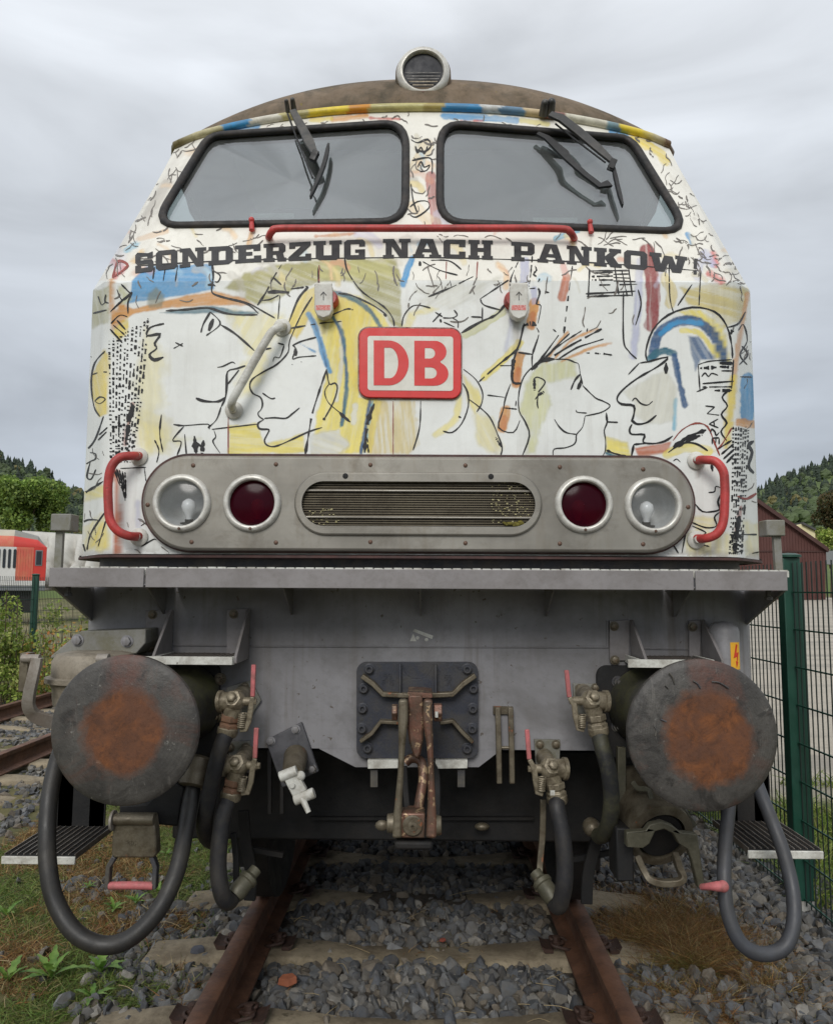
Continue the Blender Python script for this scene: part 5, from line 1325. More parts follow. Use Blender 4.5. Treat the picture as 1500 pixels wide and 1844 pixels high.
# ledge with its end pieces, brackets and grating
def ledge(x0, x1, zs):
    mb = MB(); a, b = P(x0, 1043, 2.70), P(x1, 1043, 2.70)
    mb.bb(a.x, b.x, 2.70, 2.708, zs[0], zs[1])
    mb.bb(a.x, b.x, 2.708, 3.045, zs[0], zs[0] + 0.008)
    return mb
z0_, z1_ = 1.492, 1.558
walk = ledge(262, 1249, (z0_, z1_)).build('walkway', M['grey_light'], LOCO, 38, 0.0015, 'long grey ledge running the full width below the lamps')
ledge(88, 258.5, (z0_, z1_)).build('walkway_end', M['grey_light'], walk, 38, 0.0015)
ledge(1252.5, 1418, (z0_, z1_)).build('walkway_end', M['grey_light'], walk, 38, 0.0015)
gx = np.arange(-1.20, 1.25, 0.034)
gt_ = MB()
for i, x in enumerate(gx):
    gt_.bb(x, x + 0.028, 2.715, 2.73, z1_ - 0.02, z1_ + 0.004 + 0.002 * random.random())
    gt_.bb(x + 0.029, x + 0.032, 2.715, 3.04, z1_ - 0.02, z1_ + 0.002)
gt_.build('walkway_grating', M['white_edge'], walk, None)['kind'] = 'stuff'
for px_ in (275, 515, 757, 993, 1235):
    x = P(px_, 1070, 2.9).x
    mb = MB(); mb.prism([(x - 0.003, 2.84, z0_ - 0.001), (x - 0.003, 3.048, z0_ - 0.001), (x - 0.003, 3.048, 1.39), (x - 0.003, 3.03, 1.39)], (0.006, 0, 0))
    mb.build('bracket', M['grey'], walk)
for s_ in (-1, 1):
    mb = MB(); mb.prism([(s_ * 1.27, 2.74, z0_ - 0.001), (s_ * 1.27, 3.5, z0_ - 0.001), (s_ * 1.27, 3.5, 1.36), (s_ * 1.27, 3.08, 1.36)], (s_ * 0.01, 0, 0))
    mb.build('end_bracket', M['grey'], walk)
    MB().lathe([(0.009, 0), (0.009, 0.02), (0.014, 0.022), (0.014, 0.032)], (s_ * 1.235, 2.78, z0_), (0, 0, -1), 6).build('bolt', M['grey_dark'], walk)
# marker posts on the ledge ends
for bx, by, px0, px1, y0, y1, pb in ((109, 941, 104, 116, 925, 956, 105), (1397.5, 950, 1387, 1402, 936, 965, 1402)):
    mb = MB(); a = P(px0, 960, 2.86); b = P(px1, 960, 2.86); low = P(pb, 1026, 2.86)
    mb.bar([P(bx, y1 - 4, 2.86), Vector((low.x, 2.86, z1_ - 0.03))], 0.027, 0.02, (0, -1, 0))
    po = mb.build('marker_post', M['moss_grey'], LOCO, 38, 0.002, 'slim grey post with a box head on the end of the ledge')
    c0, c1 = P(bx - 17.5, y0, 2.83), P(bx + 17.5, y1, 2.83)
    MB().bb(c0.x, c1.x, 2.83, 2.90, c1.z, c0.z).build('post_head', M['moss_grey'], po, 38, 0.004)
# ---------------- steps on the headstock
bolt_me = {}
def bolt(px_, py_, Y, r_, parent, mat=None, kind='hex'):
    mat = mat or M['grey']
    key = (kind, round(r_, 4), mat.name)
    if key not in bolt_me:
        mb = MB()
        if kind == 'hex':
            mb.lathe([(r_ * 1.35, 0), (r_ * 1.35, r_ * 0.2)], (0, 0, 0), (0, -1, 0), 18); mb.lathe([(r_, r_ * 0.2), (r_, r_ * 0.9), (r_ * 0.8, r_)], (0, 0, 0), (0, -1, 0), 6)
        elif kind == 'socket':
            mb.lathe([(r_ * 1.3, 0), (r_ * 1.3, r_ * 0.25), (r_, r_ * 0.3), (r_, r_ * 1.0), (r_ * 0.85, r_ * 1.12), (r_ * 0.5, r_ * 1.12), (r_ * 0.48, r_ * 0.5), (0.001, r_ * 0.5)], (0, 0, 0), (0, -1, 0), 20, True, False)
        elif kind == 'nut':
            mb.lathe([(r_ * 1.3, 0), (r_ * 1.3, r_ * 0.2)], (0, 0, 0), (0, -1, 0), 18); mb.lathe([(r_, r_ * 0.2), (r_, r_ * 0.9)], (0, 0, 0), (0, -1, 0), 6); mb.lathe([(r_ * 0.5, r_ * 0.9), (r_ * 0.5, r_ * 1.7), (r_ * 0.4, r_ * 1.8)], (0, 0, 0), (0, -1, 0), 12)
        bolt_me[key] = mb.mesh('bolt', mat, 35)
    o = bpy.data.objects.new('bolt', bolt_me[key]); link(o, parent); o.location = P(px_, py_, Y)
    return o
def tread_grid(mb, x0, x1, y0, y1, z, nx, ny, t=0.004, h=0.02):
    for i in range(nx + 1):
        x = x0 + (x1 - x0) * i / nx; mb.bb(x - t / 2, x + t / 2, y0, y1, z - h, z)
    for j in range(ny + 1):
        y = y0 + (y1 - y0) * j / ny; mb.bb(x0, x1, y - t / 2, y + t / 2, z - h, z - 0.001)
for s_, pls in ((-1, ((262, 308, 1098, 1180, ((275, 1107), (271, 1167))), (408, 446, 1096, 1188, ((421, 1106),)))), (1, ((1098, 1134, 1116, 1190, ((1106, 1128), (1107, 1189))), (1241, 1262, 1116, 1190, ((1247, 1129),))))):
    xa = P(300 if s_ < 0 else 1140, 1175, 2.95).x; xb = P(430 if s_ < 0 else 1262, 1180, 2.95).x
    zt_ = 1.243
    st = MB(); tread_grid(st, xa, xb, 2.84, 3.045, zt_, 14, 8)
    so = st.build('step', M['tread'], LOCO, None, 0, 'small white-edged step bolted to the buffer beam'); 
    eg = MB(); eg.bb(xa - 0.05, xb + 0.006, 2.828, 2.838, zt_ - 0.026, zt_ + 0.003); eg.bb(xb + 0.0005, xb + 0.008, 2.84, 3.045, zt_ - 0.026, zt_ + 0.003); eg.bb(xa - 0.008, xa - 0.0005, 2.84, 3.045, zt_ - 0.026, zt_ + 0.003)
    eg.build('tread_edge', M['white_edge'], so, 38, 0.0015)
    for x0, x1, y0, y1, bl in pls:
        mb = MB().pix([(x0, y0 + 2), (x1, y0), (x1 - 2, y1), (x0, y1)], HY - 0.012, 0.011)
        g = mb.build('step_plate', M['grey_light'], so, 38, 0.002)
        fx = P(x1, y0, HY - 0.012).x if True else 0
        q = MB(); q.prism([(fx, HY - 0.012, P(x1, y0, HY).z), (fx, HY - 0.03, P(x1, y0, HY).z), (fx, 2.84, zt_ + 0.002), (fx, 2.84, zt_ - 0.02), (fx, HY - 0.012, zt_ - 0.02)], (0.010, 0, 0))
        q.build('step_gusset', M['grey_light'], so, 38, 0.0015)
        for bx, by in bl: bolt(bx, by, HY - 0.012, 0.0135, so, M['greasy'])
# load-limit pictogram on the beam (small white wedge, bar and dots)
pg = MB()
pg.pix([(738, 1155), (744, 1141), (750, 1155)], HY - 0.0022, 0.001); pg.pix([(743, 1137), (747, 1133), (780, 1145), (778, 1151)], HY - 0.0022, 0.001)
pg.pix(circ(752, 1149, 3.2, 12), HY - 0.0022, 0.001); pg.pix(circ(768, 1152, 3.2, 12), HY - 0.0022, 0.001)
pg.build('jacking_mark', M['white'], headstock, None)
# ---------------- left housing beside the buffer
hb = MB(); hb.pix([(145, 1137), (262, 1133), (262, 1158), (245, 1178), (90, 1186), (92, 1181)], 2.90, 0.15)
hbo = hb.build('corner_box', M['moss_grey'], LOCO, 38, 0.004, 'grey mossy corner box with two bolts above the left buffer')
for x, y in ((140, 1153), (229, 1155)): bolt(x, y, 2.90, 0.017, hbo)
dr = MB(); c = P(140, 1215, 2.72)
dr.lathe([(0.135, -0.115), (0.14, -0.06), (0.15, -0.04), (0.165, -0.036), (0.165, -0.02), (0.145, -0.016), (0.145, 0.035), (0.13, 0.06), (0.09, 0.068), (0.001, 0.07)], Vector((c.x, 2.86, c.z)), (0, 0, 1), 44, True, False)
dro = dr.build('corner_drum', M['dusty_drum'], LOCO, 40, 0, 'dusty squat drum behind the left buffer')
MB().cyl(P(176, 1187, 2.70), P(196, 1187, 2.70), 0.018, None, 14).build('drum_latch', M['pale_arm'], dro)
ar = MB(); ap = spline([P(67, 1185, 2.66), P(66, 1192, 2.66), P(60, 1218, 2.66), P(53, 1250, 2.67), P(52, 1272, 2.68), P(62, 1288, 2.70), P(85, 1298, 2.72), P(105, 1302, 2.74)], 5)
ar.bar(ap, [0.045] + [0.032 + 0.014 * i / len(ap) for i in range(len(ap) - 1)], 0.02, (0, -1, 0))
aro = ar.build('drum_arm', M['pale_arm'], dro, 38, 0.003)
MB().box(P(48, 1210, 2.70), (0.03, 0.05, 0.13)).build('arm_pivot', M['greasy'], dro, 38, 0.004)
MB().cyl(P(40, 1186, 2.67), P(72, 1186, 2.67), 0.014).build('arm_pin', M['pale_arm'], dro)
# ---------------- right cylinder with warning label
cy = MB(); c = P(1311, 1160, 2.93); 
cy.lathe([(0.055, -0.45), (0.055, 0.045), (0.05, 0.062), (0.034, 0.076), (0.001, 0.082)], Vector((c.x, 2.97, c.z)), (0, 0, 1), 32, True, False)
cyo = cy.build('cable_post', M['grey'], LOCO, 40, 0, 'upright grey cylinder with a yellow warning label above the right buffer')
lb = MB(); R0 = 0.0562; base = Vector((c.x, 2.97, 0)); zt2, zb2 = P(1322, 1157, 2.92).z, P(1322, 1206, 2.92).z
av = [math.radians(a) for a in (-88, -80, -70, -60, -50, -42)]
pts = [base + Vector((R0 * math.cos(a), R0 * math.sin(a), 0)) for a in av]
lb.add([p + Vector((0, 0, zb2)) for p in pts] + [p + Vector((0, 0, zt2)) for p in pts], [(i, i + 1, 7 + i, 6 + i) for i in range(5)])
lb.build('warning_label', M['yellow'], cyo, 60)
def onlab(u, v):
    a = av[0] + (av[-1] - av[0]) * u; return base + Vector((0.0572 * math.cos(a), 0.0572 * math.sin(a), zb2 + (zt2 - zb2) * v))
bo = MB(); bpts = [(0.50, 0.94), (0.68, 0.90), (0.52, 0.62), (0.80, 0.64), (0.62, 0.28), (0.72, 0.28), (0.52, 0.06), (0.44, 0.32), (0.54, 0.30), (0.58, 0.46), (0.24, 0.42)]
V_ = [onlab(u, v) for u, v in bpts]; bo.add(V_, [tuple(t) for t in tessellate_polygon([[Vector((u, v, 0)) for u, v in bpts]])]); bo.build('lightning_mark', M['warn_red'], cyo, None)

# ---------------- buffers
def buffer(cx_, cz_, mat, label):
    c = Vector((cx_, 2.43, cz_))
    face = MB().lathe([(0.001, -0.012), (0.06, -0.0115), (0.12, -0.009), (0.17, -0.005), (0.205, 0.001), (0.221, 0.005), (0.2265, 0.011), (0.2265, 0.030), (0.20, 0.036), (0.12, 0.05), (0.10, 0.06)], c, (0, 1, 0), 96, False, True)
    bo_ = face.build('buffer', mat, LOCO, 40, 0, label)
    MB().lathe([(0.088, 0.045), (0.088, 0.30)], c, (0, 1, 0), 36).build('plunger', M['greasy'], bo_)
    MB().lathe([(0.105, 0.23), (0.118, 0.235), (0.118, 0.27), (0.110, 0.275), (0.122, 0.50), (0.15, 0.58), (0.15, 0.585)], c, (0, 1, 0), 44).build('buffer_housing', M['mossy_black'], bo_)
    bp = MB(); bp.prism([(cx_ + a, HY - 0.025, cz_ + b) for a, b in [(p[0] * 0.01, p[1] * 0.01) for p in stadium(-19 if cx_ > 0 else -20, 20 if cx_ > 0 else 13.5, -19, 15, 6, 4)]], (0, 0.023, 0))
    bpo = bp.build('buffer_base', M['frame_black'], bo_, 38, 0.003)
    return bo_
c1, c2 = P(222, 1316, 2.43), P(1267, 1325, 2.43)
B1 = buffer(c1.x, c1.z, buffer_mat('left_buffer_face', c1.x + 0.005, c1.z + 0.002, 0.125, 0.128, 0.0), 'round buffer with rusted middle at the left')
B2 = buffer(c2.x, c2.z, buffer_mat('right_buffer_face', c2.x + 0.012, c2.z - 0.005, 0.135, 0.142, 2.3), 'round buffer with rusted middle at the right')
for x, y in ((397, 1223), (392, 1290)): bolt(x, y, HY - 0.025, 0.018, B1, M['greasy'], 'nut')
for x, y in ((1112, 1228), (1106, 1270), (1111, 1308)): bolt(x, y, HY - 0.025, 0.017, B2, M['grey_dark'], 'nut')
# peeling paint curls on the right face
pc = MB()
for pts in ([(1205, 1212), (1211, 1220), (1215, 1232)], [(1248, 1226), (1256, 1232), (1261, 1240)], [(1282, 1228), (1296, 1230), (1312, 1240)], [(1178, 1308), (1182, 1316), (1180, 1326)], [(1190, 1296), (1200, 1300)], [(1198, 1234), (1204, 1240)]):
    pc.tube(spline([P(a, b, 2.421) for a, b in pts], 4), 0.0026, 6)
pc.pix([(1194, 1396), (1200, 1394), (1205, 1405), (1199, 1407)], 2.4285, 0.003)
pc.build('paint_curl', M['grey_dark'], B2, 60)

# ---------------- coupling plate, hook and screw coupling
cp = MB(); cp.pix(stadium(642, 861, 1193, 1366, 6, 17), HY - 0.03, 0.028)
plate2 = cp.build('coupling_plate', M['plate_blue'], LOCO, 38, 0.004, 'dark blue-grey bolted plate behind the draw hook')
for x, y in ((665, 1205), (655, 1240), (653, 1276), (652, 1312), (662, 1347), (841, 1205), (852, 1240), (851, 1276), (850, 1312), (841, 1348)):
    bolt(x, y, HY - 0.03, 0.0165, plate2, M['plate_blue'], 'socket')
rb = MB()
for pts, w_ in (([(652, 1217), (672, 1231), (690, 1250), (752, 1253), (815, 1250), (834, 1231), (856, 1216)], 0.018), ([(649, 1335), (670, 1320), (686, 1299), (718, 1301)], 0.014), ([(792, 1301), (815, 1298), (832, 1318), (851, 1336)], 0.014)):
    q = [P(a, b, HY - 0.052) for a, b in pts]; rb = MB().bar(q, w_, 0.044, (0, -1, 0)); rb.build('plate_rib', M['greasy'], plate2, 38, 0.003)
for x in (720.5, 784.5):
    MB().bar([P(x, 1196, HY - 0.045), P(x, 1249, HY - 0.05)], 0.010, 0.03, (0, -1, 0)).build('plate_rib', M['plate_blue'], plate2, 38, 0.003)
wb = MB(); wb.pix([(722, 1198)] + arc(752, 1198, 27, 25, 180, 0, 16)[::1] + [(783, 1198), (783, 1248), (722, 1248)], HY - 0.042, 0.012); wb.build('plate_web', M['plate_blue'], plate2)
# foundry figures cast on the plate
def seven(mb, x, y, w, h, segs, Y):
    pts = {'t': ((0, 0), (1, 0)), 'm': ((0, .5), (1, .5)), 'b': ((0, 1), (1, 1)), 'l': ((0, 0), (0, .5)), 'L': ((0, .5), (0, 1)), 'r': ((1, 0), (1, .5)), 'R': ((1, .5), (1, 1))}
    for s_ in segs:
        a, b = pts[s_]; mb.bar([P(x + a[0] * w, y + a[1] * h, Y), P(x + b[0] * w, y + b[1] * h, Y)], 0.003, 0.004, (0, -1, 0))
cf = MB()
for x, y, sg_ in ((692, 1214, 'tmbrRl'), (700, 1214, 'tmbrRl'), (689, 1225, 'tlmrL'), (697, 1225, 'lrR'), (704, 1225, 'tlmRb'), (801, 1216, 'tlmRb'), (808, 1216, 'tlmRb'), (801, 1227, 'rR'), (807, 1227, 'tmlR'), (816, 1202, 'l'), (822, 1202, 'tr')):
    seven(cf, x, y, 4.5, 8, sg_, HY - 0.031)
cf.build('cast_mark', M['plate_blue'], plate2, None)
hk = MB()
prof = [(736, 1252), (760, 1252), (763, 1290), (762, 1330), (757, 1358), (752, 1368), (745, 1362), (738, 1340), (734, 1310), (735, 1280)]
hp = [P(a, b, 2.78) for a, b in prof]; hp2 = [P(748 + (a - 748) * 0.9, b - 2, 2.98) for a, b in prof]
mid = [P(748 + (a - 748) * 1.08, b, 2.82) for a, b in prof]
n_ = len(hp); hk.add(hp + mid + hp2, [tuple(range(n_)), tuple(range(2 * n_, 3 * n_))] + [(k_ * n_ + i, k_ * n_ + (i + 1) % n_, (k_ + 1) * n_ + (i + 1) % n_, (k_ + 1) * n_ + i) for k_ in range(2) for i in range(n_)])
hook = hk.build('draw_hook', M['copper_rust'], LOCO, 55, 0.006, 'worn reddish draw hook in the middle of the beam')
MB().pix([(734, 1247), (762, 1248), (778, 1250), (779, 1257), (736, 1257)], 2.79, 0.16).build('hook_top', M['copper_rust'], hook, 38, 0.004)
sc_ = MB(); 
for pts, ws in (([(726, 1259), (726, 1295), (724, 1340), (722, 1385), (718, 1440), (716, 1480), (716, 1508)], [0.030, 0.034, 0.022, 0.019, 0.024, 0.03, 0.034]), ([(771, 1259), (770, 1295), (774, 1340), (776, 1385), (777, 1440), (777, 1480), (776, 1508)], [0.030, 0.034, 0.022, 0.019, 0.026, 0.034, 0.036])):
    q = spline([P(a, b, 2.76 - 0.02 * i / 6) for i, (a, b) in enumerate(pts)], 4)
    w2 = list(np.interp(np.linspace(0, 6, len(q)), range(7), ws))
    mb = MB().bar(q, w2, 0.045, (0, -1, 0)); mb.build('coupling_link', M['greasy'] if pts[0][0] < 740 else M['copper_rust'], hook, 50, 0.008)
MB().cyl(P(706, 1283, 2.80), P(716, 1283, 2.80), 0.030, None, 6).build('pin_nut', M['copper_rust'], hook, 38, 0.003)
MB().cyl(P(781, 1283, 2.80), P(796, 1283, 2.80), 0.034, None, 6).build('pin_nut', M['copper_rust'], hook, 38, 0.003)
MB().cyl(P(786, 1282, 2.765), P(786, 1292, 2.765), 0.006).build('split_pin', M['white'], hook)
blk = MB(); a, b = P(723, 1465, 2.72), P(765, 1511, 2.72); blk.bb(a.x, b.x, 2.72, 2.80, b.z, a.z); blk.build('spindle_nut', M['copper_rust'], hook, 38, 0.006)
MB().lathe([(0.034, 0), (0.034, 0.006), (0.03, 0.010), (0.016, 0.010), (0.016, 0.014), (0.005, 0.015), (0.004, 0.008), (0.001, 0.008)], P(743, 1487, 2.72), (0, -1, 0), 32, True, False).build('spindle_cap', M['greasy'], hook)
MB().cyl(P(697, 1483, 2.76), P(711, 1483, 2.76), 0.030, 0.034, 20).build('trunnion', M['greasy'], hook, 38, 0.003)
MB().cyl(P(782, 1487, 2.76), P(795, 1487, 2.76), 0.036, 0.030, 20).build('trunnion', M['greasy'], hook, 38, 0.003)
MB().ball(P(688, 1487, 2.77), 0.02, 12, (1.2, 0.6, 0.9)).build('trunnion_key', M['greasy'], hook)
MB().tube(spline([P(730, 1374, 2.9), P(742, 1366, 2.9), P(758, 1372, 2.88), P(762, 1400, 2.86), P(756, 1440, 2.83), P(752, 1462, 2.80)], 5), 0.017, 12).build('coupling_spindle', M['copper_rust'], hook, 60)
MB().bar(spline([P(728, 1380, 2.93), P(731, 1430, 2.92), P(735, 1470, 2.9)], 4), 0.022, 0.02, (0, -1, 0)).build('coupling_shackle', M['frame_black'], hook, 60, 0.003)
MB().bar(spline([P(778, 1376, 2.93), P(787, 1400, 2.93), P(787, 1470, 2.9)], 4), 0.022, 0.02, (0, -1, 0)).build('coupling_shackle', M['frame_black'], hook, 60, 0.003)
MB().box(P(748, 1463, 2.80), (0.06, 0.06, 0.03)).build('spindle_collar', M['copper_rust'], hook, 38, 0.006)
MB().box(P(745, 1520, 2.76), (0.13, 0.05, 0.03)).build('coupling_foot', M['frame_black'], hook, 38, 0.01)
for x0, x1 in ((662, 717), (784, 842)):
    MB().pix([(x0, 1369), (x1, 1369), (x1, 1384), (x0, 1385)], HY - 0.05, 0.045).build('plate_shelf', M['white_edge'], plate2, 38, 0.002)
for x0, x1 in ((667, 680), (824, 837)):
    MB().pix([(x0, 1387), (x1, 1387), (x1, 1418), (x0, 1418)], HY - 0.03, 0.02).build('shelf_leg', M['grey_dark'], plate2)
# parking hook bars
for x0 in (891, 914):
    MB().bar([P(x0 + 5, 1274, HY - 0.02), P(x0 + 7, 1345, HY - 0.03), P(x0 + 8, 1411, HY - 0.03)], 0.020, 0.022, (0, -1, 0)).build('hose_hanger', M['greasy'], headstock, 38, 0.003)
MB().pix([(888, 1272), (924, 1273), (924, 1287), (888, 1287)], HY - 0.012, 0.011).build('hanger_plate', M['greasy'], headstock, 38, 0.002)
MB().cyl(P(898, 1347, HY - 0.03), P(918, 1347, HY - 0.03), 0.006).build('hanger_pin', M['greasy'], headstock)
for x0 in (486, 508):
    MB().bar([P(x0, 1350, HY + 0.02), P(x0, 1466, HY + 0.02)], 0.016, 0.02, (0, -1, 0)).build('hose_hanger', M['frame_black'], headstock, 38, 0.003)

# ---------------- brake hoses with their cocks
def cock(cx_, cy_, side, plate_, bolts, Y=2.90):
    """angle cock: side = +1 lever on the right, -1 on the left"""
    pb = MB().pix(plate_, HY - 0.016, 0.015)
    root = pb.build('brake_hose', M['moss_grey'], LOCO, 38, 0.002, 'black brake hose with a pink-handled cock on the buffer beam')
    for x, y in bolts: bolt(x, y, HY - 0.016, 0.0125, root, M['greasy'])
    c = P(cx_, cy_, Y)
    vb = MB(); vb.ball(c, 0.039, 18, (1.0, 1.1, 1.0)); vb.cyl(c + Vector((0, 0.02, 0.008)), c + Vector((0, HY - Y - 0.012, 0.012)), 0.030, 0.032, 20)
    vb.lathe([(0.034, 0.0), (0.034, 0.046), (0.04, 0.049), (0.04, 0.062), (0.026, 0.065)], c, (-side, 0.15, -0.05), 24)
    vb.lathe([(0.034, 0.012), (0.030, 0.034), (0.018, 0.036), (0.018, 0.05), (0.014, 0.054)], c, (-side * 0.15, -1, 0.5), 6)
    vb.cyl(c, c + Vector((-side * 0.014, 0, -0.055)), 0.034, 0.030, 20)
    vb.cyl(c, c + Vector((side * 0.07, -0.012, 0.0)), 0.019, 0.015, 16)
    vb.lathe([(0.012, 0.0), (0.012, 0.02)], c + Vector((side * 0.06, -0.012, 0)), (side, 0, 0), 6)
    vb.build('cock_body', M['valve'], root, 50)
    n0 = c + Vector((-side * 0.016, 0, -0.05)); nd = Vector((-side * 0.16, 0, -1))
    MB().lathe([(0.036, 0), (0.036, 0.022), (0.031, 0.024), (0.031, 0.030), (0.037, 0.032), (0.037, 0.046)], n0, nd, 6).build('hose_nut', M['rusty_orange'] if side > 0 else M['valve'], root, 38, 0.003)
    MB().lathe([(0.034, 0.044), (0.0375, 0.048), (0.0375, 0.066), (0.033, 0.075)], n0, nd, 24).build('hose_collar', M['valve'], root)
    return root, n0 + nd.normalized() * 0.06
def lever(root, pts, spring, Y=2.88):
    q = [P(a, b, Y) for a, b in pts]
    MB().bar(q[:2], 0.0165, 0.012, (0, -1, 0)).build('cock_lever', M['pink'], root, 38, 0.003)
    MB().bar(q[1:], [0.0165] + [0.02] * (len(q) - 2), 0.012, (0, -1, 0)).build('lever_arm', M['valve'], root, 38, 0.003)
    a, b = P(*spring[0], Y - 0.004), P(*spring[1], Y - 0.004)
    hel = [a.lerp(b, i / 60) + Vector((0.013 * math.cos(i * 0.78), 0.013 * math.sin(i * 0.78), 0)) for i in range(61)]
    MB().tube(hel, 0.0032, 6).build('lever_spring', M['valve'], root, 60)
def hose(root, start, pts, r_, mat, n=6):
    q = [start] + [P(*p) for p in pts]
    MB().tube(spline(q, n), r_, 18).build('hose', mat, root, 60)
r1, s1 = cock(424, 1263, 1, [(408, 1238), (452, 1225), (470, 1262), (452, 1290), (405, 1290)], ((441, 1237), (470, 1268))[:1])
lever(r1, [(457, 1197), (455, 1255), (452, 1275), (448, 1300), (442, 1314), (432, 1314)], ((437, 1285), (434, 1312)))
hose(r1, s1, [(398, 1345, 2.87), (385, 1395, 2.86), (374, 1450, 2.87), (368, 1490, 2.90), (376, 1512, 2.97), (398, 1520, 3.03)], 0.029, M['rubber'])
r2, s2 = cock(430, 1378, 1, [(412, 1336), (450, 1335), (452, 1392), (412, 1392)], ((415, 1347), (442, 1346)))
lever(r2, [(462, 1311), (459, 1366), (455, 1385), (452, 1408), (446, 1428), (434, 1428)], ((438, 1400), (434, 1426)))
hose(r2, s2, [(404, 1462, 2.87), (396, 1510, 2.85), (393, 1560, 2.84), (398, 1605, 2.84), (410, 1625, 2.87), (422, 1612, 2.92)], 0.0295, M['rubber'])
MB().lathe([(0.029, 0), (0.034, 0.015), (0.031, 0.06), (0.036, 0.064), (0.036, 0.078), (0.022, 0.09), (0.022, 0.115)], P(422, 1614, 2.90), (0.45, 0.5, 0.5), 20).build('hose_coupling', M['olive_iron'], r2)
MB().bar(spline([P(420, 1500, 3.0), P(425, 1545, 3.0), P(426, 1590, 2.98), P(436, 1612, 2.96)], 4), 0.022, 0.014, (0, -1, 0)).build('hose_holder', M['frame_black'], r2, 38, 0.003)
r3, s3 = cock(1064, 1262, -1, [(1032, 1231), (1078, 1232), (1078, 1290), (1034, 1290)], ((1043, 1240), (1072, 1239)))
lever(r3, [(1020, 1207), (1025, 1256), (1034, 1270), (1036, 1290), (1042, 1313), (1052, 1314)], ((1048, 1288), (1047, 1312)))
hose(r3, s3, [(1084, 1345, 2.87), (1096, 1390, 2.86), (1101, 1440, 2.87), (1097, 1480, 2.90), (1088, 1502, 2.96), (1078, 1506, 3.02)], 0.029, M['rubber_mossy'])
r4, s4 = cock(990, 1384, -1, [(962, 1332), (1009, 1333), (1007, 1392), (966, 1392)], ((972, 1341), (1001, 1341)))
lever(r4, [(949, 1314), (953, 1368), (962, 1384), (964, 1404), (968, 1428), (978, 1430)], ((976, 1400), (974, 1426)))
hose(r4, s4, [(1003, 1455, 2.87), (1012, 1500, 2.85), (1017, 1555, 2.84), (1015, 1600, 2.84), (1006, 1632, 2.87), (996, 1622, 2.92)], 0.0295, M['rubber'])
MB().lathe([(0.029, 0), (0.034, 0.015), (0.031, 0.06), (0.036, 0.064), (0.036, 0.078), (0.022, 0.09), (0.022, 0.115)], P(998, 1622, 2.90), (-0.4, 0.5, 0.5), 20).build('hose_coupling', M['olive_iron'], r4)
MB().bar(spline([P(978, 1440, 3.0), P(977, 1500, 3.0), P(972, 1560, 2.98), P(972, 1590, 2.96)], 4), 0.022, 0.014, (0, -1, 0)).build('hose_holder', M['greasy'], r4, 38, 0.003)
MB().box(P(972, 1592, 2.95), (0.04, 0.04, 0.05)).build('holder_shoe', M['greasy'], r4, 38, 0.006)
t_ = MB(); t_.pix([(991, 1424), (999, 1424), (999, 1433), (991, 1433)], 2.825, 0.002); t_.build('hose_tag', M['white'], r4, None)
# ---------------- white dummy coupling on its tilted plate
dp = MB(); dp.pix([(478, 1334), (543, 1301), (574, 1390), (508, 1420)][::1], HY - 0.022, 0.02)
M['plate_scuffed'] = wmat('scuffed_plate', srgb(84, 84, 88), 0.5, 0, 0.2, 6, srgb(44, 44, 48), 0.8, 5)
dpo = dp.build('hose_dummy', M['plate_scuffed'], LOCO, 38, 0.004, 'white hose dummy hanging from a tilted plate')
for x, y in ((488, 1335), (533, 1314), (522, 1354), (562, 1385)): bolt(x, y, HY - 0.022, 0.0125, dpo)
MB().cyl(P(533, 1362, HY - 0.02), P(527, 1398, 2.86), 0.045, 0.038, 24).build('dummy_stub', M['greasy'], dpo)
MB().prism([P(a, b, HY - 0.03) for a, b in ((514, 1350), (530, 1346), (545, 1356), (570, 1385), (568, 1394), (520, 1378))], (0, 0.008, 0)).build('dummy_flange', M['grey_dark'], dpo, 38, 0.003)
wd = MB(); wd.pix([(507, 1396), (532, 1387), (552, 1424), (528, 1438)], 2.836, 0.03); wd.build('dummy_head', M['white'], dpo, 38, 0.004)
MB().cyl(P(504, 1400, 2.845), P(535, 1388, 2.845), 0.019, None, 18).build('dummy_bar', M['white'], dpo, 38, 0.003)
MB().cyl(P(530, 1442, 2.845), P(566, 1428, 2.845), 0.019, None, 18).build('dummy_bar', M['white'], dpo, 38, 0.003)
MB().tube([P(541, 1434, 2.84), P(548, 1446, 2.83), P(556, 1464, 2.82)], [0.011, 0.011, 0.009], 12).build('dummy_pin', M['white'], dpo)
MB().ball(P(541, 1398, 2.85), 0.018, 12).build('dummy_boss', M['white'], dpo)
MB().lathe([(0.011, 0), (0.009, 0.004)], P(526, 1415, 2.83), (0, -1, 0), 16).build('dummy_rivet', M['white'], dpo)

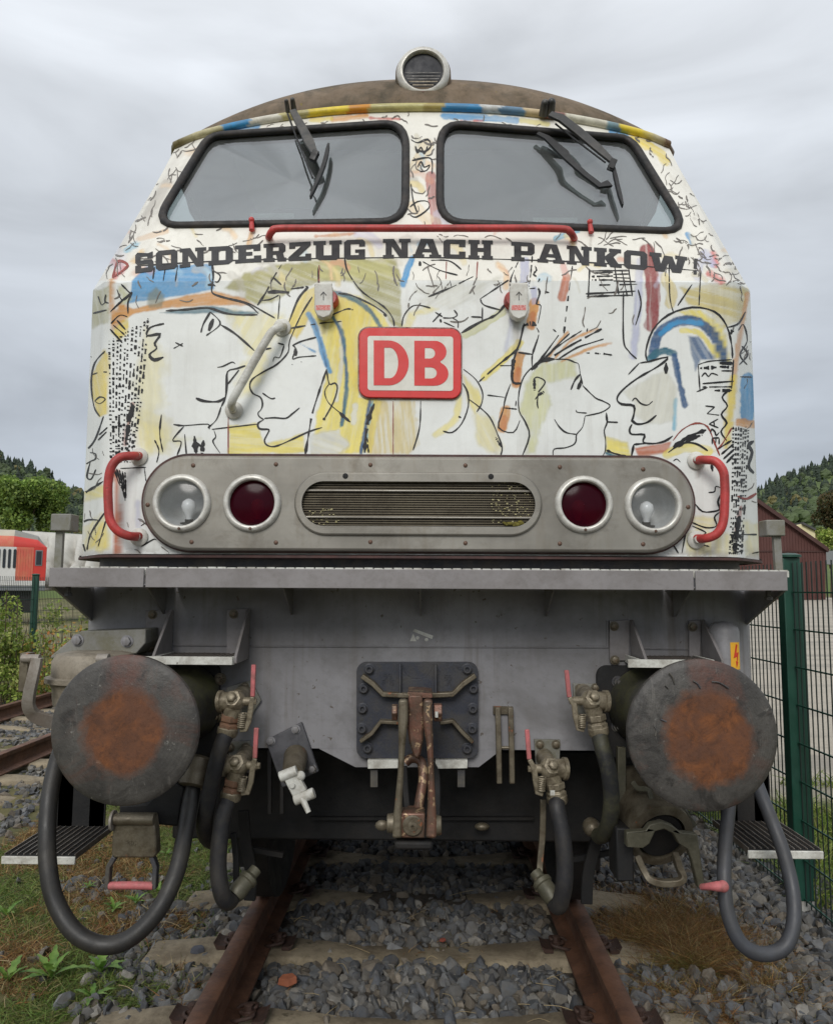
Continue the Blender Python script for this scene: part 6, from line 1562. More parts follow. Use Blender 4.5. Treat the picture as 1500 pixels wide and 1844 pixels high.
# ---------------- thick hanging jumper cables
lc = [P(118, 1330, 2.92), P(102, 1375, 2.86), P(90, 1430, 2.80), P(85, 1500, 2.74), P(87, 1565, 2.70), P(100, 1625, 2.68), P(135, 1680, 2.66), P(185, 1703, 2.66), P(235, 1690, 2.67), P(285, 1640, 2.70), P(318, 1570, 2.75), P(335, 1490, 2.82), P(345, 1430, 2.88), P(350, 1395, 2.94)]
co = MB().tube(spline(lc, 7), 0.029, 20).build('jumper_cable', M['cable'], LOCO, 60, 0, 'thick grey-black cable hanging in a wide loop under the left buffer')
MB().lathe([(0.04, -0.005), (0.05, 0.0), (0.058, 0.05), (0.06, 0.09), (0.05, 0.1)], P(346, 1416, 2.89), (0.06, 0.28, 0.55), 28).build('cable_collar', M['greasy'], co)
rc = [P(1315, 1400, 2.96), P(1313, 1450, 2.88), P(1306, 1520, 2.79), P(1304, 1590, 2.73), P(1312, 1650, 2.70), P(1335, 1700, 2.68), P(1372, 1719, 2.68), P(1410, 1708, 2.69), P(1428, 1670, 2.71), P(1428, 1610, 2.75), P(1412, 1540, 2.80), P(1390, 1480, 2.86), P(1370, 1430, 2.92), P(1355, 1390, 2.98)]
MB().tube(spline(rc, 7), 0.0235, 20).build('jumper_cable', M['cable_grey'], LOCO, 60, 0, 'thick grey cable hanging in a narrow loop under the right buffer')
# ---------------- side steps with mesh treads
def side_step(x0, x1, zt_, y0, y1, cut, label):
    mb, mb2 = MB(), MB()
    nx, ny = 11, 22
    def lx(y):                # the inner edge tapers towards the back
        t = (y - y0) / (y1 - y0)
        return (x0 + (x1 - x0) * cut * t, x1) if cut > 0 else (x0, x1 + (x1 - x0) * cut * t)
    for i in range(nx + 1):
        a, b = lx(y0), lx(y1); f = i / nx
        p, q = Vector((a[0] + (a[1] - a[0]) * f, y0, zt_)), Vector((b[0] + (b[1] - b[0]) * f, y1, zt_))
        mb.bar([p, q], 0.0022, 0.022, (0, 0, 1))
    for j in range(ny + 1):
        y = y0 + (y1 - y0) * j / ny; a = lx(y); mb2.bar([Vector((a[0], y, zt_ - 0.002)), Vector((a[1], y, zt_ - 0.002))], 0.003, 0.018, (0, 0, 1))
    o = mb2.build('side_step', M['frame_black'], LOCO, None, 0, label)
    mb.build('tread_bar', M['pale_arm'], o, None)
    e = MB(); e.bb(x0 - 0.006, x1 + 0.006, y0 - 0.012, y0 - 0.002, zt_ - 0.024, zt_ + 0.004); e.build('tread_edge', M['white_edge'], o, 38, 0.003)
    h_ = MB()
    for f in (0.25, 0.75):
        x = x0 + (x1 - x0) * f; h_.bb(x - 0.03, x + 0.03, y1 - 0.02, y1, zt_, 1.0)
    h_.build('step_hanger', M['frame_black'], o); MB().bb(x0 + 0.03, x1 - 0.03, y1 - 0.02, y1 - 0.012, zt_ + 0.01, zt_ + 0.22).build('step_back', M['frame_black'], o)
a, b = P(8, 1543, 2.98), P(135, 1540, 2.98)
side_step(a.x, b.x, a.z, 2.98, 3.34, 0.0001, 'black mesh step with white front edge at the far left')
a, b = P(1348, 1533, 2.98), P(1478, 1545, 2.98)
side_step(a.x, b.x, a.z, 2.98, 3.34, 0.0001, 'black mesh step with white front edge at the far right')
# ---------------- left jumper socket with flap and pink bar
sk = MB(); sk.pix([(204, 1470), (276, 1470), (280, 1500), (282, 1540), (276, 1546), (206, 1546), (200, 1540)], 2.80, 0.05)
sko = sk.build('jumper_flap', M['greasy'], LOCO, 38, 0.006, 'dark cast flap with a pink handle bar hanging below the left buffer')
for s_, pts in ((-1, [(208, 1542), (197, 1560), (194, 1600)]), (1, [(274, 1542), (281, 1560), (279, 1600)])):
    MB().bar([P(a, b, 2.82) for a, b in pts], 0.016, 0.03, (0, -1, 0)).build('flap_arm', M['grey_dark'], sko, 38, 0.003)
MB().tube([P(197, 1596, 2.815), P(235, 1595, 2.812), P(276, 1596, 2.815)], 0.0135, 12).build('flap_handle', M['pink'], sko)
MB().cyl(P(204, 1476, 2.80), P(278, 1476, 2.80), 0.02).build('flap_hinge', M['greasy'], sko)
MB().cyl(P(202, 1478, 2.80), P(206, 1478, 2.80), 0.034, None, 20).build('hinge_washer', M['pale_arm'], sko)
MB().pix([(214, 1450), (262, 1448), (310, 1405), (330, 1420), (322, 1490), (214, 1480)], 2.86, 0.18).build('jumper_socket', M['frame_black'], sko, 38, 0.008)
lm = MB()
for x, sg_ in ((225, 'trm'), (232, 'tlmLb'), (239, 'tlLb')): seven(lm, x, 1515, 5, 7, sg_, 2.799)
lm.build('cast_mark', M['greasy'], sko, None)
# ---------------- right jumper socket: barrel, yoke and lever
c = P(1190, 1506, 2.86); ax = Vector((0.12, -1, -0.35)).normalized()
bj = MB(); bj.lathe([(0.095, -0.30), (0.10, -0.28), (0.112, -0.06), (0.118, -0.03), (0.118, 0.0), (0.105, 0.004), (0.088, 0.006), (0.086, -0.06), (0.001, -0.065)], c, ax, 44, True, False)
bjo = bj.build('jumper_barrel', M['greasy'], LOCO, 40, 0, 'barrel-shaped jumper socket with a lever below the right buffer')
MB().lathe([(0.082, -0.01), (0.08, 0.0), (0.001, 0.002)], c, ax, 40, False, False).build('barrel_plug', M['frame_black'], bjo)
yk = MB(); yk.pix([(1128, 1499), (1162, 1497), (1170, 1486), (1192, 1480), (1212, 1488), (1226, 1500), (1256, 1503), (1262, 1545), (1270, 1600), (1258, 1602), (1246, 1550), (1238, 1530), (1222, 1520), (1212, 1502), (1196, 1494), (1180, 1498), (1170, 1520), (1160, 1528), (1128, 1526)], 2.755, 0.035)
yk.build('barrel_yoke', M['olive_iron'], bjo, 38, 0.004)
MB().tube([P(1264, 1598, 2.70), P(1280, 1597, 2.66), P(1290, 1597, 2.655), P(1302, 1597, 2.65)], [0.010, 0.012, 0.016, 0.017], 16).build('yoke_knob', M['pink'], bjo)
MB().ball(P(1302, 1597, 2.65), 0.0185, 14).build('knob_end', M['pink'], bjo)
MB().bar(spline([P(1148, 1545, 2.86), P(1160, 1570, 2.82), P(1172, 1585, 2.80), P(1198, 1591, 2.80), P(1228, 1585, 2.80), P(1222, 1560, 2.84), P(1215, 1540, 2.88)], 5), 0.022, 0.03, (0, -1, 0)).build('barrel_catch', M['greasy'], bjo, 50, 0.003)
br = MB(); br.pix([(1110, 1425), (1240, 1425), (1240, 1436), (1110, 1436)], 3.0, 0.03); br.bar([P(1140, 1430, 2.98), P(1128, 1500, 2.95)], 0.03, 0.02, (0, -1, 0)); br.bar([P(1210, 1440, 2.98), P(1250, 1490, 2.95)], 0.03, 0.02, (0, -1, 0)); br.bar(spline([P(1138, 1408, 2.9), P(1148, 1420, 2.9), P(1168, 1424, 2.9), P(1174, 1455, 2.86)], 4), 0.018, 0.01, (0, -1, 0)); br.bar([P(1118, 1345, 3.0), P(1118, 1500, 2.98)], 0.03, 0.03, (0, -1, 0))
br.build('barrel_bracket', M['olive_iron'], bjo, 38, 0.003)
ex = MB(); ex.box(P(1118, 1530, 2.9), (0.06, 0.12, 0.18)); ex.build('barrel_hanger', M['frame_black'], bjo, 38, 0.006)
# ---------------- rail guards
for pts in ([(438, 1460), (443, 1520), (452, 1570), (450, 1622)], [(1078, 1500), (1067, 1540), (1058, 1580), (1056, 1628)]):
    MB().bar(spline([P(a, b, 3.22) for a, b in pts], 4), 0.045, 0.018, (0, -1, 0)).build('rail_guard', M['frame_black'], LOCO, 38, 0.003)
MB().ball(P(1065, 1490, 3.12), 0.035, 14, (1, 1.3, 1)).build('sand_pipe_end', M['greasy'], LOCO)
MB().bar([P(1030, 1548, 3.3), P(1120, 1532, 3.3)], 0.02, 0.02, (0, -1, 0)).build('guard_brace', M['frame_black'], LOCO, 38)
MB().bar([P(455, 1530, 3.3), P(510, 1540, 3.3)], 0.02, 0.02, (0, -1, 0)).build('guard_brace', M['frame_black'], LOCO, 38)
# ---------------- bogie and underframe
ub = MB(); ub.bb(-1.25, 1.25, 3.75, 18.9, 0.98, 1.61); ub.build('underframe', M['frame_black'], LOCO)
MB().bb(-1.2, 1.2, 3.06, 3.74, 0.93, 1.49).build('nose_box', M['frame_black'], LOCO)
bg = MB()
bg.bb(-1.05, 1.05, 3.46, 3.58, 0.42, 0.80); bg.bb(-1.08, -0.86, 3.5, 7.0, 0.50, 0.9); bg.bb(0.86, 1.08, 3.5, 7.0, 0.50, 0.9); bg.bb(-0.86, 0.86, 5.0, 5.5, 0.5, 0.95)
bogie = bg.build('bogie_frame', M['frame_black'], LOCO, 38, 0.01)
for y in (4.05, 6.45):
    MB().cyl((-0.9, y, 0.5), (0.9, y, 0.5), 0.09).build('axle', M['frame_black'], bogie)
    for s_ in (-1, 1):
        MB().lathe([(0.1, 0.0), (0.42, 0.012), (0.46, 0.02), (0.50, 0.03), (0.50, 0.135), (0.44, 0.135), (0.3, 0.09), (0.1, 0.14)], (s_ * 0.80, y, 0.50), (-s_, 0, 0), 48).build('wheel', M['frame_black'], bogie, 40)
        MB().box((s_ * 0.97, y, 0.5), (0.2, 0.34, 0.36)).build('axle_box', M['frame_black'], bogie, 38, 0.02)
        MB().bar(spline([(s_ * 0.76, 3.52, 0.85), (s_ * 0.76, 3.5, 0.6), (s_ * 0.76, 3.54, 0.3)], 4) if y < 5 else [(s_ * 0.76, 5.9, 0.8), (s_ * 0.76, 5.9, 0.4)], 0.08, 0.05, (1, 0, 0)).build('brake_shoe', M['frame_black'], bogie)
MB().ball(P(868, 1489, 3.4), 0.02, 12, (1.6, 1, 0.8)).build('rod_knob', M['greasy'], bogie)
sc_ = MB(); sc_.bar([P(560, 1474, 3.44), P(960, 1474, 3.44)], 0.012, 0.02, (0, -1, 0)); sc_.build('bogie_edge', M['frame_black'], bogie)
# rear bogie and tank: the rest of the machine
MB().bb(-1.2, 1.2, 8.0, 11.8, 0.35, 0.98).build('fuel_tank', M['frame_black'], LOCO, 38, 0.05)
rb_ = MB(); rb_.bb(-1.05, 1.05, 12.9, 16.4, 0.5, 0.9); rbo = rb_.build('bogie_frame', M['frame_black'], LOCO, 38, 0.01)
for y in (13.5, 15.9):
    for s_ in (-1, 1):
        MB().lathe([(0.1, 0.0), (0.46, 0.02), (0.50, 0.03), (0.50, 0.135), (0.44, 0.135), (0.1, 0.14)], (s_ * 0.80, y, 0.50), (-s_, 0, 0), 40).build('wheel', M['frame_black'], rbo, 40)
# ================================================================== GROUND
def gz_(x, y):
    """height of the ground sheet"""
    x = np.asarray(x, float); y = np.asarray(y, float)
    z = np.full(np.broadcast(x, y).shape, -0.215)
    z = z + 0.05 * (fbm(x * 0.9 + 3, y * 0.9, 2) - 0.5)
    far = np.clip((y - 7) / 53, 0, 1) * np.clip((x - 2.2) / 4, 0, 1)
    z = z + 1.05 * far
    fl = np.clip((-x - 6.0) / 3, 0, 1)
    return z - 0.05 * fl
xs = np.concatenate([np.linspace(-400, -12, 40), np.linspace(-11.5, -3, 60), np.linspace(-2.9, 3.6, 110), np.linspace(3.8, 12, 40), np.linspace(13, 400, 60)])
ys = np.concatenate([np.linspace(-60, 2, 30), np.linspace(2.05, 8, 120), np.linspace(8.2, 30, 70), np.linspace(31, 140, 60), np.linspace(150, 700, 40)])
GX, GY = np.meshgrid(xs, ys)
GZ = gz_(GX, GY)
GV = np.stack([GX, GY, GZ], -1)
k = NT('ground')
sp = k.n('ShaderNodeSeparateXYZ'); k.l(k.coord(), sp.inputs[0])
n1 = k.noise(1.3, 8, 0.65); n2 = k.noise(24, 6, 0.7); n3 = k.noise(0.25, 5, 0.6)
soil = k.mix(k.rng(n2, 0.35, 0.65), srgb(52, 47, 42), srgb(84, 76, 66))
lot = k.mix(k.rng(n2, 0.3, 0.7), srgb(158, 150, 136), srgb(184, 177, 164))
lot = k.mix(k.rng(k.noise(0.9, 5, 0.6, 0.3, (0.25, 1.6, 1)), 0.45, 0.62, 0, 0.6), lot, srgb(128, 124, 116))
grs = k.mix(k.rng(n1, 0.35, 0.65), srgb(70, 84, 40), srgb(120, 112, 62))
wob = k.rng(n1, 0.2, 0.8, -0.8, 0.8)
right = k.rng(k.math('ADD', sp.outputs['X'], wob), 2.5, 2.9)
lotf = k.math('MULTIPLY', right, k.rng(k.math('ADD', sp.outputs['Y'], wob), 6.3, 7.2))
far_l = k.rng(k.math('ADD', sp.outputs['X'], wob), -6.6, -6.0, 1, 0)
c = k.mix(right, soil, grs)
c = k.mix(lotf, c, lot)
c = k.mix(k.rng(sp.outputs['X'], -1.0, -1.4, 0, 0.6), c, grs)
c = k.mix(far_l, c, k.mix(k.rng(n3, 0.4, 0.6), grs, srgb(132, 124, 92)))
c = k.mix(k.rng(sp.outputs['Y'], 75, 95), c, grs)
k.l(c, k.b.inputs['Base Color']); k.b.inputs['Roughness'].default_value = 0.95
k.bump(n2, 0.5, 0.03)
ground = link(bpy.data.objects.new('ground', grid_mesh('ground', GV, k.m, None, None, 60)))
tag(ground, 'gravelly ground of the railway yard', None, None, 'structure')

# ------------------------------------------------------------------ rails
M['rail'] = wmat('rusty_rail', srgb(112, 80, 62), 0.62, 0.25, 0.2, 5, srgb(60, 44, 38), 0.6, 6, None, 0, 0.35, 90, srgb(130, 84, 58), 26, 0.66)
RP = [(-0.036, 0.0), (-0.030, 0.004), (0.030, 0.004), (0.036, 0.0), (0.036, -0.03), (0.032, -0.04), (0.012, -0.052), (0.009, -0.07), (0.009, -0.125), (0.016, -0.142), (0.07, -0.156), (0.075, -0.160), (0.075, -0.172),
      (-0.075, -0.172), (-0.075, -0.160), (-0.07, -0.156), (-0.016, -0.142), (-0.009, -0.125), (-0.009, -0.07), (-0.012, -0.052), (-0.032, -0.04), (-0.036, -0.03)]
def rail_thing(x, y0, y1, label):
    yy = np.arange(y0, y1 + 0.1, 0.8); n_ = len(RP); mb = MB()
    vs = []
    for y in yy:
        vs += [(x + a, y, b) for a, b in RP]
    fs = [(i * n_ + j, i * n_ + (j + 1) % n_, (i + 1) * n_ + (j + 1) % n_, (i + 1) * n_ + j) for i in range(len(yy) - 1) for j in range(n_)]
    fs += [tuple(range(n_)), tuple(range((len(yy) - 1) * n_, len(yy) * n_))]
    mb.add(vs, fs)
    return tag(mb.build('rail', M['rail'], None, 40), label, 'rail', 'rails of the two tracks')
rail_thing(-0.7535, 1.2, 30, 'rusty rail under the left side of the locomotive')
rail_thing(0.7535, 1.2, 30, 'rusty rail under the right side of the locomotive')
TL = (-3.78, -5.285)
rail_thing(TL[0], 1.2, 60, 'rusty rail of the neighbouring track, the one nearer the locomotive')
rail_thing(TL[1], 1.2, 60, 'rusty rail of the neighbouring track, the one nearer the green fence')
# ------------------------------------------------------------------ sleepers
M['concrete'] = wmat('sleeper_concrete', srgb(150, 138, 116), 0.9, 0, 0.18, 7, srgb(88, 77, 60), 0.75, 4, None, 0, 0.5, 70, srgb(92, 84, 66), 11, 0.66)
M['clip'] = wmat('rusty_clip', srgb(74, 54, 46), 0.7, 0.2, 0.25, 20, srgb(46, 38, 34), 0.6, 20, None, 0, 0.3)
def sleeper_mesh(seed):
    rs = random.Random(seed)
    prof = [(-1.30, -0.25), (-1.26, -0.205), (-0.98, -0.176), (-0.90, -0.172), (-0.60, -0.172), (-0.50, -0.180), (-0.25, -0.2), (0.0, -0.204), (0.25, -0.2), (0.50, -0.180), (0.60, -0.172), (0.90, -0.172), (0.98, -0.176), (1.26, -0.205), (1.30, -0.25)]
    mb = MB(); vs = []
    xs_ = np.linspace(-1.3, 1.3, 53)
    for x in xs_:
        z = np.interp(x, [p[0] for p in prof], [p[1] for p in prof]) + rs.uniform(-0.002, 0.002)
        w = np.interp(abs(x), [0, 0.5, 0.8, 1.3], [0.088, 0.10, 0.115, 0.118]) + rs.uniform(-0.003, 0.003)
        vs += [(x, -w - 0.05, z - 0.13), (x, -w - 0.012, z - 0.03), (x, -w, z - 0.006), (x, -w + 0.012, z), (x, 0, z + rs.uniform(-0.002, 0.002)), (x, w - 0.012, z), (x, w, z - 0.006), (x, w + 0.012, z - 0.03), (x, w + 0.05, z - 0.13)]
    m_ = 9
    mb.add(vs, [(i * m_ + j, i * m_ + j + 1, (i + 1) * m_ + j + 1, (i + 1) * m_ + j) for i in range(len(xs_) - 1) for j in range(m_ - 1)] + [tuple(range(m_)), tuple(range((len(xs_) - 1) * m_, len(xs_) * m_))])
    return mb.mesh('sleeper', M['concrete'], 45)
cl = MB()
cl.tube(spline([(-0.045, -0.045, 0.012), (-0.02, -0.06, 0.022), (0.03, -0.05, 0.03), (0.035, -0.02, 0.032), (0.0, -0.012, 0.024), (-0.02, 0, 0.024), (0.0, 0.012, 0.024), (0.035, 0.02, 0.032), (0.03, 0.05, 0.03), (-0.02, 0.06, 0.022), (-0.045, 0.045, 0.012)], 4), 0.0075, 8)
cl.lathe([(0.03, 0), (0.03, 0.006), (0.018, 0.008), (0.018, 0.03), (0.012, 0.034)], (0.012, 0, 0.022), (0, 0, 1), 8)
cl.prism([(0.035, -0.055, 0.0), (0.075, -0.055, 0.0), (0.09, -0.055, 0.03), (0.07, -0.055, 0.018), (0.035, -0.055, 0.016)], (0, 0.11, 0))
clip_me = cl.mesh('rail_clip', M['clip'], 45)
def sleeper(xc, y, label, group, clips=True):
    o = bpy.data.objects.new('sleeper', sleeper_mesh(int(y * 97)))
    COL.objects.link(o); o.location = (xc, y, 0); tag(o, label, 'sleeper', group)
    if clips:
        for s_ in (-1, 1):
            for q in (-1, 1):
                c = bpy.data.objects.new('rail_clip', clip_me); COL.objects.link(c); c.parent = o
                c.location = (s_ * 0.7535 + q * 0.095, 0, -0.168); c.rotation_euler = (0, 0, 0 if q > 0 else PI)
ORD = ['first', 'second', 'third', 'fourth', 'fifth', 'sixth', 'seventh', 'eighth', 'ninth']
for i in range(7):
    sleeper(0, 3.20 + 0.63 * i, 'concrete sleeper under the locomotive, %s from the camera' % ORD[i], 'sleepers under the locomotive')
for i in range(9):
    sleeper((TL[0] + TL[1]) / 2, 6.4 + 0.63 * i, 'pale concrete sleeper of the neighbouring track, %s from the camera' % ORD[i], 'sleepers of the neighbouring track', False)

# ------------------------------------------------------------------ ballast: thousands of angular stones in one mesh
def rocks(name, pts, size, label, shades, sub=1):
    """pts: n x 3, size: n"""
    phi = (1 + 5 ** 0.5) / 2
    V0 = np.array([(-1, phi, 0), (1, phi, 0), (-1, -phi, 0), (1, -phi, 0), (0, -1, phi), (0, 1, phi), (0, -1, -phi), (0, 1, -phi), (phi, 0, -1), (phi, 0, 1), (-phi, 0, -1), (-phi, 0, 1)], float)
    V0 /= np.linalg.norm(V0[0])
    F0 = np.array([(0, 11, 5), (0, 5, 1), (0, 1, 7), (0, 7, 10), (0, 10, 11), (1, 5, 9), (5, 11, 4), (11, 10, 2), (10, 7, 6), (7, 1, 8), (3, 9, 4), (3, 4, 2), (3, 2, 6), (3, 6, 8), (3, 8, 9), (4, 9, 5), (2, 4, 11), (6, 2, 10), (8, 6, 7), (9, 8, 1)])
    if sub:
        vs = [tuple(v) for v in V0]; ix = {}
        def midp(a, b):
            kk = (min(a, b), max(a, b))
            if kk not in ix:
                m_ = (np.array(vs[a]) + np.array(vs[b])); m_ /= np.linalg.norm(m_); ix[kk] = len(vs); vs.append(tuple(m_))
            return ix[kk]
        fs = []
        for a, b, c in F0:
            ab, bc, ca = midp(a, b), midp(b, c), midp(c, a); fs += [(a, ab, ca), (b, bc, ab), (c, ca, bc), (ab, bc, ca)]
        V0, F0 = np.array(vs), np.array(fs)
    NV, NF = len(V0), len(F0)
    variants = []
    for q in range(24):
        v = V0.copy()
        for _ in range(14):                       # broken faces: cut with random planes
            nrm = RNG.normal(size=3); nrm /= np.linalg.norm(nrm); d = RNG.uniform(0.35, 0.75)
            s_ = v @ nrm - d; v = v - np.clip(s_, 0, None)[:, None] * nrm
        v *= RNG.uniform(0.75, 1.6, 3)
        variants.append(v)
    variants = np.array(variants)
    n = len(pts)
    ch = RNG.integers(0, 24, n)
    a = RNG.normal(size=(n, 4)); a /= np.linalg.norm(a, axis=1)[:, None]
    w, x, y, z = a.T
    Rm = np.stack([1 - 2 * (y * y + z * z), 2 * (x * y - z * w), 2 * (x * z + y * w), 2 * (x * y + z * w), 1 - 2 * (x * x + z * z), 2 * (y * z - x * w), 2 * (x * z - y * w), 2 * (y * z + x * w), 1 - 2 * (x * x + y * y)], -1).reshape(n, 3, 3)
    VV = np.einsum('nij,nvj->nvi', Rm, variants[ch]) * size[:, None, None] + pts[:, None, :]
    FF = (F0[None] + (np.arange(n) * NV)[:, None, None]).reshape(-1, 3)
    me = bpy.data.meshes.new(name)
    me.vertices.add(n * NV); me.vertices.foreach_set('co', VV.reshape(-1).astype(np.float32))
    me.loops.add(len(FF) * 3); me.loops.foreach_set('vertex_index', FF.reshape(-1).astype(np.int32))
    me.polygons.add(len(FF)); me.polygons.foreach_set('loop_start', np.arange(0, len(FF) * 3, 3, dtype=np.int32))
    me.update(calc_edges=True)
    me.polygons.foreach_set('use_smooth', [False] * len(me.polygons))
    sh = np.array(shades); cc = sh[RNG.integers(0, len(sh), n)] * RNG.uniform(0.55, 1.2, n)[:, None]
    col4 = np.concatenate([np.repeat(cc, NV, 0), np.ones((n * NV, 1))], 1)
    at = me.color_attributes.new('art', 'FLOAT_COLOR', 'POINT'); at.data.foreach_set('color', col4.reshape(-1).astype(np.float32))
    me.materials.append(M['stone'])
    o = bpy.data.objects.new(name, me); COL.objects.link(o)
    tag(o, label, None, None, 'stuff')
    return o
M['stone'] = wmat('ballast_stone', (1, 1, 1), 0.85, 0, 0.22, 30, srgb(96, 88, 74), 0.4, 20, None, 0, 0.4, 110, None, 25, 0.62, 'art')
SH = [srgb(98, 101, 104), srgb(86, 89, 94), srgb(110, 111, 112), srgb(98, 97, 95), srgb(118, 110, 99), srgb(76, 79, 84), srgb(130, 127, 121)]
def sow(n, x0, x1, y0, y1, f, s0, s1):
    x = RNG.uniform(x0, x1, n); y = RNG.uniform(y0, y1, n)
    m_ = RNG.uniform(0, 1, n) < f(x, y)
    x, y = x[m_], y[m_]; s_ = RNG.uniform(s0, s1, len(x)) ** 1.0
    z = gz_(x, y) + RNG.uniform(-0.012, 0.016, len(x))
    return np.stack([x, y, z], -1), s_
def keep_track(x, y):
    f = np.ones_like(x)
    f[(np.abs(np.abs(x) - 0.7535) < 0.10)] = 0.12                            # little stone against the rails
    onsl = (np.abs(((y - 3.20 + 0.315) % 0.63) - 0.315) < 0.088) & (np.abs(x) < 1.28)
    f[onsl] *= np.where(np.abs(x[onsl]) < 0.75, 0.07, 0.25)
    left = np.clip((-x - 0.98) / 0.30, 0, 1)
    f *= 1 - 0.985 * left * (fbm(x * 3, y * 3, 9) < 0.66)
    moss = np.exp(-(((x - 1.22) / 0.34) ** 2 + ((y - 3.98) / 0.55) ** 2))
    return f * (1 - 0.97 * np.clip(moss * 1.4, 0, 1) * (fbm(x * 5, y * 5, 77) > 0.33))
p1, s1_ = sow(19000, -2.4, 2.35, 2.9, 5.6, keep_track, 0.015, 0.041)
p1[:, 2] += np.where((np.abs(p1[:, 0]) > 0.85) & (p1[:, 0] > 0), 0.012, 0.0)
rocks('ballast', p1, s1_, 'grey broken ballast stones around the track', SH, 1)
p2, s2_ = sow(5200, -2.2, 2.4, 5.6, 12, keep_track, 0.026, 0.045)
def keep_left(x, y):
    f = np.ones_like(x)
    f[(np.abs(x - TL[0]) < 0.1) | (np.abs(x - TL[1]) < 0.1)] = 0.1
    onsl = (np.abs(((y - 6.4 + 0.315) % 0.63) - 0.315) < 0.11) & (x > -5.85) & (x < -3.25)
    f[onsl] *= 0.18
    return f * np.clip((x + 6.3) / 0.3, 0, 1) * np.clip((-2.55 - x) / 0.4, 0, 1)
p3, s3_ = sow(11000, -6.4, -2.4, 4.4, 14, keep_left, 0.026, 0.046)
rocks('ballast', np.concatenate([p2, p3]), np.concatenate([s2_, s3_]), 'grey broken ballast stones of the neighbouring track', SH, 0)
# two brick-coloured chips and a pale pebble
for px_, py_, col_, s_, lab in ((518, 1767, srgb(150, 90, 64), 0.042, 'orange brick chip lying on the ballast between the rails'), (797, 1694, srgb(126, 64, 50), 0.018, 'small red brick chip beside the weeds between the rails'), (356, 1712, srgb(76, 78, 86), 0.034, 'dark rounded stone on the sleeper outside the left rail')):
    g = PZ(px_, py_, -0.17)
    mb = MB(); rr = random.Random(px_); pts = [(g.x + s_ * a, g.y + s_ * b, g.z + s_ * c) for a, b, c in ((-1, -0.3, -0.3), (0.1, -0.6, -0.4), (1.0, -0.1, -0.2), (0.5, 0.6, -0.1), (-0.7, 0.5, -0.2), (-0.9, -0.2, 0.3), (0.15, -0.45, 0.35), (0.95, 0.0, 0.45), (0.4, 0.55, 0.55), (-0.6, 0.45, 0.45))]
    mb.add(pts, [(4, 3, 2, 1, 0), (5, 6, 7, 8, 9)] + [(i, (i + 1) % 5, 5 + (i + 1) % 5, 5 + i) for i in range(5)])
    tag(mb.build('stone_chip', wmat('chip_%d' % px_, col_, 0.9, 0, 0.15, 30, None, 0, 1, None, 0, 0.4), None, None, 0.004), lab, 'stone')

# ------------------------------------------------------------------ vegetation helpers
def cards(name, P0, L_, W_, dirs, cols, mat, bend=0.4, seg=2):
    """many narrow blades: P0 n x 3 roots, dirs n x 3"""
    n = len(P0)
    side = np.cross(dirs, RNG.normal(size=(n, 3))); side /= np.linalg.norm(side, axis=1)[:, None] + 1e-9
    droop = np.zeros((n, 3)); droop[:, :2] = RNG.normal(size=(n, 2)) * bend; droop[:, 2] = -np.abs(RNG.normal(size=n)) * bend
    V = np.empty((n, seg * 2 + 1, 3))
    for j in range(seg):
        t = j / seg
        c = P0 + dirs * (L_ * t)[:, None] + droop * (L_ * t * t)[:, None]
        w = (W_ * (1 - 0.45 * t))[:, None] * side / 2
        V[:, 2 * j] = c - w; V[:, 2 * j + 1] = c + w
    V[:, -1] = P0 + dirs * L_[:, None] + droop * L_[:, None]
    m_ = seg * 2 + 1
    fs = []
    for j in range(seg - 1):
        fs += [(2 * j, 2 * j + 1, 2 * j + 3), (2 * j, 2 * j + 3, 2 * j + 2)]
    fs.append((2 * seg - 2, 2 * seg - 1, 2 * seg))
    F = (np.array(fs)[None] + (np.arange(n) * m_)[:, None, None]).reshape(-1, 3)
    me = bpy.data.meshes.new(name)
    me.vertices.add(n * m_); me.vertices.foreach_set('co', V.reshape(-1).astype(np.float32))
    me.loops.add(len(F) * 3); me.loops.foreach_set('vertex_index', F.reshape(-1).astype(np.int32))
    me.polygons.add(len(F)); me.polygons.foreach_set('loop_start', np.arange(0, len(F) * 3, 3, dtype=np.int32))
    me.update(calc_edges=True)
    at = me.color_attributes.new('art', 'FLOAT_COLOR', 'POINT')
    at.data.foreach_set('color', np.concatenate([np.repeat(cols, m_, 0), np.ones((n * m_, 1))], 1).reshape(-1).astype(np.float32))
    me.materials.append(mat)
    return me
def leafmat(name, trans=0.35):
    k = NT(name)
    a = k.n('ShaderNodeAttribute'); a.attribute_name = 'art'
    k.l(a.outputs['Color'], k.b.inputs['Base Color']); k.b.inputs['Roughness'].default_value = 0.6
    tr = k.n('ShaderNodeBsdfTranslucent'); k.l(a.outputs['Color'], tr.inputs[0])
    m1 = k.n('ShaderNodeMixShader'); m1.inputs[0].default_value = trans
    k.l(k.b.outputs[0], m1.inputs[1]); k.l(tr.outputs[0], m1.inputs[2]); k.l(m1.outputs[0], k.out.inputs[0])
    return k.m
M['leaf'] = leafmat('leaf')
def updirs(n, spread):
    d = RNG.normal(size=(n, 3)) * spread; d[:, 2] = 1; return d / np.linalg.norm(d, axis=1)[:, None]
def pick(pal, n, var=0.3):
    return np.array(pal)[RNG.integers(0, len(pal), n)] * RNG.uniform(1 - var, 1 + var, n)[:, None]
GREEN = [srgb(100, 126, 56), srgb(116, 138, 66), srgb(82, 108, 46), srgb(138, 148, 84), srgb(128, 126, 72)]
STRAW = [srgb(168, 146, 98), srgb(140, 112, 72), srgb(118, 86, 54), srgb(186, 168, 122)]
BROWN = [srgb(138, 98, 60), srgb(158, 114, 68), srgb(116, 80, 50), srgb(174, 138, 88), srgb(140, 124, 74), srgb(124, 106, 70)]
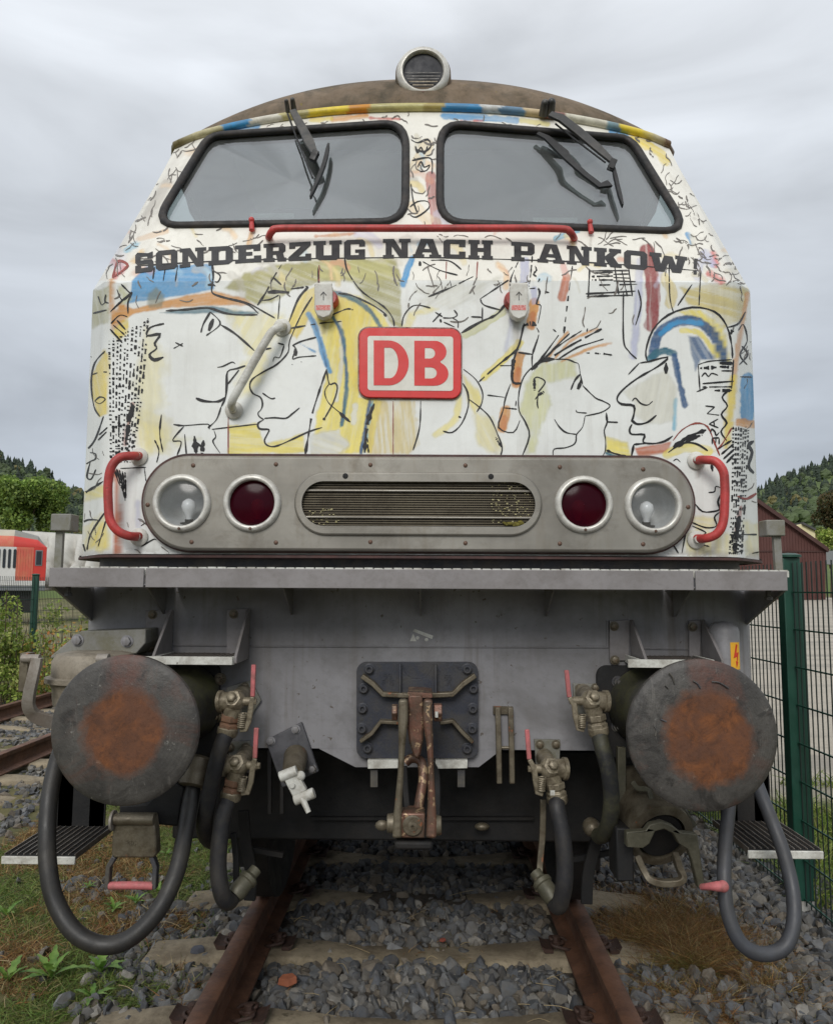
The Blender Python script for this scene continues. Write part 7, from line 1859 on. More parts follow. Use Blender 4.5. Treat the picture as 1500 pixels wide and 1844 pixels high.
# grass on the left of the track
n = 90000
x = RNG.uniform(-2.75, -0.92, n); y = 2.95 + 3.6 * RNG.uniform(0, 1, n) ** 1.4
m_ = (fbm(x * 2.2, y * 2.2, 11) > 0.30 + 0.30 * np.clip((x + 1.25) / 0.35, 0, 1)) & ~((np.abs(((y - 3.20 + 0.315) % 0.63) - 0.315) < 0.12) & (x > -1.28) & (RNG.uniform(0, 1, n) < 0.9))
x, y = x[m_], y[m_]; n = len(x)
gsel = np.clip((fbm(x * 2.2 + 5, y * 2.2, 21) - 0.45) * 5 + 0.55, 0, 1) > RNG.uniform(0, 1, n)
cols = np.where(gsel[:, None], pick(GREEN, n), pick(STRAW + BROWN, n))
me = cards('grass', np.stack([x, y, gz_(x, y) - 0.005], -1), RNG.uniform(0.025, 0.11, n) * np.where(gsel, 0.8, 1.0), RNG.uniform(0.0022, 0.006, n), updirs(n, 0.9), cols, M['leaf'], 0.6, 2)
tag(link(bpy.data.objects.new('grass', me)), 'short grass and moss with dry straw left of the track', None, None, 'stuff')
# dry brown weeds right of the track
n = 95000
x = RNG.normal(1.22, 0.18, n); y = RNG.normal(3.95, 0.30, n)
m_ = (x > 0.87) & (x < 1.85) & (y > 3.25) & (y < 5.2) & (fbm(x * 5, y * 5, 31) > 0.42) & ~((np.abs(((y - 3.20 + 0.315) % 0.63) - 0.315) < 0.10) & (x < 1.16) & (RNG.uniform(0, 1, n) < 0.92))
x, y = x[m_], y[m_]; n = len(x)
cols = pick(BROWN + BROWN + STRAW + [srgb(120, 118, 66)], n, 0.4)
gsel = (np.hypot(x - 1.15, y - 3.62) < 0.14); cols[gsel] = pick([srgb(126, 120, 62), srgb(112, 106, 54), srgb(140, 124, 70)], gsel.sum())
hh = 0.35 + 1.0 * fbm(x * 5, y * 5, 41)
me = cards('dry_weed', np.stack([x, y, gz_(x, y) - 0.005], -1), RNG.uniform(0.05, 0.17, n) * hh, RNG.uniform(0.0015, 0.004, n), updirs(n, 0.8), cols, M['leaf'], 0.7, 2)
tag(link(bpy.data.objects.new('dry_weed', me)), 'wiry brown dried weeds right of the track', None, None, 'stuff')
# thin growth between the rails and straw litter everywhere
n = 2600
x = RNG.uniform(-0.6, 0.62, n); y = RNG.uniform(3.3, 4.4, n)
m_ = (fbm(x * 5, y * 5, 51) > 0.56) | (np.hypot(x - 0.22, y - 3.72) < 0.07)
x, y = x[m_], y[m_]; n = len(x)
me = cards('sparse_weed', np.stack([x, y, gz_(x, y)], -1), RNG.uniform(0.02, 0.08, n), RNG.uniform(0.0015, 0.004, n), updirs(n, 0.9), pick(BROWN + [srgb(110, 108, 56), srgb(96, 100, 48)], n), M['leaf'], 0.6, 2)
tag(link(bpy.data.objects.new('sparse_weed', me)), 'sparse brown weeds growing between the rails', None, None, 'stuff')
st = MB()
for i in range(100):
    x0, y0 = random.uniform(-2.0, 1.6), random.uniform(3.15, 4.6); a = random.uniform(0, 2 * PI); L_ = random.uniform(0.05, 0.17)
    if 0.66 < abs(x0) < 0.85: continue
    z0 = float(gz_(x0, y0)) + 0.035
    q = [(x0, y0, z0), (x0 + math.cos(a) * L_ * 0.5, y0 + math.sin(a) * L_ * 0.5, z0 + random.uniform(-0.004, 0.014)), (x0 + math.cos(a + 0.12) * L_, y0 + math.sin(a + 0.12) * L_, z0 - 0.005)]
    st.tube(spline(q, 3), random.uniform(0.0007, 0.0015), 5)
so_ = st.build('straw_litter', wmat('straw', srgb(166, 148, 112), 0.8, 0, 0.2, 20, None, 0, 1, None, 0, 0), None, 60)
tag(so_, 'pale dry stalks scattered over the ballast', None, None, 'stuff')
# broad-leaved weeds: rosettes, each leaf a part
def leaf_mesh(L_, W_, lobes, rs):
    vs, fs = [], []; n_ = 14
    for i in range(n_ + 1):
        t = i / n_
        w = W_ * math.sin(PI * min(1, t ** 0.8)) * (0.55 + 0.55 * t) * (1 + lobes * math.sin(t * 22 + rs.random()))
        z = L_ * (0.42 * t - 0.5 * t * t)
        vs += [(-w, L_ * t, z + abs(w) * 0.25), (0, L_ * t, z), (w, L_ * t, z + abs(w) * 0.25)]
    for i in range(n_):
        for j in (0, 1):
            fs.append((i * 3 + j, i * 3 + j + 1, (i + 1) * 3 + j + 1, (i + 1) * 3 + j))
    return vs, fs
M['weed_leaf'] = None
k = NT('weed_leaf'); nn = k.noise(22, 4); c = k.mix(k.rng(nn, 0.35, 0.65), srgb(84, 124, 46), srgb(132, 164, 78)); k.l(c, k.b.inputs['Base Color']); k.b.inputs['Roughness'].default_value = 0.5
tr = k.n('ShaderNodeBsdfTranslucent'); k.l(c, tr.inputs[0]); m1 = k.n('ShaderNodeMixShader'); m1.inputs[0].default_value = 0.3; k.l(k.b.outputs[0], m1.inputs[1]); k.l(tr.outputs[0], m1.inputs[2]); k.l(m1.outputs[0], k.out.inputs[0])
M['weed_leaf'] = k.m
for q, (px_, py_, nl, L_, lab) in enumerate(((92, 1762, 8, 0.135, 'green leafy rosette weed left of the track, below the loop of the left cable'), (182, 1752, 7, 0.14, 'large lobed green weed just left of the cable loop bottom'), (14, 1770, 6, 0.12, 'green leafy weed cut by the left edge of the picture'), (165, 1800, 6, 0.09, 'small leafy weed near the lower left corner'),
                                            (245, 1628, 8, 0.075, 'small clump of fresh green leaves inside the left cable loop'), (205, 1640, 7, 0.07, 'bright leafy weed left inside the left cable loop'), (285, 1606, 7, 0.06, 'little leafy weed beside the right side of the left cable loop'), (160, 1600, 6, 0.06, 'small leafy weed behind the pink flap handle'), (12, 1650, 6, 0.09, 'green weed at the left edge above the corner'), (300, 1540, 6, 0.06, 'small green weed behind the left cable'))):
    g = PZ(px_, py_, -0.205); rs = random.Random(q)
    t = thing('leafy_weed', lab, 'weed', (g.x, g.y, g.z), 'broad-leaved weeds left of the track')
    for i in range(nl):
        vs, fs = leaf_mesh(L_ * rs.uniform(0.7, 1.15), L_ * 0.14 * rs.uniform(0.8, 1.3), 0.28, rs)
        a = 2 * PI * i / nl + rs.uniform(-0.3, 0.3); up_a = rs.uniform(0.25, 0.9)
        Rm = Matrix.Rotation(a, 3, 'Z') @ Matrix.Rotation(up_a, 3, 'X')
        mb = MB().add([Rm @ Vector(v) + g for v in vs], fs)
        mb.build('leaf', M['weed_leaf'], t, 80)
# ------------------------------------------------------------------ shrubs and trees made of many small leaves
def blob_leaves(n, lobes, size, pal, light=(0.7, 1.3)):
    """leaf quads spread through several lobes; lobes: (x,y,z,rx,ry,rz)"""
    lob = np.array(lobes, float); wgt = lob[:, 3] * lob[:, 4] * lob[:, 5]; wgt /= wgt.sum()
    ch = RNG.choice(len(lob), n, p=wgt)
    d = RNG.normal(size=(n, 3)); d /= np.linalg.norm(d, axis=1)[:, None]
    r = RNG.uniform(0.55, 1.0, n) ** 0.6
    p = lob[ch, :3] + d * lob[ch, 3:] * r[:, None]
    return p, d
def leaf_cloud(name, p, d, size, cols, mat):
    n = len(p)
    nrm = d * 0.6 + RNG.normal(size=(n, 3)); nrm /= np.linalg.norm(nrm, axis=1)[:, None]
    u = np.cross(nrm, RNG.normal(size=(n, 3))); u /= np.linalg.norm(u, axis=1)[:, None]; v = np.cross(nrm, u)
    s_ = (size * RNG.uniform(0.6, 1.3, n))[:, None]
    V = np.stack([p - u * s_ * 0.5, p + v * s_ * 0.32, p + u * s_ * 0.5, p - v * s_ * 0.32], 1)
    F = (np.array([[0, 1, 2], [0, 2, 3]])[None] + (np.arange(n) * 4)[:, None, None]).reshape(-1, 3)
    me = bpy.data.meshes.new(name)
    me.vertices.add(n * 4); me.vertices.foreach_set('co', V.reshape(-1).astype(np.float32))
    me.loops.add(len(F) * 3); me.loops.foreach_set('vertex_index', F.reshape(-1).astype(np.int32))
    me.polygons.add(len(F)); me.polygons.foreach_set('loop_start', np.arange(0, len(F) * 3, 3, dtype=np.int32))
    me.update(calc_edges=True)
    at = me.color_attributes.new('art', 'FLOAT_COLOR', 'POINT')
    at.data.foreach_set('color', np.concatenate([np.repeat(cols, 4, 0), np.ones((n * 4, 1))], 1).reshape(-1).astype(np.float32))
    me.materials.append(mat)
    return me
M['bark'] = wmat('bark', srgb(84, 72, 58), 0.9, 0, 0.25, 12, None, 0, 1, None, 0, 0.5)
def plant(name, label, cat, base, lobes, n, size, pal, trunk, group=None, var=0.3):
    t = thing(name, label, cat, base, group)
    p, d = blob_leaves(n, lobes, size, pal)
    cl_ = fbm(p[:, 0] / (size * 7) + 5, p[:, 2] / (size * 5) + p[:, 1] / (size * 9), 3)[:, None]
    cols = pick(pal, n, var) * np.clip(0.35 + 1.3 * cl_, 0.4, 1.7)
    link(bpy.data.objects.new('crown', leaf_cloud('crown', p, d, size, cols, M['leaf'])), t)
    tk = MB()
    for q, r_ in trunk:
        tk.tube(spline(q, 5), [r_ * (1 - 0.7 * i / (5 * (len(q) - 1))) for i in range(5 * (len(q) - 1) + 1)], 8)
    tk.build('trunk', M['bark'], t, 60)
    return t
# ================================================================== FENCES
M['fence'] = wmat('green_fence', srgb(26, 72, 58), 0.45, 0, 0.1, 5, srgb(18, 50, 42), 0.4, 6, None, 0, 0.05)
M['fence_wire'] = wmat('dark_green_wire', srgb(32, 44, 40), 0.5, 0, 0.1, 5, None, 0, 1, None, 0, 0)
M['zinc'] = wmat('galvanised_foot', srgb(186, 186, 180), 0.5, 0.2, 0.1, 9, srgb(150, 140, 126), 0.5, 9)
def fence(name_label, x, posts, z0, ztop, ypanels, sp, main, labels_extra=None):
    t = thing('mesh_fence', name_label, 'fence', (x, posts[0], z0))
    for i, y in enumerate(posts):
        w = 0.05 if i != main else 0.078
        h_ = MB(); h_.bb(x - w / 2 * 1.2, x + w / 2 * 1.2, y - w / 2, y + w / 2, z0 + (0.12 if i == main else 0), ztop + 0.03)
        p = h_.build('fence_post', M['fence'], t, 38, 0.004)
        cp_ = MB().lathe([(w * 0.86, 0), (w * 0.86, 0.012), (w * 0.5, 0.022), (0.001, 0.025)], (x, y, ztop + 0.031), (0, 0, 1), 20, True, False); cp_.build('post_cap', M['fence'], p)
        if i == main:
            MB().bb(x - w / 2 * 1.18, x + w / 2 * 1.18, y - w / 2 * 0.98, y + w / 2 * 0.98, z0, z0 + 0.119).build('post_foot', M['zinc'], p)
    vme = MB().bb(-0.0026, 0.0026, -0.0026, 0.0026, z0 + 0.1, ztop).mesh('vertical_wire', M['fence_wire'])
    for ya, yb in ypanels:
        ks = int((yb - ya) / sp)
        for j in range(ks + 1):
            o = bpy.data.objects.new('vertical_wire', vme); link(o, t); o.location = (x, ya + (yb - ya) * j / ks, 0)
        for z in np.arange(z0 + 0.13, ztop + 0.01, 0.2):
            MB().bb(x - 0.011, x - 0.0045, ya, yb, z, z + 0.008).build('horizontal_wire', M['fence'], t)
    return t
FZ = 1.645
tR = fence('tall green wire mesh fence with posts close beside the right of the locomotive', 2.03, [1.85, 4.35, 6.85, 9.35], -0.25, FZ, [(1.9, 4.30), (4.42, 6.80), (6.90, 9.3)], 0.05, 1)
mb = MB(); mb.bb(2.072, 2.098, 4.325, 4.36, -0.02, FZ + 0.0); mb.build('gate_post', M['fence'], tR, 38, 0.003)
fence('green wire mesh fence behind the bushes along the neighbouring track', -6.55, [10.6, 13.2, 15.8, 18.4], -0.25, 1.66, [(10.7, 13.15), (13.25, 15.7), (15.9, 18.3)], 0.055, 1)

# ================================================================== BACKGROUND, LEFT
# red and white coach end
CY = 38.0
def cx(px_, py_=1000): return P(px_, py_, CY).x
def cz(py_, px_=40): return P(px_, py_, CY).z
M['coach_red'] = wmat('coach_red', srgb(196, 54, 46), 0.45, 0, 0.06, 0.8, srgb(170, 60, 50), 0.3, 1.2, None, 0, 0)
M['coach_faded'] = wmat('coach_faded_red', srgb(202, 98, 82), 0.6, 0, 0.08, 0.8, srgb(196, 136, 96), 0.4, 2.0, srgb(214, 160, 140), 0.4, 0)
M['coach_white'] = wmat('coach_white', srgb(212, 212, 210), 0.5, 0, 0.05, 0.8, srgb(170, 168, 164), 0.3, 1.5, None, 0, 0)
M['coach_grey'] = wmat('coach_grey', srgb(112, 116, 120), 0.5, 0, 0.08, 0.8, None, 0, 1, None, 0, 0)
M['coach_roof'] = wmat('coach_roof', srgb(120, 120, 116), 0.6, 0, 0.1, 0.8, srgb(150, 144, 130), 0.5, 0.5, None, 0, 0)
M['coach_roof2'] = wmat('coach_roof_pale', srgb(180, 172, 154), 0.6, 0, 0.1, 0.8, None, 0, 1, None, 0, 0)
M['coach_glass'] = wmat('coach_window', srgb(40, 46, 50), 0.15, 0, 0.1, 1, None, 0, 1, None, 0, 0)
coach = thing('railway_coach', 'red and white railway coach with grey roof behind the left fence', 'coach', (cx(84), CY, 0.0))
xe, x0c = cx(84), cx(84) - 16
zs_ = {k_: cz(v) for k_, v in dict(bot=1064, grey=1055, white=1046, belt=986, band=972, top=953).items()}
def cbox(name, xa, xb, za, zb, mat, d=0.0): 
    mb = MB(); mb.bb(xa, xb, CY - d, CY + 2.8, za, zb); return mb.build(name, mat, coach, 38, 0.02)
cbox('sill', x0c, xe, zs_['bot'], zs_['grey'], M['coach_grey'])
cbox('lower_band', x0c, xe, zs_['grey'], zs_['white'], M['coach_white'], 0.01)
cbox('white_side', x0c, cx(28), zs_['white'], zs_['belt'], M['coach_white'])
cbox('red_side', cx(28), cx(60), zs_['white'], zs_['belt'], M['coach_faded'])
cbox('cab_side', cx(60), xe, zs_['white'], zs_['belt'], M['coach_red'])
for k_ in range(6):
    xa = cx(28 + 5 * k_) ; MB().bb(xa + 0.02, xa + 0.06, CY - 0.025, CY, zs_['white'] + 0.1, zs_['belt'] - 0.1).build('side_rib', M['coach_faded'], coach)
def roof_strip(name, xa, xb, mat, drop0, drop1, a0=0.55, a1=PI):
    mb = MB(); cols_ = np.linspace(0, 1, 9); V_ = []
    for u in cols_:
        f = drop0 + (drop1 - drop0) * u; xx = xa + (xb - xa) * u; hgt = (zs_['top'] - zs_['belt']) * (1 - f)
        for a in np.linspace(a0, a1, 13):
            V_.append((xx, CY + 1.4 - 1.4 * math.cos(a), zs_['belt'] + hgt * math.sin(a) ** 0.8))
    mb.add(V_, [(i * 13 + j, i * 13 + j + 1, (i + 1) * 13 + j + 1, (i + 1) * 13 + j) for i in range(8) for j in range(12)])
    mb.add(V_[-13:], [tuple(range(13))]); return mb.build(name, mat, coach, 40)
roof_strip('roof', x0c, cx(22), M['coach_roof2'], 0, 0); roof_strip('roof', cx(22), cx(66), M['coach_roof'], 0, 0.30); roof_strip('roof_end', cx(66), xe, M['coach_roof'], 0.30, 0.96)
roof_strip('roof_band', x0c, cx(22), M['coach_faded'], 0, 0, 0, 0.55); roof_strip('roof_band', cx(22), cx(66), M['coach_red'], 0, 0.30, 0, 0.55); roof_strip('roof_band', cx(66), xe, M['coach_red'], 0.30, 0.96, 0, 0.55)
coach.rotation_euler = (0, 0, math.atan2(-xe, CY)); coach.scale = (0.86, 1, 1)
for px_ in (-14, -4, 6, 15.5, 25):
    w_ = MB(); a0 = cx(px_ - 2.6); a1 = cx(px_ + 2.6); r_ = (a1 - a0) / 2; zc0, zc1 = cz(1024) + r_, cz(990) - r_
    pts = [((a0 + a1) / 2 + r_ * math.cos(a), CY - 0.03, zc1 + r_ * math.sin(a)) for a in np.linspace(0, PI, 9)] + [((a0 + a1) / 2 + r_ * math.cos(a), CY - 0.03, zc0 + r_ * math.sin(a)) for a in np.linspace(PI, 2 * PI, 9)]
    w_.prism(pts, (0, 0.04, 0)); w_.build('slot_window', M['coach_glass'], coach)
wf = MB(); wf.bb(cx(63), cx(76.5), CY - 0.03, CY + 0.02, cz(1019), cz(991)); wfo = wf.build('window', M['coach_grey'], coach, 38, 0.01); MB().bb(cx(65), cx(74.5), CY - 0.045, CY - 0.031, cz(1017), cz(993)).build('pane', M['coach_glass'], wfo)
bgm = MB(); bgm.bb(x0c, xe - 0.6, CY + 0.4, CY + 2.4, 0.25, zs_['bot']); bgm.build('running_gear', M['frame_black'], coach)
for k_ in range(4):
    MB().cyl((xe - 1.6 - 2.4 * k_, CY + 0.3, 0.42), (xe - 1.6 - 2.4 * k_, CY + 0.45, 0.42), 0.46, None, 24).build('wheel', M['frame_black'], coach)
# white tarpaulin over a frame beside it
tp = np.zeros((26, 60, 3)); TY = 45.0
for i in range(26):
    for j in range(60):
        u, v = j / 59, i / 25
        px_ = 40 + 150 * u; top = 957 + 9 * u; bot = 1064
        y = top + (bot - top) * v ** 1.15
        q = P(px_ + 26 * v * (0.5 - 0.3 * u), y, TY - 3.5 * v)
        fold = 0.8 * math.sin(j * 0.62 + 6 * v) * v * (1 - 0.5 * v) + 0.9 * (float(vnoise(np.array(j / 5.0 - 6 * v), np.array(i / 11.0), 4)) - 0.5) * v
        tp[i, j] = (q.x, q.y - fold * 1.6, max(q.z, 0.0))
M['tarp'] = wmat('white_tarpaulin', srgb(186, 184, 176), 0.6, 0, 0.04, 0.6, srgb(150, 146, 138), 0.4, 0.7, None, 0, 0)
tpo = bpy.data.objects.new('tarpaulin', grid_mesh('tarpaulin', tp, M['tarp'], None, None, 60)); link(tpo)
tag(tpo, 'white tarpaulin tent with slanting folds behind the red coach', 'tarpaulin')
sol = tpo.modifiers.new('thick', 'SOLIDIFY'); sol.thickness = 0.05
# trees and shrubs on the left
LG = [srgb(124, 148, 68), srgb(106, 132, 58), srgb(144, 164, 82), srgb(90, 116, 52)]
def far_tree(label, px_, pyc, Y, R, zc_, n, size, pal, seed, name='deciduous_tree', group='trees beyond the yard', squash=1.0):
    rs = random.Random(seed); c = P(px_, pyc, Y); base = (c.x, Y, float(gz_(c.x, Y)))
    lob = []
    for i in range(22):
        a, b, r_ = rs.uniform(0, 2 * PI), rs.uniform(-0.7, 1), rs.uniform(0.35, 0.85)
        rr = R * rs.uniform(0.28, 0.46)
        lob.append((c.x + R * r_ * math.cos(a) * math.sqrt(1 - b * b * 0.6), Y + R * r_ * math.sin(a) * 0.8, c.z + R * squash * r_ * b, rr, rr, rr * 0.9))
    plant(name, label, 'tree', base, lob, n, size, pal, [([base, (c.x + 0.1, Y, (base[2] + c.z) / 2), (c.x - 0.1, Y, c.z + R * 0.3)], R * 0.07), ([(c.x, Y, (base[2] + c.z) / 2), (c.x + R * 0.3, Y, c.z), (c.x + R * 0.5, Y, c.z + R * 0.3)], R * 0.035), ([(c.x, Y, (base[2] + c.z) / 2), (c.x - R * 0.3, Y, c.z), (c.x - R * 0.5, Y, c.z + R * 0.3)], R * 0.035)], group)
far_tree('big rounded green tree behind the red coach', 44, 912, 58, 2.75, 0, 14000, 0.26, LG, 1, squash=0.95)
far_tree('darker green tree at the left edge behind the red coach', -70, 890, 62, 3.4, 0, 10000, 0.30, [tuple(a * 0.85 for a in c) for c in LG], 2, squash=0.9)
YG = [srgb(146, 162, 76), srgb(126, 148, 64), srgb(166, 174, 96), srgb(108, 130, 56)]
def shrub(label, px_, py0, py1, Y, w, n, size, pal, seed, name='green_shrub'):
    rs = random.Random(seed); b, t_ = P(px_, py1, Y), P(px_, py0, Y); z0 = float(gz_(b.x, Y)); H_ = t_.z - z0
    lob = [(b.x + rs.uniform(-w, w), Y + rs.uniform(-0.3, 0.3), z0 + H_ * rs.uniform(0.1, 0.9), w * rs.uniform(0.3, 0.5), 0.3, H_ * rs.uniform(0.12, 0.24)) for _ in range(12)]
    plant(name, label, 'shrub', (b.x, Y, z0), lob, n, size, pal, [([(b.x + w * q, Y, z0), (b.x + w * q * 1.3, Y, z0 + H_ * 0.5), (b.x + w * q * 1.8, Y, z0 + H_ * 0.85)], 0.012) for q in (-0.5, -0.2, 0.1, 0.4)], 'shrubs along the left fence')
shrub('tall leafy green shrub at the left edge in front of the fence', 8, 1085, 1250, 11.6, 0.42, 2400, 0.06, YG, 11)
shrub('green shrub below the left fence post', 45, 1130, 1240, 12.0, 0.36, 1500, 0.06, YG, 12)
shrub('yellow and reddish shrub right of the left fence post', 92, 1120, 1205, 11.6, 0.40, 650, 0.06, YG[:2] + [srgb(176, 140, 76), srgb(168, 110, 62), srgb(150, 132, 70)], 13)
shrub('pale green shrub behind the fence by the beam end', 122, 1062, 1150, 15.5, 0.45, 500, 0.08, YG + [srgb(150, 150, 90)], 14)
shrub('low bright green weedy shrub under the left edge shrubs', 14, 1190, 1240, 11.3, 0.4, 1200, 0.06, YG, 15)
# upright stems with paired leaves rising above the shrubs
for q, (px_, py0, lab) in enumerate(((10, 1062, 'upright stem with pointed pale leaves at the left edge'), (30, 1078, 'second upright stem with pointed pale leaves beside the left fence post'), (-6, 1090, 'third upright stem with pointed leaves at the very edge'))):
    Y = 11.5; b = P(px_, 1200, Y); t_ = P(px_ + 2, py0, Y)
    t = thing('tall_weed', lab, 'plant', (b.x, Y, float(gz_(b.x, Y))), 'leafy stems at the left edge')
    MB().tube([(b.x, Y, float(gz_(b.x, Y))), (t_.x, Y, t_.z)], 0.007, 6).build('stem', M['bark'], t, 60)
    rs = random.Random(q)
    for i in range(18):
        f = 0.25 + 0.75 * i / 17; c = Vector((b.x + (t_.x - b.x) * f, Y, float(gz_(b.x, Y)) + (t_.z - float(gz_(b.x, Y))) * f)); L_ = 0.15 * (1.15 - 0.7 * f)
        vs, fs_ = leaf_mesh(L_, L_ * 0.16, 0.0, rs)
        Rm = Matrix.Rotation((PI / 2 if i % 2 else -PI / 2) + rs.uniform(-0.6, 0.6), 3, 'Z') @ Matrix.Rotation(rs.uniform(0.5, 0.9), 3, 'X')
        MB().add([Rm @ Vector(v) + c for v in vs], fs_).build('leaf', M['weed_leaf'], t, 80)
# grass and weeds on the far left bank and behind the right fence
def tuft_field(name, label, n, x0, x1, y0, y1, h0, h1, pal, thr, seed):
    x = RNG.uniform(x0, x1, n); y = RNG.uniform(y0, y1, n); m_ = fbm(x * 0.9, y * 0.9, seed) > thr; x, y = x[m_], y[m_]; n = len(x)
    me = cards(name, np.stack([x, y, gz_(x, y) - 0.01], -1), RNG.uniform(h0, h1, n), RNG.uniform(0.006, 0.016, n), updirs(n, 0.5), pick(pal, n), M['leaf'], 0.4, 2)
    tag(link(bpy.data.objects.new(name, me)), label, None, None, 'stuff')
tuft_field('bank_grass', 'tall grass and weeds along the left fence', 22000, -9.5, -6.0, 8.5, 22, 0.08, 0.36, GREEN + YG + STRAW[:2], 0.36, 61)
tuft_field('fence_grass', 'green grass growing behind the right fence', 9000, 2.1, 3.7, 4.3, 7.2, 0.05, 0.26, GREEN + YG, 0.40, 62)
def low_field(): pass
# ================================================================== BACKGROUND, RIGHT
BY = 60.0
M['barn'] = wmat('barn_red', srgb(88, 56, 51), 0.8, 0, 0.06, 0.5, srgb(78, 48, 44), 0.4, 0.6, None, 0, 0)
M['barn_dark'] = wmat('barn_trim', srgb(72, 48, 44), 0.8, 0, 0.08, 0.6, None, 0, 1, None, 0, 0)
def bp(px_, py_, d=0.0): return P(px_, py_, BY + d)
zb_ = bp(1430, 1078).z; barn = thing('barn', 'dark red boarded barn with a sloping gable roof behind the right fence', 'barn', (bp(1400, 1000).x, BY, zb_))
rgx, rgy = 1255, 827
ev = [(1486, 988), (1487, 1080), (1010, 1080), (1011, 988)]
mb = MB(); mb.prism([bp(*p) for p in [(rgx, rgy + 2)] + ev], (0, 14, 0)); mb.build('wall', M['barn'], barn, None)
bt = MB()
xL, xR = bp(1011, 1000).x, bp(1486, 1000).x; zr, ze = bp(rgx, rgy).z, bp(1486, 988).z; xm = bp(rgx, rgy).x
for x in np.arange(xL, xR, 0.22):
    zt2_ = zr + (ze - zr) * (abs(x - xm) / ((xR - xm) if x > xm else (xm - xL))); bt.bb(x, x + 0.05, BY - 0.05, BY - 0.002, zb_, zt2_ - 0.05)
bt.build('batten', M['barn'], barn, None)['kind'] = 'stuff'
MB().bb(xL, xR, BY - 0.10, BY - 0.06, bp(1430, 992).z - 0.08, bp(1430, 992).z).build('belt_board', M['barn_dark'], barn)
for (a, b) in (((rgx, rgy - 6), (1492, 986)), ((rgx, rgy - 6), (1004, 986))):
    p, q = bp(*a, -0.4), bp(*b, -0.4); mb = MB(); mb.prism([p, q, q + Vector((0, 0, -0.34)), p + Vector((0, 0, -0.34))], (0, 15, 0)); mb.build('roof', M['barn_dark'], barn, None)
# pale house further off
HYY = 115.0
house = thing('house', 'pale yellow house with dark roof peeking over the barn roof', 'house', (P(1460, 1000, HYY).x, HYY, 1.4))
mb = MB(); mb.prism([P(a, b, HYY) for a, b in ((1428, 950), (1447, 942), (1468, 952), (1468, 1010), (1428, 1010))], (0, 8, 0)); mb.build('wall', wmat('house_wall', srgb(222, 212, 170), 0.8, 0, 0.04, 0.4), house, None)
mb = MB(); mb.prism([P(a, b, HYY - 0.5) for a, b in ((1446, 940), (1470, 952), (1496, 958), (1496, 962), (1470, 956), (1446, 944))], (0, 9, 0)); mb.build('roof', wmat('house_roof', srgb(74, 74, 74), 0.8, 0, 0.1, 0.5), house, None)
mb = MB(); mb.prism([P(a, b, HYY + 1) for a, b in ((1468, 957), (1494, 961), (1494, 1010), (1468, 1010))], (0, 7, 0)); mb.build('wing_wall', wmat('house_wing', srgb(196, 182, 130), 0.8, 0, 0.04, 0.4), house, None)
# low grey wall by the barn
lw = thing('low_wall', 'low grey wall right of the barn', 'wall', (P(1495, 1010, 80).x, 80, 1.2)); mb = MB(); mb.prism([P(a, b, 80) for a, b in ((1484, 992), (1620, 992), (1620, 1022), (1484, 1016))], (0, 0.3, 0)); mb.build('panel', wmat('wall_grey', srgb(120, 124, 124), 0.8, 0, 0.06, 0.5), lw, None)
far_tree('dark reddish-green tree at the right edge above the barn', 1506, 925, 85, 2.6, 0, 7000, 0.34, [srgb(74, 70, 40), srgb(58, 66, 38), srgb(90, 74, 44)], 5)
far_tree('bright green bush beside the barn gable end', 1492, 972, 82, 1.3, 0, 3000, 0.3, YG, 6, 'green_bush')
# ------------------------------------------------------------------ wooded hills
SKY = [(-900, 700), (-400, 770), (-100, 805), (0, 818), (40, 832), (80, 848), (100, 858), (112, 868), (150, 886), (400, 935), (900, 940), (1250, 905), (1340, 884), (1372, 872), (1400, 860), (1440, 845), (1470, 832), (1500, 822), (1700, 770), (2300, 700)]
hx = np.linspace(-900, 2300, 140); hsk = np.interp(hx, [p[0] for p in SKY], [p[1] for p in SKY])
rowsH = []
YH0, YH1 = 125.0, 330.0
for i in range(40):
    t_ = i / 39
    yb_ = YH0 + (YH1 - YH0) * t_
    bot = 1085.0 if i == 0 else 1050.0
    py_ = bot + (hsk + 8 - bot) * (t_ ** 0.85)
    rowsH.append(np.array([tuple(P(a, b, yb_)) for a, b in zip(hx, py_)]))
last = rowsH[-1].copy(); last[:, 1] += 200; last[:, 2] -= 80; rowsH.append(last)
HV = np.stack(rowsH)
HV[1:-1, :, 2] += 1.6 * (fbm(HV[1:-1, :, 0] / 22, HV[1:-1, :, 1] / 22, 7) - 0.5)
M['hill'] = wmat('hill_green', srgb(66, 82, 50), 0.95, 0, 0.2, 0.05, srgb(104, 120, 62), 0.7, 0.02, None, 0, 0)
hill = link(bpy.data.objects.new('hills', grid_mesh('hills', HV, M['hill'], None, None, 60))); tag(hill, 'wooded hills beyond the yard', None, None, 'structure')
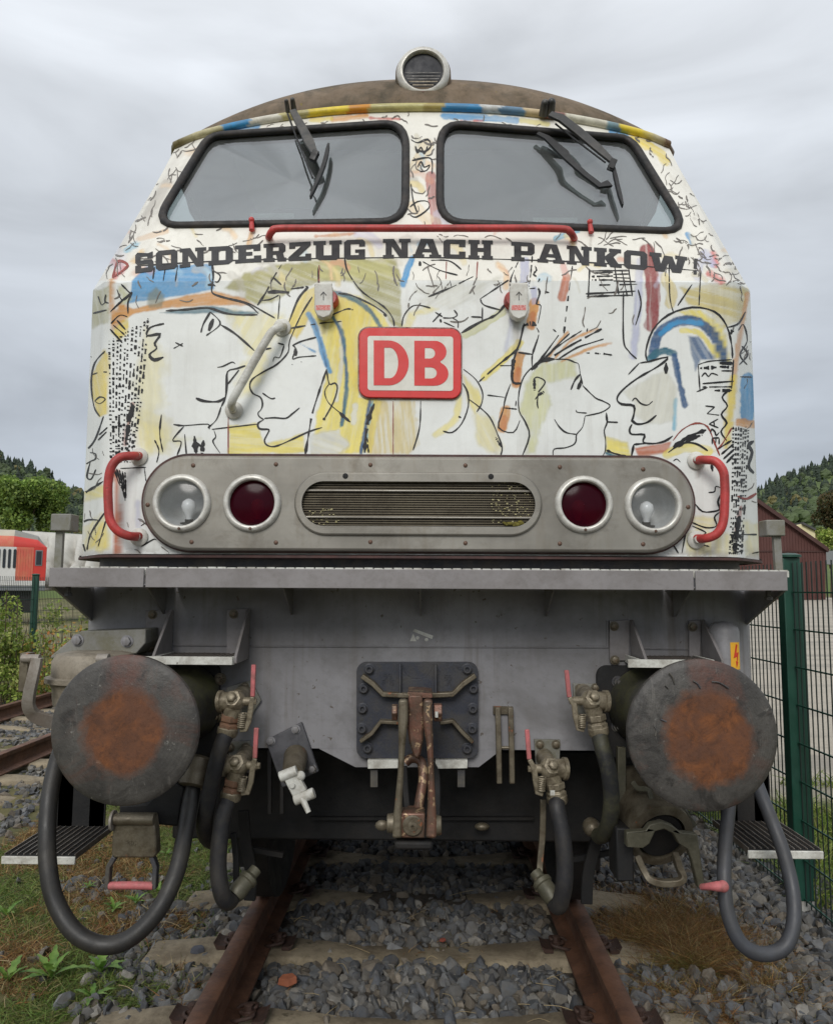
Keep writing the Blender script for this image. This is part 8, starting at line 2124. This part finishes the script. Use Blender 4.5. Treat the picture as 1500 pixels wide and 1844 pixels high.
def forest(n, name, label):
    V_, F_, C_ = [], [], []
    cnt = 0
    px_ = np.concatenate([RNG.uniform(-250, 190, int(n * 0.36)), RNG.uniform(1330, 1760, int(n * 0.36)), RNG.uniform(190, 1330, int(n * 0.28))])
    for a in px_:
        t_ = RNG.uniform(0.12, 1.0)
        i = int(t_ * 39); j = int(np.clip((a + 900) / 3200 * 139, 0, 138))
        fy = t_ * 39 - i; fx = (a + 900) / 3200 * 139 - j
        b = (HV[i, j] * (1 - fx) + HV[i, j + 1] * fx) * (1 - fy) + (HV[min(i + 1, 39), j] * (1 - fx) + HV[min(i + 1, 39), j + 1] * fx) * fy
        if 1400 < a < 1500 and 0.36 < t_ < 0.46: continue                      # the meadow strip stays open
        if fbm(np.array(b[0] / 30), np.array(b[1] / 30), 17) < 0.3: continue
        conifer = RNG.uniform() < (0.75 if t_ > 0.6 else 0.25)
        if t_ > 0.93: conifer = RNG.uniform() < 0.9
        H_ = RNG.uniform(2.6, 5.0) if conifer else RNG.uniform(2.4, 4.6)
        W_ = H_ * (RNG.uniform(0.2, 0.32) if conifer else RNG.uniform(0.36, 0.55))
        base = np.array(srgb(60, 75, 58) if conifer else srgb(86, 102, 64)) * RNG.uniform(0.65, 1.25)
        if not conifer and RNG.uniform() < 0.12: base = np.array(srgb(118, 112, 66))
        prof = [(0.5, 0.0), (1.0, 0.12), (0.62, 0.34), (0.80, 0.36), (0.42, 0.62), (0.52, 0.64), (0.14, 0.90), (0.02, 1.0)] if conifer else [(0.55, 0.0), (0.95, 0.22), (1.0, 0.45), (0.82, 0.72), (0.5, 0.9), (0.1, 1.0)]
        m_ = 8; st_ = cnt
        for r_, h_ in prof:
            for q in range(m_):
                an = 2 * PI * q / m_ + h_ * 2; jt = RNG.uniform(0.7, 1.25)
                V_.append((b[0] + W_ * r_ * jt * math.cos(an), b[1] + W_ * r_ * jt * math.sin(an), b[2] - 0.4 + H_ * (h_ + RNG.uniform(-0.03, 0.03)))); C_.append(base * RNG.uniform(0.75, 1.25))
        for u in range(len(prof) - 1):
            for q in range(m_):
                F_.append((st_ + u * m_ + q, st_ + u * m_ + (q + 1) % m_, st_ + (u + 1) * m_ + (q + 1) % m_, st_ + (u + 1) * m_ + q))
        cnt += len(prof) * m_
    me = bpy.data.meshes.new(name); me.from_pydata(V_, [], F_)
    at = me.color_attributes.new('art', 'FLOAT_COLOR', 'POINT'); at.data.foreach_set('color', np.concatenate([np.array(C_), np.ones((len(C_), 1))], 1).reshape(-1).astype(np.float32))
    me.materials.append(M['leaf'])
    tag(link(bpy.data.objects.new(name, me)), label, None, None, 'stuff')
forest(6600, 'hill_forest', 'mixed forest covering the hills')
